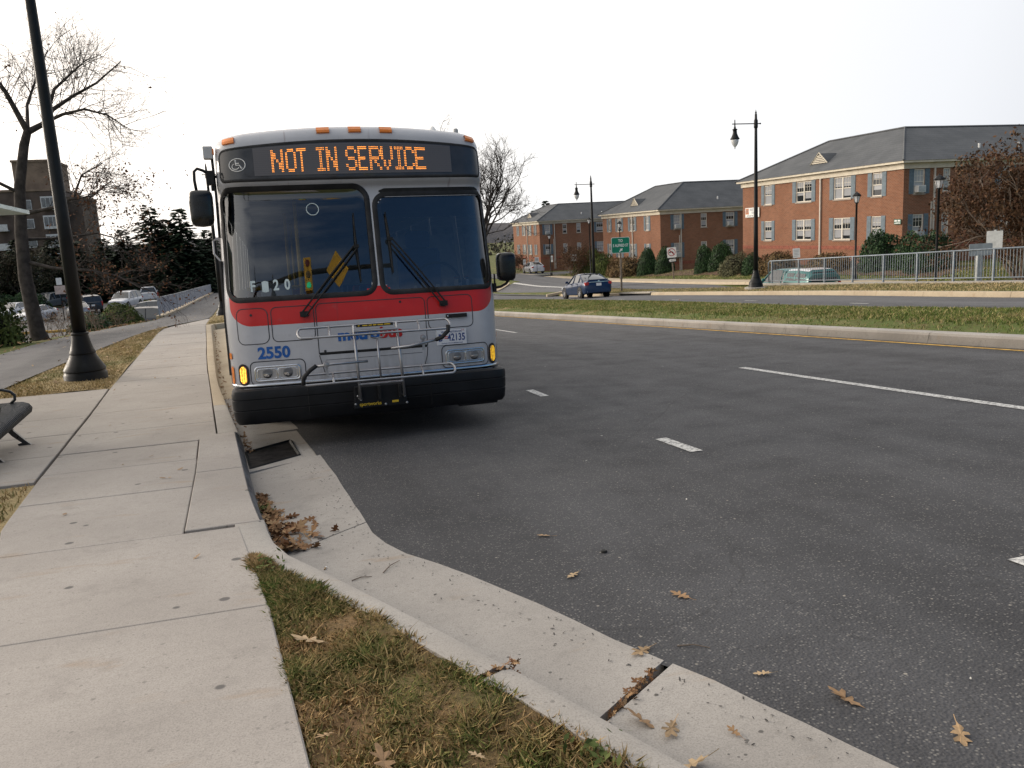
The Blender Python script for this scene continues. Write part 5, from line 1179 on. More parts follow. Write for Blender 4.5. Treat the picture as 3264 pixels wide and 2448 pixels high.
# ---------------------------------------------------------------- cars
def carpaint(name, c, metal=.3): 
    t = NT(name); o = t.obj(); n = t.noise(o, 3, 4); t.col(t.mix(t.rng(n, .3, .7), tuple(x*.9 for x in c), c)); t.rough(.32); t.b.inputs['Specular IOR Level'].default_value = .3; t.b.inputs['Metallic'].default_value = metal; t.b.inputs['Coat Weight'].default_value = .35; t.b.inputs['Coat Roughness'].default_value = .05; return t.m
_whl = {}
def wheel_mesh(r):
    if r in _whl: return _whl[r]
    ty = MB().lathe([(r*.62,-.10),(r*.9,-.105),(r,-.07),(r,.07),(r*.9,.105),(r*.62,.10)], 24, axis='y', caps=False).mesh('tyre', True); ty.materials.append(Mt['rubber'])
    b = MB(); b.lathe([(r*.64,.085),(r*.60,.095),(r*.56,.07)], 24, axis='y', caps=False); b.lathe([(.001,.085),(.055,.085),(.06,.06)], 10, axis='y', caps=False)
    for k in range(7):
        a = 2*math.pi*k/7; d = Vector((math.sin(a), 0, math.cos(a))); n = Vector((d.z, 0, -d.x))
        b.prism([d*.04+n*.035+Vector((0,.08,0)), d*.04-n*.035+Vector((0,.08,0)), d*r*.6-n*.022+Vector((0,.088,0)), d*r*.6+n*.022+Vector((0,.088,0))], (0,-.03,0))
    rm = b.mesh('rim'); rm.materials.append(Mt['steel'])
    hb = MB().lathe([(r*.6,-.02),(.001,-.02)], 16, axis='y', caps=False).mesh('brake'); hb.materials.append(Mt['blackmatte'])
    _whl[r] = (ty, rm, hb); return _whl[r]
def loft(name, st, mat, parent, n=14):
    """st: (x, halfwidth, zbottom, zshoulder, ztop): car body section from sill over the top, mirrored"""
    P = []
    for x, w, zb, zs, zt in st:
        half = [(w*.80, zb), (w*.96, zb+.05), (w, zb+(zs-zb)*.35), (w*.995, zb+(zs-zb)*.7), (w*.955, zs-.02), (w*.90, zs+(zt-zs)*.35), (w*.72, zt-(zt-zs)*.12), (w*.35, zt), (0, zt+.006)]
        P.append([(x, -y, z) for y, z in half]+[(x, y, z) for y, z in half[-2::-1]])
    m = MB(); m.grid(P); k = len(P[0]); m.f.append(tuple(range(k))); m.m.append(0); m.f.append(tuple((len(P)-1)*k+j for j in range(k))[::-1]); m.m.append(0)
    o = m.build(name, mat, parent, fix=True); return autosmooth(o, 38)
PRO = {
 'sedan': dict(body=[(-2.25,.62,.34,.50,.60),(-2.18,.76,.26,.60,.70),(-1.9,.85,.20,.68,.78),(-1.3,.885,.18,.76,.90),(-.85,.89,.18,.84,.97),(0,.895,.18,.88,.98),(.9,.895,.18,.92,1.0),(1.55,.89,.20,.95,1.03),(2.0,.87,.24,.95,1.05),(2.16,.82,.30,.90,1.04),(2.24,.72,.36,.72,.86)],
    gh=[(-1.02,.955),(-.22,1.40),(.25,1.455),(.85,1.42),(1.72,1.05)], wr=.60, wb=.80, wx=(-1.38,1.32), r=.325, seams=(-.95,.05,.98)),
 'suv': dict(body=[(-2.35,.66,.42,.68,.78),(-2.28,.82,.34,.82,.92),(-1.9,.90,.30,.92,1.02),(-1.3,.93,.28,.98,1.10),(-.9,.935,.28,1.02,1.14),(.2,.94,.28,1.05,1.15),(1.4,.94,.28,1.06,1.15),(2.1,.93,.32,1.06,1.15),(2.3,.90,.38,1.04,1.13),(2.38,.82,.44,.95,1.05)],
    gh=[(-1.1,1.12),(-.5,1.68),(.2,1.77),(1.6,1.75),(2.1,1.66),(2.32,1.12)], wr=.70, wb=.87, wx=(-1.42,1.42), r=.37, seams=(-1.0,.1,1.1)),
 'pickup': dict(body=[(-2.6,.66,.45,.72,.82),(-2.52,.82,.36,.84,.94),(-2.2,.88,.32,.92,1.02),(-1.6,.90,.30,.96,1.08),(-1.2,.905,.30,1.0,1.12),(-.2,.91,.30,1.02,1.13),(.35,.91,.30,1.03,1.13),(.45,.91,.30,1.03,1.12),(1.6,.91,.32,1.03,1.10),(2.4,.91,.36,1.03,1.10),(2.6,.90,.42,1.02,1.08)],
    gh=[(-1.35,1.10),(-.75,1.60),(-.2,1.70),(.25,1.69),(.48,1.62),(.56,1.10)], wr=.66, wb=.84, wx=(-1.65,1.55), r=.37, seams=(-1.15,.30)),
}
def car(kind, paint, name, label, loc, rz, slope=0, cap=None, rear_lamps=True, group=None, tail='wide'):
    p = PRO[kind]; t_ = thing(name, label, 'car' if kind != 'pickup' else 'pickup truck', loc, rz, group); t_.rotation_euler = (0, slope, rz)
    bo = loft('body', p['body'], paint, t_); g = p['gh']; wr, wb = p['wr'], p['wb']; zb = 1.0
    def sec(x, z, k=0):
        zl0 = float(np.interp(x, [b[0] for b in p['body']], [b[3] for b in p['body']])); t = min(1, max(0, (z-zl0)/(max(q[1] for q in g)-zl0))); w = wb+(wr-wb)*t
        return [(x,-wb-.02,zl0-.05),(x,-(w),z-.05),(x,-w*.86,z-.012),(x,-w*.4,z),(x,w*.4,z),(x,w*.86,z-.012),(x,w,z-.05),(x,wb+.02,zl0-.05)]
    m = MB(); S = [sec(x, z) for x, z in g]; m.grid(S); gl = autosmooth(m.build('window_glass', Mt['carglass'], t_, fix=True), 30)
    # roof panel and pillars over the glass
    i0, i1 = 1, len(g)-2; m = MB(); Q = [[(a, b, c+.012) for a, b, c in sec(x, z)[1:-1]] for x, z in g[i0:i1+1]]; m.grid(Q); autosmooth(m.build('roof', paint, t_), 40)
    for s in (-1, 1):
        def edge(i, k): q = S[i][k if s < 0 else 7-k]; return Vector(q)+Vector((0, 0, .008))
        prs = [(0,0,1,1),(len(g)-1,0,len(g)-2,1)]
        for a, k1, b_, k2 in prs: MB().tube([edge(a, k1)+Vector((0,0,.05)), edge(b_, k2)], .042, 5).build('pillar', paint, t_)
        for xs in p['seams'][1:]:
            if g[1][0] < xs < g[-2][0]+.4:
                zt = float(np.interp(xs, [q[0] for q in g], [q[1] for q in g])); q = sec(xs, zt); a, b_ = (q[0], q[1]) if s < 0 else (q[7], q[6]); MB().tube([Vector(a)+Vector((0,0,.05)), Vector(b_)], .032, 4).build('pillar', paint, t_)
        for xs in p['seams']:
            w = float(np.interp(xs, [b[0] for b in p['body']], [b[1] for b in p['body']])); zs = float(np.interp(xs, [b[0] for b in p['body']], [b[3] for b in p['body']]))
            MB().tube([(xs,s*(w*.965),.30),(xs,s*(w+.001),.52),(xs,s*(w*.998),.74),(xs,s*w*.957,zs-.02)], .007, 3).build('door_seam', Mt['blackmatte'], t_)
        for xs in p['seams'][1:]:
            MB().cbx((xs-.16,s*(.895 if kind == 'sedan' else .93),.88 if kind == 'sedan' else .97), .17, .05, .03).build('door_handle', paint, t_)
        xm = g[0][0]+.42; MB().cbx((xm,s*(wb+.17),1.0 if kind == 'sedan' else 1.15), .10, .19, .14).build('door_mirror', paint, t_, bevel=.03)
        for wx in p['wx']:
            w_ = thing('wheel', None, None, (wx, s*(float(np.interp(wx, [b[0] for b in p['body']], [b[1] for b in p['body']]))-.075), p['r']), 0 if s > 0 else math.pi); w_.parent = t_
            for nm, me in zip(('tyre', 'rim', 'brake_disc'), wheel_mesh(p['r'])): mk(nm, me, None, w_)
            wd = float(np.interp(wx, [b[0] for b in p['body']], [b[1] for b in p['body']]))
            MB().lathe([(p['r']+.055,s*(wd-.16)),(p['r']+.06,s*(wd+.003)),(p['r']-.03,s*(wd+.004))], 24, (wx,0,p['r']+.005), axis='y', caps=False).build('wheel_arch', Mt['blackmatte'], t_)
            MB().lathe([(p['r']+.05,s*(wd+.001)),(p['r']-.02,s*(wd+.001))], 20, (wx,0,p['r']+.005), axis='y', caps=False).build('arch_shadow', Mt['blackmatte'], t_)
        # lamps
        xe = p['body'][-1][0]; zt = p['body'][-2][3]; wE = p['body'][-2][1]
        if tail == 'wide': m = MB(); m.bx(-.0,.30,-.20,.02,-.09,.09); M_ = Matrix.Translation((xe-.30, s*(wE-.005)-(-.0 if s < 0 else 0), zt-.06)); m.v = [((x+.0), (y if s > 0 else -y), z) for x, y, z in m.v]; m.v = [tuple(M_ @ Vector(v)) for v in m.v]; m.build('tail_lamp', Mt['redlens'], t_, bevel=.03)
        else: MB().cbx((xe-.03,s*(wE-.06),zt-.12), .10, .13, .42).build('tail_lamp', Mt['redlens'], t_, bevel=.02)
        x0 = p['body'][0][0]; MB().cbx((x0+.12,s*.60,p['body'][1][3]-.0), .22, .30, .13).build('headlamp', lampglass, t_, bevel=.04)
    zt = p['body'][-2][3]
    MB().cbx((p['body'][-1][0]+.005,0,zt-.12 if kind == 'sedan' else zt-.25), .02, .32, .16).build('licence_plate', sgn_w, t_)
    MB().cbx((p['body'][0][0]+.0,0,p['body'][1][3]-.10), .06, .9, .14).build('grille', Mt['blackmatte'], t_, bevel=.02)
    MB().cbx((p['body'][-1][0]-.06,0,p['body'][-2][2]+.06), .14, 1.5, .14).build('rear_bumper', paint if kind != 'pickup' else Mt['chrome'], t_, bevel=.04)
    MB().cbx((p['body'][0][0]+.06,0,p['body'][1][2]+.10), .14, 1.5, .16).build('front_bumper', paint if kind != 'pickup' else Mt['chrome'], t_, bevel=.04)
    return t_
navyp = carpaint('navy_paint', (.007,.026,.075), .15); whitep = carpaint('white_car_paint', (.62,.63,.66), 0); silverp = carpaint('silver_car_paint', (.40,.41,.43), .5); darkp = carpaint('charcoal_car_paint', (.03,.035,.045), .3); redp = carpaint('red_car_paint', (.28,.02,.025), .2); tealp = carpaint('teal_truck_paint', (.02,.15,.15), .1); greyp = carpaint('grey_car_paint', (.13,.15,.17), .4)
HD = R(90)   # local +x is the tail; heading away down the road puts the nose at +y
slp = math.atan(-.066)
c_ = car('sedan', navyp, 'blue_sedan', 'dark blue sedan driving away on the far carriageway', (18.55, 47.9, float(zr(47.9))+.012), R(-90), -slp*0)
c_.rotation_euler = Euler((0, math.atan(-.066)*-1*-1, R(-90)))
b = MB(); b.cbx((2.10,0,1.06), .10, 1.3, .04); b.build('boot_spoiler', navyp, c_, bevel=.015); b = MB(); b.cbx((2.225,0,.93), .02, 1.25, .03); b.build('boot_chrome', Mt['chrome'], c_)
b = MB(); b.cbx((2.235,0,.985), .015, .10, .06); b.build('badge', Mt['chrome'], c_)
c_ = car('sedan', whitep, 'white_sedan', 'white sedan parked beside the brown shrubs near the far brick building', (32.6, 102.5, Tz(32.6,102.5)+.05), R(-90))
# teal pickup with a camper shell
c_ = car('pickup', tealp, 'teal_pickup', 'teal pickup truck with a teal camper shell, sky reflection painted on its roof, behind the galvanised railing', (25.2, 36.4, -2.88), R(-90), tail='tall')
m = MB(); Pq = []
for x, zt, w in ((.60,1.62,.70),(.75,1.70,.72),(1.6,1.74,.73),(2.4,1.71,.72),(2.58,1.50,.74)): Pq.append([(x,-.90,1.10),(x,-.86,1.34),(x,-w,zt-.07),(x,-w*.8,zt),(x,w*.8,zt),(x,w,zt-.07),(x,.86,1.34),(x,.90,1.10)])
m.grid(Pq); m.f.append(tuple(range(8))); m.m.append(0); m.f.append(tuple(32+j for j in range(8))[::-1]); m.m.append(0); sh_c = autosmooth(m.build('camper_shell', tealp, c_, fix=True), 40)
m = MB(); m.grid([[(x,y,z+.012) for x,y,z in row[2:6]] for row in Pq[1:4]]); m.build('shell_sky_sheen', whitep, sh_c)  # white top panel paints the sky's reflection onto the teal shell
for s in (-1, 1):
    for a, b_ in ((.78,1.42),(1.48,2.30)):
        MB().add([(a,s*.888,1.22),(b_,s*.888,1.22),(b_-.03,s*.80,1.55),(a+.06,s*.80,1.55)], [(0,1,2,3)]).build('shell_window', Mt['carglass'], sh_c)
MB().add([(2.615,-.74,1.16),(2.615,.74,1.16),(2.52,.60,1.62),(2.52,-.60,1.62)], [(0,1,2,3)]).build('shell_rear_window', Mt['carglass'], sh_c)
# cars in the lower parking lot on the left
def park(kind, pm_, nm, lab, x, y, rz, **k): return car(kind, pm_, nm, lab, (x, y, Tz(x, y)+.04), rz, group='cars in the lower parking lot', **k)
park('sedan', whitep, 'parked_car', 'white sedan at the left edge of the parking lot, nose towards us', -24.4, 91.5, R(72))
park('sedan', whitep, 'parked_car', 'white sedan nearest in the parking lot, just left of the oak trunk', -20.6, 83.5, R(68))
park('suv', greyp, 'parked_car', 'grey minivan behind the white sedans left of the oak trunk', -24.0, 103.5, R(70))
park('sedan', silverp, 'parked_car', 'silver car just right of the oak trunk, tail towards us', -17.2, 84.5, R(-75))
park('suv', darkp, 'parked_car', 'dark hatchback with a pale roof right of the oak trunk', -17.6, 91.5, R(-70), tail='tall')
park('suv', whitep, 'parked_car', 'white compact utility vehicle right of the near lamp post', -14.6, 94.0, R(75))
park('pickup', whitep, 'parked_pickup', 'white pickup truck parked before the evergreens, tail towards us', -13.6, 104, R(-80), tail='tall')
park('suv', darkp, 'parked_car', 'dark estate car by the end of the path railing', -9.4, 64.0, R(-18), tail='tall')
park('suv', greyp, 'parked_car', 'grey utility vehicle with roof rails behind the dark estate car', -9.5, 72.0, R(-15), tail='tall')
park('sedan', redp, 'parked_car', 'red car mostly hidden behind the shrubs by the foot path', -9.4, 57.6, R(-10))

# ---------------------------------------------------------------- vegetation
def leafmat(name, a, b, c, rough=.8):
    t = NT(name); g = t.n('ShaderNodeNewGeometry'); ri = g.outputs['Random Per Island']
    col = t.mix(t.rng(ri, 0, 1), a, b); col = t.mix(t.rng(t.noise(g.outputs['Position'], 1.1, 3), .45, .7), col, c); t.col(col); t.rough(rough); t.b.inputs['Specular IOR Level'].default_value = .2
    return t.m
bark = plain('bark', (.075,.058,.047), .95, var=.35, scale=5); bark_d = plain('dark_bark', (.06,.05,.044), .95, var=.3, scale=5); bark_p = plain('pale_bark', (.20,.155,.12), .9, var=.3)
lf_brown = leafmat('brown_oak_leaf', (.13,.055,.028), (.20,.10,.05), (.085,.038,.02))
lf_rust = leafmat('rusty_leaf', (.082,.040,.024), (.125,.066,.032), (.055,.038,.020))
lf_con = leafmat('conifer_needle', (.012,.028,.014), (.024,.045,.020), (.008,.018,.010))
lf_holly = leafmat('holly_leaf', (.016,.042,.014), (.040,.085,.026), (.010,.026,.010), .55)
lf_green = leafmat('shrub_leaf', (.06,.085,.022), (.11,.13,.035), (.035,.05,.016))
lf_tan = leafmat('winter_shrub_leaf', (.13,.085,.04), (.19,.13,.06), (.08,.05,.025))
lf_sage = leafmat('sage_shrub_leaf', (.09,.095,.05), (.16,.15,.085), (.06,.055,.03))
lf_yel = leafmat('yellowing_leaf', (.22,.14,.035), (.28,.19,.05), (.16,.09,.03))
class TG:
    def __init__(s, seed): s.r = random.Random(seed); s.mb = MB(); s.tips = []; s.np = np.random.RandomState(seed)
    def limb(s, pts, r0, r1, n=None):
        k = len(pts); rs = [r0+(r1-r0)*i/(k-1) for i in range(k)]; s.mb.tube(pts, rs, n or (8 if r0 > .08 else 5 if r0 > .03 else 3), cap=False)
    def sprout(s, p, d, L, r, dep, up=.15, spread=.75, kids=(3,5), segs=3, droop=0.0):
        pts = [Vector(p)]; d = Vector(d).normalized(); q = Vector(p)
        for i in range(segs):
            j = Vector((s.r.gauss(0,1), s.r.gauss(0,1), s.r.gauss(0,1)))*.20
            d = (d+j+Vector((0,0,up*.35-droop))).normalized(); q = q+d*(L/segs); pts.append(q.copy())
        s.limb(pts, r, r*.45 if dep else r*.3)
        s.tips.append((pts[-1], d)); 
        if dep <= 0: s.tips.append((pts[1], d)); return
        for k in range(s.r.randint(*kids)):
            t = s.r.uniform(.25, 1.0); i = min(segs-1, int(t*segs)); b = pts[i].lerp(pts[i+1], t*segs-i)
            u, w = basis(d); a = s.r.uniform(0, 6.283); nd = d*s.r.uniform(.55, .9)+(u*math.cos(a)+w*math.sin(a))*spread
            s.sprout(b, nd, L*s.r.uniform(.45, .72), r*s.r.uniform(.42, .62), dep-1, up, spread, kids, segs, droop)
    def along(s, pts, n, L, r, dep, **k):
        pts = [Vector(p) for p in pts]
        for i in range(n):
            t = s.r.uniform(.15, 1)*(len(pts)-1); j = min(int(t), len(pts)-2); b = pts[j].lerp(pts[j+1], t-j); d = (pts[j+1]-pts[j]).normalized(); u, w = basis(d); a = s.r.uniform(0, 6.283)
            s.sprout(b, d*.6+(u*math.cos(a)+w*math.sin(a))*.8, L*s.r.uniform(.6, 1.1), r, dep, **k)
def leaf_cloud(P, D, size, seed, aspect=.55):
    """numpy quads at points P facing roughly D"""
    rs = np.random.RandomState(seed); P = np.asarray(P); n = len(P)
    a = rs.normal(size=(n, 3)); a /= np.linalg.norm(a, axis=1)[:, None]; nrm = D+.7*rs.normal(size=(n, 3)) if D is not None else rs.normal(size=(n, 3)); nrm /= np.linalg.norm(nrm, axis=1)[:, None]
    u = np.cross(a, nrm); u /= np.linalg.norm(u, axis=1)[:, None]+1e-9; w = np.cross(nrm, u); s = size*rs.uniform(.55, 1.25, (n, 1))
    V = np.stack([P-u*s, P+w*s*aspect, P+u*s, P-w*s*aspect], 1).reshape(-1, 3); F = np.arange(4*n).reshape(n, 4); return V, F
def tree_obj(name, label, loc, tg, barkm, leaves=None, cat='tree', group=None, trunk='trunk'):
    t_ = thing(name, label, cat, loc, 0, group); tg.mb.build(trunk, barkm, t_, smooth=True)
    if leaves: V, F, m_ = leaves; np_mesh('crown', V, F, m_, t_)
    return t_
# bare oak by the foot path
OB = Vector((-6.65, 27.0, -1.35)); g = TG(3); W = lambda x, z, y=27.0: (x-OB.x, y-OB.y, z-OB.z)
g.limb([W(-6.55,-1.9),W(-6.62,-1.2),W(-6.67,-.38),W(-6.74,.83),W(-6.67,2.1),W(-6.52,3.4),W(-6.25,4.5),W(-6.1,4.9)], .25, .105, 12); g.limb([W(-6.5,-1.7),W(-6.62,-.8)], .34, .22, 12)
limbs = [([W(-6.1,4.85),W(-6.45,5.9,26.8),W(-6.95,6.9,26.5),W(-7.4,8.0,26.3)], .115), ([W(-6.12,4.85),W(-5.72,5.1,27.2),W(-5.45,5.5,27.3),W(-4.9,5.85,27.3),W(-4.2,6.2,27.2),W(-3.45,6.75,27)], .12),
 ([W(-5.72,5.12,27.2),W(-5.1,5.3,26.8),W(-4.5,5.4,26.6),W(-3.9,5.2,26.4),W(-3.45,4.85,26.4)], .07), ([W(-5.6,5.3,27.2),W(-5.4,6.1,27.6),W(-4.9,6.6,27.8),W(-4.5,7.0,28)], .075), ([W(-6.1,4.9),W(-6.2,5.7,27.8),W(-5.9,6.6,28.2),W(-5.6,7.4,28.6)], .075),
 ([W(-6.6,2.6),W(-5.7,2.75,26.8),W(-5.1,3.0,26.6),W(-4.8,3.6,26.5),W(-4.2,3.9,26.4)], .075), ([W(-5.2,2.95,26.6),W(-4.6,3.0,26.4),W(-4.0,3.4,26.2)], .05), ([W(-6.72,1.3),W(-5.9,1.05,26.7),W(-5.0,.95,26.4),W(-4.2,.75,26.2),W(-3.5,.3,26)], .07), ([W(-6.7,1.9),W(-5.6,1.9,27.4),W(-4.8,2.0,27.6),W(-4.0,1.7,27.7)], .06), ([W(-6.55,3.2),W(-7.3,3.7,26.6),W(-8.1,4.3,26.3),W(-8.9,4.5,26)], .07)]
for i, (pts, r_) in enumerate(limbs):
    g.limb(pts, r_*.78, .014, 7); g.along(pts, 24 if i < 5 else 18, 1.35, .012, 3, up=.25 if i < 5 else .05, kids=(3,4), spread=.7, droop=.0 if i < 5 else .03)
tp = np.array([tuple(p) for p, d in g.tips]); rs = np.random.RandomState(2)
low = tp[(tp[:, 2] < 5.1) & (tp[:, 0] > .6)]; sel = low[rs.rand(len(low)) < .11]; oth = tp[rs.rand(len(tp)) < .008]
LP = np.concatenate([np.repeat(sel, 2, 0), oth]); LP = LP+rs.normal(size=LP.shape)*.07
V, F = leaf_cloud(LP, None, .05, 5)
tree_obj('bare_oak', 'bare oak with a few brown leaves behind the near lamp post', OB, g, bark_d, (V, F, lf_brown))
# bare tree beyond the bus's right shoulder, others behind roofs
def vase(seed, Ht, trunk_h, r0, n, dep=3, spread=.6, L=None):
    g = TG(seed); g.limb([(0,0,-.5),(.05,0,trunk_h*.5),(0,.05,trunk_h)], r0, r0*.7, 9); L = L or Ht*.36
    for k in range(n):
        a = 2*math.pi*k/n+g.r.uniform(-.3,.3); tilt = g.r.uniform(.45, 1.25); d = Vector((math.cos(a)*tilt*.62, math.sin(a)*tilt*.62, 1)); g.sprout((0,0,trunk_h*g.r.uniform(.75,1)), d, L*g.r.uniform(.85,1.15), r0*.42, dep, up=.22, spread=spread, kids=(4,5), segs=4)
    return g
g = vase(11, 15, 3.8, .30, 11, 4, .62, 6.3); tree_obj('bare_tree', 'large bare round-headed tree just right of the bus', (23.6, 93.5, Tz(23.6,93.5)), g, bark_d).scale = (1.1, 1.1, 1.17)
g = vase(12, 12, 3, .22, 6, 3, .6, 4.4); 
t1 = tree_obj('bare_tree', 'leafless tree top showing behind the ridge of the nearest brick building', (62, 80, -3.2), g, bark_d); t1.scale = (1,1,1.12)
t2 = dup(t1, (69.5, 66, -3.2), 1.1, 'small leafless twigs above the roof at the right edge'); t2.scale = (.9,.9,1.05)
g = vase(14, 10, 2.5, .2, 6, 3); tp = np.array([tuple(p) for p, d in g.tips]); tp = np.repeat(tp, 2, 0)+np.random.RandomState(1).normal(size=(2*len(tp), 3))*.25; V, F = leaf_cloud(tp, None, .17, 8); tree_obj('yellowing_tree', 'tree with sparse yellow brown leaves above the middle roof', (65, 112, -4.0), g, bark_d, (V, F, lf_yel)).scale = (1,1,1.08)
# conifers
def conifer(seed, Ht=11., Rb=2.6):
    rs = np.random.RandomState(seed); V = []; F = []; nl = int(Ht*7)
    for i in range(nl):
        t = (i+.5)/nl; z = .3+t*(Ht-.3); rad = Rb*(1-t)**.78*rs.uniform(.75, 1.1)+.05; nb = 6 if t < .85 else 4
        for k in range(nb):
            a = 2*math.pi*(k+rs.rand())/nb; c, s = math.cos(a), math.sin(a); m_ = max(2, int(rad/.22))
            for j in range(m_):
                u = (j+.6)/m_*rad; w = .46*(1-.45*u/(rad+.01)); dz = -.20*u+.10*(u/rad)**2*rad+rs.normal()*.07; side = rs.normal()*.10
                p = np.array([c*u-s*side, s*u+c*side, z+dz]); d = np.array([c, s, -.15+rs.normal()*.25]); q = np.array([-s, c, rs.normal()*.35]); o = len(V)
                V += [p-d*.05, p+q*w*.55+d*.27, p+d*.55+np.array([0,0,rs.uniform(-.12,.1)]), p-q*w*.55+d*.22]; F.append((o, o+1, o+2, o+3))
    return np.array(V), np.array(F)
cm = []
for s_ in range(3):
    V, F = conifer(20+s_, 11, 2.7); a = bpy.data.meshes.new('crown'); o_ = np_mesh('crown', V, F, lf_con); cm.append(o_.data); bpy.data.objects.remove(o_)
tm = MB().tube([(0,0,-.8),(0,0,10.4)], [.22,.03], 7).mesh('trunk', True); tm.materials.append(bark_d)
CON = [(-13.7,115,6.8,'tallest dark spired evergreen left of the bus mirror'),(-10.2,114,6.4,'dark spired evergreen nearest the bus mirror'),(-12.2,117,5.2,'dark evergreen between the two tall spires'),(-16.8,113,4.1,'dark evergreen left of the tallest spire'),(-19.6,115,3.2,'dark evergreen above the white pickup'),(-7.4,118,3.7,'dark evergreen half hidden by the bus mirror'),(-22.4,113,3.0,'dark evergreen above the white compact utility vehicle'),(-25.5,116,3.6,'dark evergreen just right of the near lamp post'),(-15.2,111,1.5,'short dark evergreen at the foot of the tallest spire'),(-11.6,110,1.2,'short dark evergreen behind the path railing'),(-8.6,112,.6,'short dark evergreen at the far end of the path railing'),(-19.0,110,.4,'short dark evergreen behind the white pickup'),(-23.5,110,.2,'short dark evergreen behind the parked dark hatchback'),(-28.5,112,3.5,'dark evergreen behind the oak trunk'),(-32,114,2.5,'dark evergreen at the left edge behind the minivan')]
for i, (x, y, zt_, lab) in enumerate(CON):
    z = Tz(x, y); h_ = zt_-z; t_ = thing('evergreen_tree', lab, 'evergreen', (x, y, z), i*1.3, 'evergreens behind the parking lot'); s_ = h_/11; t_.scale = (s_*1.35+.35, s_*1.35+.35, s_)
    mk('crown', cm[i % 3], None, t_); mk('trunk', tm, None, t_)
for x, y, zt_, lab in ((51.5,160,5.2,'dark pine top behind the farthest brick roof, the lower one'),(54.5,161,7.0,'dark pine top behind the farthest brick roof, the higher one')):
    z = Tz(x, y); t_ = thing('pine_tree', lab, 'pine tree', (x, y, z), x); s_ = (zt_-z)/11; t_.scale = (s_*1.3, s_*1.3, s_); mk('crown', cm[1], None, t_); mk('trunk', tm, None, t_)
# rounded shrubs: leaf shells over a near-black core, inner shade put into its colour
def shrub_mesh(seed, n, power=2.0, egg=0.0, leaf=.055, lump=.12):
    rs = np.random.RandomState(seed); d = rs.normal(size=(n, 3)); d[:, 2] = np.abs(d[:, 2])*1.0-.12; d /= np.linalg.norm(d, axis=1)[:, None]
    ph = rs.rand(6)*6.28; b = 1+lump*(np.sin(3*d[:, 0]+ph[0])*np.sin(3*d[:, 1]+ph[1])+.6*np.sin(7*d[:, 0]+ph[2])*np.sin(6*d[:, 2]+ph[3])+.4*np.sin(11*d[:, 1]+ph[4]))
    r = b*rs.uniform(.78, 1.03, n); P = d*r[:, None]; P[:, :2] *= (1-egg*np.clip(P[:, 2:3], 0, 1)); return leaf_cloud(P, d, leaf, seed+1)
cores = {}
def core_mesh():
    if 'c' not in cores:
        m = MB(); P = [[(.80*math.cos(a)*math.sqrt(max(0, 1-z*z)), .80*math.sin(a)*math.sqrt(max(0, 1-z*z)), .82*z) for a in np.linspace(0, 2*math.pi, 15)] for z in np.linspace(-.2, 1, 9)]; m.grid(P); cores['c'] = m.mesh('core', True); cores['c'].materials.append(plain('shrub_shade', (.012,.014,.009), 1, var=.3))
    return cores['c']
SM = {}
def shrub(kind, loc, rx, ry, h_, label, cat='shrub', group=None, rz=0, name='shrub'):
    cfg = {'cone': (lf_holly, 5200, .18, .050, .06), 'holly': (lf_holly, 5200, .05, .050, .10), 'green': (lf_green, 4200, .0, .055, .10), 'tan': (lf_tan, 4200, 0, .055, .10), 'sage': (lf_sage, 4200, 0, .055, .13), 'dark': (lf_holly, 4200, 0, .055, .08)}[kind]
    if kind not in SM: V, F = shrub_mesh(hash(kind) % 97 if False else len(SM)*7+3, cfg[1], egg=cfg[2], leaf=cfg[3], lump=cfg[4]); o_ = np_mesh('foliage', V, F, cfg[0]); SM[kind] = o_.data; bpy.data.objects.remove(o_)
    t_ = thing(name, label, cat, loc, rz, group); t_.scale = (rx*1.16, ry*1.16, h_*1.03); mk('foliage', SM[kind], None, t_); c = mk('core', core_mesh(), None, t_)
    return t_
BU = [('cone',33,69.5,.88,.88,-.75,'conical clipped holly left of the no left turn sign'),('cone',33.4,66.8,.8,.8,-.65,'conical clipped holly just behind the no left turn sign'),('cone',33,59.1,.72,.72,-.45,'smaller conical holly right of the no left turn sign'),('cone',33.6,57.6,.92,.92,-.30,'larger conical holly right of the no left turn sign'),
 ('sage',32.6,54.0,1.0,1.05,-1.10,'grey green mounded shrub left of the tall lamp nearest the pickup'),('dark',32.6,51.7,.7,.7,-1.12,'dark clipped round shrub directly behind the lamp nearest the pickup'),('tan',33,49.3,1.25,1.25,-.92,'brown rounded shrub behind the pickup, left of the white notice'),('tan',33,43.8,1.2,1.25,-.95,'brown rounded shrub behind the pickup camper shell'),
 ('holly',33.6,40.0,1.1,1.1,.28,'leftmost of the three big dark hollies behind the railing'),('holly',34.0,38.2,.88,.88,.14,'middle of the three big dark hollies behind the railing'),('holly',33.6,36.4,1.08,1.08,.14,'rightmost of the three big dark hollies behind the railing'),
 ('green',33,86.3,.8,.8,-1.3,'upright green shrub left of the lamp behind the blue car'),('green',33.2,82.9,1.0,1.0,-1.1,'upright green shrub right of the lamp behind the blue car'),('green',32.5,78.6,1.1,1.1,-1.42,'broad green shrub left of the green street sign'),('tan',32.5,75.2,.95,.95,-1.7,'brown rounded shrub behind the post of the green street sign'),('tan',32.4,72.6,1.4,1.45,-1.58,'wide brown clipped hedge mound right of the green street sign')]
for k, x, y, rx, ry, zt_, lab in BU:
    z = Tz(x, y)-.1; shrub(k, (x, y, z), rx, ry, zt_-z, lab, 'shrub', 'clipped shrubs before the brick buildings', rz=x*7+y)
mul = MB()
struct(strip('mulch_bed', rows(34, 88, 1.2), K(32.0), K(35.2), lambda x, y: Tz(x, y)+.035, 4, Mt['mulch']))
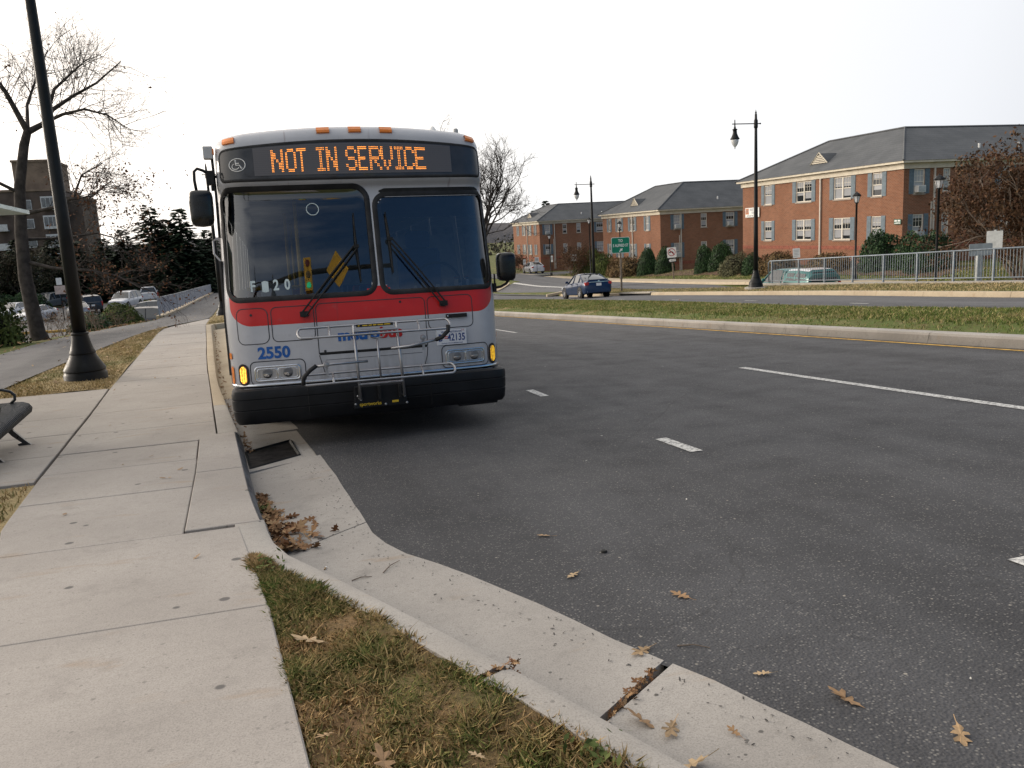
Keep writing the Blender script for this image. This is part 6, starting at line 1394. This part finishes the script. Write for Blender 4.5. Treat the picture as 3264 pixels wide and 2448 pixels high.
# bushes on the bank by the foot path
for x, y, r_, h_, k, lab in ((-7.6,25.0,.95,1.25,'green','green bush at the left edge beyond the foot path'),(-7.9,48.2,1.1,1.15,'green','leftmost low green bush along the path, right of the lamp'),(-7.6,50.8,1.25,1.35,'green','second low green bush along the path, before the red car'),(-7.4,53.6,1.2,1.2,'green','third low green bush along the path, nearest the dark estate car'),(-8.6,44.5,.9,.8,'dark','small dark bush on the bank just right of the lamp post')):
    shrub(k, (x, y, Tz(x, y)-.05), r_, r_*1.1, h_+.25, lab, 'bush', 'bushes on the bank beside the foot path', rz=y)
for i, x in enumerate((-31.0, -28.2, -25.4)): shrub('dark', (x, 101.5, -4.6), 1.9, 1.3, 2.2, ['clipped dark hedge at the far left edge of the lot', 'clipped dark hedge behind the left white sedan', 'clipped dark hedge just left of the oak trunk'][i], 'hedge', 'clipped hedge along the lot', name='hedge')
# twiggy shrubs on the bank
for i, (x, y, s_) in enumerate(((-7.2,29.5,1.0),(-6.9,31.5,1.15),(-7.4,33.5,1.0),(-6.9,36,.9),(-7.3,39.5,1.0),(-7.6,27.8,.9),(-8.3,30.5,1.2),(-7.0,42.5,.9))):
    g = TG(40+i)
    for k in range(9): a = g.r.uniform(0, 6.28); g.sprout((g.r.uniform(-.25,.25), g.r.uniform(-.25,.25), -.05), (math.cos(a)*.55, math.sin(a)*.55, 1), .75*s_, .010, 2, kids=(2,4), spread=.6)
    tp = np.array([tuple(p) for p, d in g.tips]); V, F = leaf_cloud(tp[::3], None, .035, i)
    tree_obj('twiggy_shrub', ['bare twiggy shrub beside the oak trunk', 'bare twiggy shrub just right of the oak trunk', 'bare twiggy shrub between oak and lamp post', 'bare twiggy shrub just left of the lamp post', 'bare twiggy shrub behind the lamp post', 'bare twiggy shrub left of the oak trunk', 'bare twiggy shrub behind the oak trunk, lower on the bank', 'bare twiggy shrub just right of the lamp post'][i], (x, y, Tz(x, y)), g, bark_p, (V, F, lf_brown), 'shrub', 'twiggy shrubs on the bank', 'stems')
# crape myrtles with rusty leaves
def crape(seed, Ht, Wd, nst, loc, label, leaf=.07, mult=3, barkc=None, dep=3):
    g = TG(seed)
    for k in range(nst):
        a = 2*math.pi*k/nst+g.r.uniform(-.3,.3); g.sprout((.15*math.cos(a), .15*math.sin(a), -.1), (math.cos(a)*.55*Wd/Ht, math.sin(a)*.55*Wd/Ht, 1), Ht*.52, .055*Ht/5, dep, up=.3, spread=.62, kids=(3,5), segs=4)
    tp = np.array([tuple(p) for p, d in g.tips]); rs = np.random.RandomState(seed); tp = np.repeat(tp, mult, 0)+rs.normal(size=(mult*len(tp), 3))*.16
    V, F = leaf_cloud(tp, None, leaf, seed); return tree_obj('crape_myrtle', label, loc, g, barkc or bark_p, (V, F, lf_rust), 'tree', 'rusty crape myrtles', 'stems')
crape(51, 6.9, 7.6, 15, (31.0, 28.2, Tz(31,28.2)), 'big rusty brown tree before the nearest brick building at the right edge', .085, 9, dep=3)
crape(54, 4.6, 5.2, 7, (33.0, 24.5, Tz(33,24.5)), 'second rusty tree cut by the right edge of the picture', .085, 9, dep=3)
crape(52, 3.6, 3.2, 6, (30.4, 103, Tz(30.4,103)), 'rusty shrub-like tree left of the parked white car', .08, 4)
crape(53, 3.8, 6.0, 7, (31.2, 84.0, Tz(31.2,84)), 'rusty shrub-like tree right of the parked white car', .08, 4)
crape(55, 3.6, 4.5, 6, (34.0, 89.0, Tz(34,89)), 'rusty shrub-like tree before the far dark brick side wall', .08, 4)
for i, (x, y, h_) in enumerate(((-27.5,107,9.5),(-32,105,8.5),(-37,108,10.5),(-23,118,8.0))):
    g = vase(80+i, h_, 2.0, .2, 7, 3, .62, h_*.36); tp = np.array([tuple(p) for p, d in g.tips]); tp = np.repeat(tp, 4, 0)+np.random.RandomState(i).normal(size=(4*len(tp), 3))*.3; V, F = leaf_cloud(tp, None, .17, 8+i)
    tree_obj('brown_tree', ['dark brown tree behind the oak trunk, before the tower', 'dark brown tree left of the oak trunk, before the tower', 'dark brown tree at the left edge below the tower', 'dark brown tree between the tower and the evergreens'][i], (x, y, Tz(x, y)), g, bark_d, (V, F, leafmat('dark_brown_leaf_%d' % i, (.032,.034,.018), (.055,.042,.024), (.016,.024,.012))), 'tree', 'brown trees behind the lot')
# far woods and hills
hx = np.linspace(-900, 1500, 160); rs = np.random.RandomState(4); hz = 9+4*np.sin(hx*.006+1)+3*np.sin(hx*.017)+np.convolve(rs.normal(size=160), np.ones(5)/5, 'same')*1.5
V = []; 
for i, x in enumerate(hx): V += [(x, 760, -14), (x, 800, hz[i]*.55-3), (x, 850, hz[i]+1), (x, 1100, hz[i]-4)]
F = [(4*i+j, 4*i+4+j, 4*i+5+j, 4*i+1+j) for i in range(159) for j in range(3)]
t = NT('wooded_hill'); p = t.pos(); t.col(t.mix(t.rng(t.noise(p, .06, 6, .7), .35, .65), (.075,.075,.085), (.13,.12,.12))); t.rough(1.0); t.bump(t.noise(p, .12, 5, .7), 1, 6)
struct(np_mesh('hill', V, F, t.m, None, True))
P = []; rs = np.random.RandomState(9)
for k in range(150):
    x = rs.uniform(-95, 150); y = rs.uniform(170, 330); h_ = rs.uniform(4.5, 8.5); z0_ = -7.3; n = 70; a = rs.normal(size=(n, 3)); a /= np.linalg.norm(a, axis=1)[:, None]; P.append(np.array([x, y, z0_+h_*.55])+a*np.array([h_*.5, h_*.5, h_*.48])*rs.uniform(.3, 1, (n, 1)))
P = np.concatenate(P); V, F = leaf_cloud(P, None, .55, 3); w_ = np_mesh('woodland', V, F, leafmat('far_wood', (.055,.045,.035), (.085,.075,.05), (.035,.045,.025))); tag(w_, 'distant brown woodland beyond the buildings', 'woodland', kind='stuff')
# parking lot surface with its yellow kerb
struct(strip('parking_lot', rows(58, 106, 2), lambda y: -40., lambda y: float(path_l(y))-2.5 if y > 62 else -12.5, lambda x, y: Tz(x, y)+.03, 12, Mt['asphalt_path']))
lk = sroot('lot_kerb')
for a, b_ in zip(np.arange(-34, -9, 2.5)[:-1], np.arange(-34, -9, 2.5)[1:]): m = MB(); y_ = 70-.15*(a+20); m.bx(a+.02, b_-.02, y_, y_+.25, Tz(a, y_)-.1, Tz(a, y_)+.2); m.build('kerb_stone', Mt['yellowline'], lk)
ls = thing('lot_sign', 'small white and pink sign on a thin post in the lot beside the near lamp', 'sign', (-18.0, 82.5, Tz(-18,82.5)), R(10)); b = MB(); b.bx(-.04,.04,-.03,.03,-.1,3.6); b.build('post', blk, ls); board(ls, 'sign_panel', .45, .62, 3.5, -.05, sgn_w, .03); board(ls, 'sign_panel', .85, .75, 2.75, -.05, plain('pink_sign', (.52,.42,.38), .5), .03)

# ---------------------------------------------------------------- grass
def blades(name, X, Y, Z, h, seed, mat, label, wid=.004, lean=.6):
    rs = np.random.RandomState(seed); n = len(X); a = rs.rand(n)*6.283; hh = h*rs.uniform(.45, 1.25, n); l_ = lean*hh*rs.uniform(.1, 1.2, n); b = rs.rand(n)*6.283; w = wid*rs.uniform(.7, 1.4, n)
    P = np.stack([X, Y, Z], 1); u = np.stack([np.cos(a), np.sin(a), 0*a], 1)*w[:, None]; tip = P+np.stack([np.cos(b)*l_, np.sin(b)*l_, hh], 1); mid = P+np.stack([np.cos(b)*l_*.35, np.sin(b)*l_*.35, hh*.6], 1)
    V = np.stack([P-u, P+u, mid+u*.75, tip, mid-u*.75], 1).reshape(-1, 3); i = np.arange(n)*5
    o = np_mesh(name, V, np.stack([i, i+1, i+2, i+3, i+4], 1), mat); tag(o, label, 'grass', kind='stuff'); return o
rs = np.random.RandomState(31)
def scatter(n, y0, y1, xa, xb, pw=1.0): 
    y = y0+(y1-y0)*rs.rand(n)**pw; a = xa(y); b = xb(y); return a+(b-a)*rs.rand(n), y
x, y = scatter(80000, .9, 4.15, lambda y: sw_right(y)-.012, lambda y: kerb_b(y)+.02, .9)
cl = np.sin(x*9+1.3)*np.sin(y*7.5+.4)+.6*np.sin(x*21+2)*np.sin(y*17); keep = rs.rand(len(x)) < .55+.35*cl; x, y = x[keep], y[keep]; cl = cl[keep]
hb = np.where(np.hypot((x-.30)/.14, (y-2.72)/.16) < 1, 1.9, 1.0)*np.where(np.hypot((x-.50)/.12, (y-2.02)/.2) < 1, 1.5, 1.0)
blades('grass', x, y, zl(y)+.13, .027*hb**.7*(1+.35*cl), 1, Mt['grass_fg'], 'patchy dry and green grass wedge between footway and kerb', .0030, 1.4)
x, y = scatter(120000, 6, 62, lambda y: 10.16+0*y, lambda y: 14.2+0*y, 1.35); zz_ = zroad(x, y)+.15+.10*sst(10, 11, x)*(1-sst(13.3, 14.3, x)); bare = (x < 10.8)*(rs.rand(len(x)) < .75) | (np.sin(x*2.3+y*.9)*np.sin(y*1.7-x) > .55)*(rs.rand(len(x)) < .6); k = ~bare
blades('grass', x[k], y[k], zz_[k]-.015, .068, 2, Mt['grass_med'], 'green and straw coloured grass on the median strip', .008, .9)
x, y = scatter(30000, 12, 57, lambda y: 20.36+0*y, lambda y: np.where(y < 35, 22.28, 23.4), 1.2); blades('grass', x, y, terrain(x, y)-.01, .07, 3, Mt['grass_verge'], 'dry straw grass on the far verge below the railing', .010, .9)
x, y = scatter(22000, 13.02, 27, lambda y: path_r(y)+.02, lambda y: sw_left(y)-.02, 1.2); k = np.hypot(x+2.98, y-14.5) > .38; blades('grass', x[k], y[k], zl(y[k])+.15, .035, 4, Mt['grass_verge'], 'dry grass strip around the near lamp post', .005, 1.0)
x, y = scatter(6000, 28, 55, lambda y: np.maximum(path_r(y), np.where(y < 38, sw_right(y), -99))+.05, lambda y: kerb_g(y)-.25, 1.2); blades('grass', x, y, zl(y)+(zroad(x, y)-zl(y))*sst(-1, 1.5, x)+.14, .05, 5, Mt['grass_verge'], 'dry grass behind the far lamp left of the bus', .008, 1.0)
x, y = scatter(6000, 2, 6.8, lambda y: sw_left(y)-1.4, lambda y: sw_left(y)-.02, 1); blades('grass', x, y, zl(y)+.13, .045, 6, Mt['grass_fg'], 'grass at the left edge below the waiting pad', .004, 1.0)
x, y = scatter(26000, 30, 95, lambda y: 30.7+0*y, lambda y: 34.8+0*y, 1.2); blades('grass', x, y, terrain(x, y)+.0, .08, 7, Mt['grass_med'], 'lawn in front of the brick buildings', .014, .9)
# small weeds at the kerb
for i, (x, y, s_, lab) in enumerate(((-.165,3.90,.11,'small leafy green weed at the tip of the grass wedge'),(-.20,5.65,.10,'small green weed growing at the foot of the steel kerb'),(.69,1.84,.08,'small green weed beside the near kerb joint'))):
    g = TG(70+i); n = 60; P = np.random.RandomState(i).normal(size=(n, 3))*np.array([.35,.5,.16])*s_+np.array([0, 0, .16*s_]); V, F = leaf_cloud(P, np.tile([0, 0, 1.], (n, 1)), .017, i, .4); t_ = thing('weed', lab, 'weed', (x, y, float(zl(y))+(.15 if i != 1 else -.01))); np_mesh('leaves', V, F, lf_green, t_); MB().tube([(0,0,-.02),(0,0,.03)], .003, 4).build('stem', lf_green, t_)

# ---------------------------------------------------------------- fallen leaves and litter
OUT = [(0,-.58),(.035,-.40),(.13,-.36),(.15,-.29),(.055,-.20),(.20,-.12),(.25,-.03),(.07,.02),(.09,.10),(.25,.22),(.24,.31),(.08,.27),(.09,.40),(.03,.55),(-.05,.52),(-.08,.38),(-.07,.28),(-.21,.33),(-.25,.25),(-.08,.12),(-.06,.04),(-.24,.0),(-.22,-.10),(-.05,-.18),(-.14,-.27),(-.12,-.34),(-.03,-.40)]
def leaf_mesh(seed, curl=.18):
    r = random.Random(seed); b = MB(); pts = []
    for x, y in OUT:
        x *= r.uniform(.8, 1.2); y *= r.uniform(.9, 1.1); pts.append((x, y, curl*(x*x*1.6+.25*y*y)+r.uniform(-.015, .03)))
    sp = [(0, y, .02*math.sin(y*4)) for y in (-.45,-.2,0,.2,.42)]
    v = pts+[(0,0,.012)]; n = len(pts); b.add(v, [(i, (i+1) % n, n) for i in range(n)]); b.tube([(0,-.85,.03),(0,-.5,0)], .012, 3); return b.mesh('blade')
def leafc(name, c): 
    t = NT(name); o = t.obj(); t.col(t.mix(t.rng(t.noise(o, 5, 4), .3, .7), tuple(x*.7 for x in c), c)); t.rough(.75); return t.m
LMt = [leafc('fallen_leaf_tan', (.42,.28,.15)), leafc('fallen_leaf_pale', (.50,.36,.21)), leafc('fallen_leaf_rust', (.33,.20,.10))]
LM = []
for i in range(6):
    me = leaf_mesh(i, .12+.05*i); me.materials.append(LMt[i % 3]); LM.append(me)
def put_leaf(i, x, y, z, s, rz, label, group, tilt=(0, 0)):
    o = mk('fallen_leaf', LM[i % 6], None); o.location = (x, y, z); o.scale = (s, s, s); o.rotation_euler = (tilt[0], tilt[1], rz); tag(o, label, 'leaf', group); return o
RL = [(1.31,4.15,.085,1.0),(1.24,3.5,.085,2.2),(1.57,3.05,.10,.4),(1.19,2.63,.10,2.0),(1.49,2.3,.06,1.2),(1.63,2.05,.12,.3),(1.79,1.75,.10,2.6)]
LB = ['small oak leaf on the asphalt, farthest of the scattered road leaves','oak leaf on the asphalt, second farthest of the road leaves','splayed oak leaf lying alone in the middle of the asphalt','pale oak leaf caught at the end of the open gutter joint','tiny curled leaf on the asphalt right of the gutter joint','large pale oak leaf on the asphalt near the bottom of the picture','oak leaf nearest the bottom right corner of the asphalt']
for i, (x, y, s, rz) in enumerate(RL): put_leaf(i, x, y, float(zroad(x, y))+.008, s, rz, LB[i], 'oak leaves scattered on the road', (.15*math.sin(i*3), .2*math.cos(i*5)))
GL = [(.99,2.20,.11,.6,'oak leaf in the gutter nearest the kerb, one of a curled pair'),(1.05,2.12,.10,2.4,'curled oak leaf overlapping the pair in the gutter'),(1.02,1.93,.11,1.5,'crumpled pale oak leaf in the near gutter slab'),(1.21,2.02,.05,.3,'small leaf fragment at the outer edge of the near gutter slab')]
for i, (x, y, s, rz, lab) in enumerate(GL): put_leaf(i+2, x, y, gz(x, y)+.012, s, rz, lab, 'oak leaves in the gutter', (.3*math.sin(i*2+1), .35*math.cos(i*3)))
SL = [(.005,2.92,.13,1.1,'large dry oak leaf lying across the footway edge'),(.16,2.02,.12,.2,'pale oak leaf on the grass wedge at the bottom of the picture'),(.02,2.22,.06,2.0,'small leaf at the grass edge beside the footway'),(.40,1.95,.05,.9,'small tan leaf in the grass near the kerb')]
for i, (x, y, s, rz, lab) in enumerate(SL): put_leaf(i+1, x, y, float(zl(y))+.165, s, rz, lab, 'oak leaves by the grass wedge', (.15, .2))
# loose leaf drifts nobody could count
def drift(name, pts, smin, smax, seed, label, flat=.35, mat=None, full=True):
    r = random.Random(seed); b = MB()
    for (x, y, z) in pts:
        s = r.uniform(smin, smax); M = Matrix.Translation((x, y, z)) @ Euler((r.gauss(0, flat), r.gauss(0, flat), r.uniform(0, 6.28))).to_matrix().to_4x4() @ Matrix.Scale(s, 4)
        k = r.uniform(.05, .5); pv = [M @ Vector((px, py, k*px*px+.2*k*py*py)) for px, py in OUT]; b.add(pv+[M @ Vector((0, 0, .02))], [(i, (i+1) % len(pv), len(pv)) for i in range(len(pv))])
    t = leafmat(name+'_mat', (.16,.075,.035), (.36,.23,.12), (.22,.12,.06)) if mat is None else mat
    o = b.build('leaf_litter', t); tag(o, label, 'leaves', kind='stuff'); return o
r = random.Random(5); pts = []
for k in range(160):                                  # brown heap against the steel kerb
    t_ = r.random(); y = 4.62+1.55*t_**1.4; x0 = float(kerb_g(y))+.01; wd = .05+.24*math.exp(-((y-4.95)/.42)**2); u = abs(r.gauss(0, .5)); x = x0+min(1.25, u)*wd; pts.append((x, y, gz(x, y)+.012+.07*max(0, 1-u)*math.exp(-((y-4.95)/.5)**2)*r.random()))
drift('heap', pts, .06, .125, 1, 'heap of brown oak leaves against the steel kerb', .5)
pts = [(float(kerb_g(y))+.01+abs(r.gauss(0, .035)), y, gz(float(kerb_g(y)), y)+.02) for y in [r.uniform(8.0, 9.0) for _ in range(50)]+[r.uniform(9, 26) for _ in range(160)]+[r.uniform(2.9, 3.5) for _ in range(22)]+[r.uniform(2.4, 2.6) for _ in range(14)]]
drift('line', pts, .03, .06, 2, 'thin line of leaf scraps along the kerb foot', .5)
pts = []
for k in range(420):
    y = r.uniform(19, 60); x = float(path_l(y))-abs(r.gauss(0, .55))+.12; pts.append((x, y, Tz(x, y)+.05+.05*r.random()))
drift('bank', pts, .06, .15, 3, 'brown leaves drifted along the far edge of the foot path', .4)
pts = []
for k in range(150):
    y = r.uniform(13.2, 27); a, b_ = float(path_r(y)), float(sw_left(y)); x = a+(b_-a)*r.random(); pts.append((x, y, float(zl(y))+.19))
for k in range(110):
    y = r.uniform(14, 60); a, b_ = float(path_l(y)), float(path_r(y)); x = a+(b_-a)*r.random(); pts.append((x, y, float(zl(y))+.175+.02*math.sin(x*1.3)))
drift('sparse', pts, .05, .10, 4, 'pale leaves scattered over the foot path and its grass strip', .25, leafmat('pale_scatter', (.38,.27,.16), (.50,.38,.25), (.30,.19,.10)))
pts = [(float(sw_left(y))+r.random()*(float(sw_right(y))-float(sw_left(y))), y, float(zl(y))+.160) for y in [r.uniform(3, 24) for _ in range(34)]]+[(r.uniform(-4,-2.2), y, float(zl(y))+.160) for y in [r.uniform(7, 13) for _ in range(14)]]
drift('walk', pts, .03, .06, 6, 'few dry leaf scraps on the concrete footway', .2, leafmat('walk_scrap', (.30,.20,.12), (.42,.30,.19), (.20,.12,.07)))
pts = [(x_, y_, float(zroad(x_, y_))+.15+.12*float(sst(10,11,x_))) for x_, y_ in [(r.uniform(10.2,14), r.uniform(8,45)) for _ in range(160)]]
drift('median', pts, .05, .10, 7, 'brown leaf scraps caught in the median grass', .5)
x_ = [(r.uniform(1.2, 9.5), r.uniform(1.5, 16)) for _ in range(46)]
drift('grit', [(a, b_, float(zroad(a, b_))+.006) for a, b_ in x_], .008, .028, 8, 'pale chips and scraps of litter on the asphalt', .2, plain('pale_chip', (.55,.53,.48), .8, var=.2))
pts = []
for k in range(300):
    y = r.uniform(.9, 7.0); x = float(gut_o(y))+.01-abs(r.gauss(0, .11)); pts.append((x, y, gz(x, y)+.004))
drift('tar', pts, .006, .018, 12, 'dark asphalt crumbs spilled along the gutter edge', .3, plain('tar_crumb', (.05,.048,.046), .9, var=.3, scale=30))
pts = [(10.16+abs(r.gauss(0, .16)), r.uniform(6, 40)) for _ in range(500)]
drift('gravel', [(a, b_, float(zroad(a, b_))+.165) for a, b_ in pts], .02, .05, 9, 'pale gravel washed along the median kerb', .5, plain('gravel_grey', (.34,.31,.27), .9, var=.3, scale=30))
cg_ = thing('cigarette_end', 'cigarette end lying in the gutter by the kerb', 'cigarette end', (.12, 4.22, gz(.12, 4.22)+.006), 1.2); MB().tube([(0,0,0),(.022,0,0)], .004, 8).build('filter', LMt[0], cg_); MB().tube([(.022,0,0),(.034,0,0)], .004, 8).build('paper', Mt['white'], cg_)
bc = thing('bottle_cap', 'small black bottle cap on the asphalt', 'bottle cap', (1.50, 3.75, float(zroad(1.5,3.75))+.004)); MB().lathe([(.016,0),(.0165,.004),(.014,.009),(.001,.010)], 14).build('shell', Mt['blackmatte'], bc); MB().lathe([(.017,-.001),(.017,.003)], 14).build('rim', Mt['rubber'], bc)
for i, (x, y, a, L_) in enumerate(((.40,4.0,.9,.16),(.24,3.98,.1,.10),(1.33,2.62,-.5,.12))):
    m = MB(); m.tube([(0,0,0),(L_*.5,.006,.006),(L_,-.004,.002)], [.003,.0025,.0015], 5); o_ = m.build('twig', bark_p); o_.location = (x, y, (gz(x, y) if i < 2 else float(zroad(x, y)))+.004); o_.rotation_euler = (0, 0, a); tag(o_, ['thin twig lying across the outer gutter', 'short brown twig in the gutter by the cigarette end', 'thin twig on the asphalt beside the open gutter joint'][i], 'twig', 'twigs by the kerb')
pts = [(.70+.25*(k/40)-.0, 2.405+.10*(k/40), 0) for k in range(40)]; pts = [(.515+.15*u+r.gauss(0,.006), 2.405+.066*u+r.gauss(0,.008), float(zl(2.4))+.11+.045*r.random()) for u in [r.random() for _ in range(46)]]+[(x, y, gz(x, y)+.0) for x, y in [(.80+.40*u+r.gauss(0,.010), 2.19+.33*u+r.gauss(0,.010)) for u in [r.random() for _ in range(70)]]]
drift('joint', pts, .02, .05, 13, 'leaf crumbs packed into the open kerb joint', .6)
# traffic signal mast behind the viewer, mirrored in the windshields
ms = thing('signal_mast', 'curved traffic signal arm with a yellow diamond sign, mirrored in the bus windshield', 'traffic signal', (-4.6, -5.0, float(zl(-5))+.12))
m = MB(); m.tube([(0,0,-.2),(0,0,5.0),(.4,0,5.9),(1.6,0,6.5),(3.8,0,6.8),(8.5,0,6.85)], [.13,.11,.10,.09,.08,.06], 10); m.build('mast', blk, ms, smooth=True)
yl = plain('signal_yellow', (.60,.36,.02), .5)
for x in (4.3, 7.6):
    m = MB(); m.bx(x-.18,x+.18,.05,.32,6.1,7.1); h2 = m.build('signal_head', yl, ms, bevel=.02)
    for k, c_ in enumerate(((.12,.01,.01),(.12,.08,.01),(.02,.55,.25))): m = MB(); m.lathe([(.11,.33),(.09,.35),(.001,.36)], 14, (x,0,6.93-.32*k), axis='y'); m.build('lens', plain('signal_lens_%d_%d' % (int(x), k), c_, .3, emit=2.0 if k == 2 else 0), h2)
m = MB(); m.prism([(5.75+a, .14, 6.75+c) for a, c in ((0,-.55),(.55,0),(0,.55),(-.55,0))], (0,-.02,0)); m.build('diamond_sign', yl, ms)
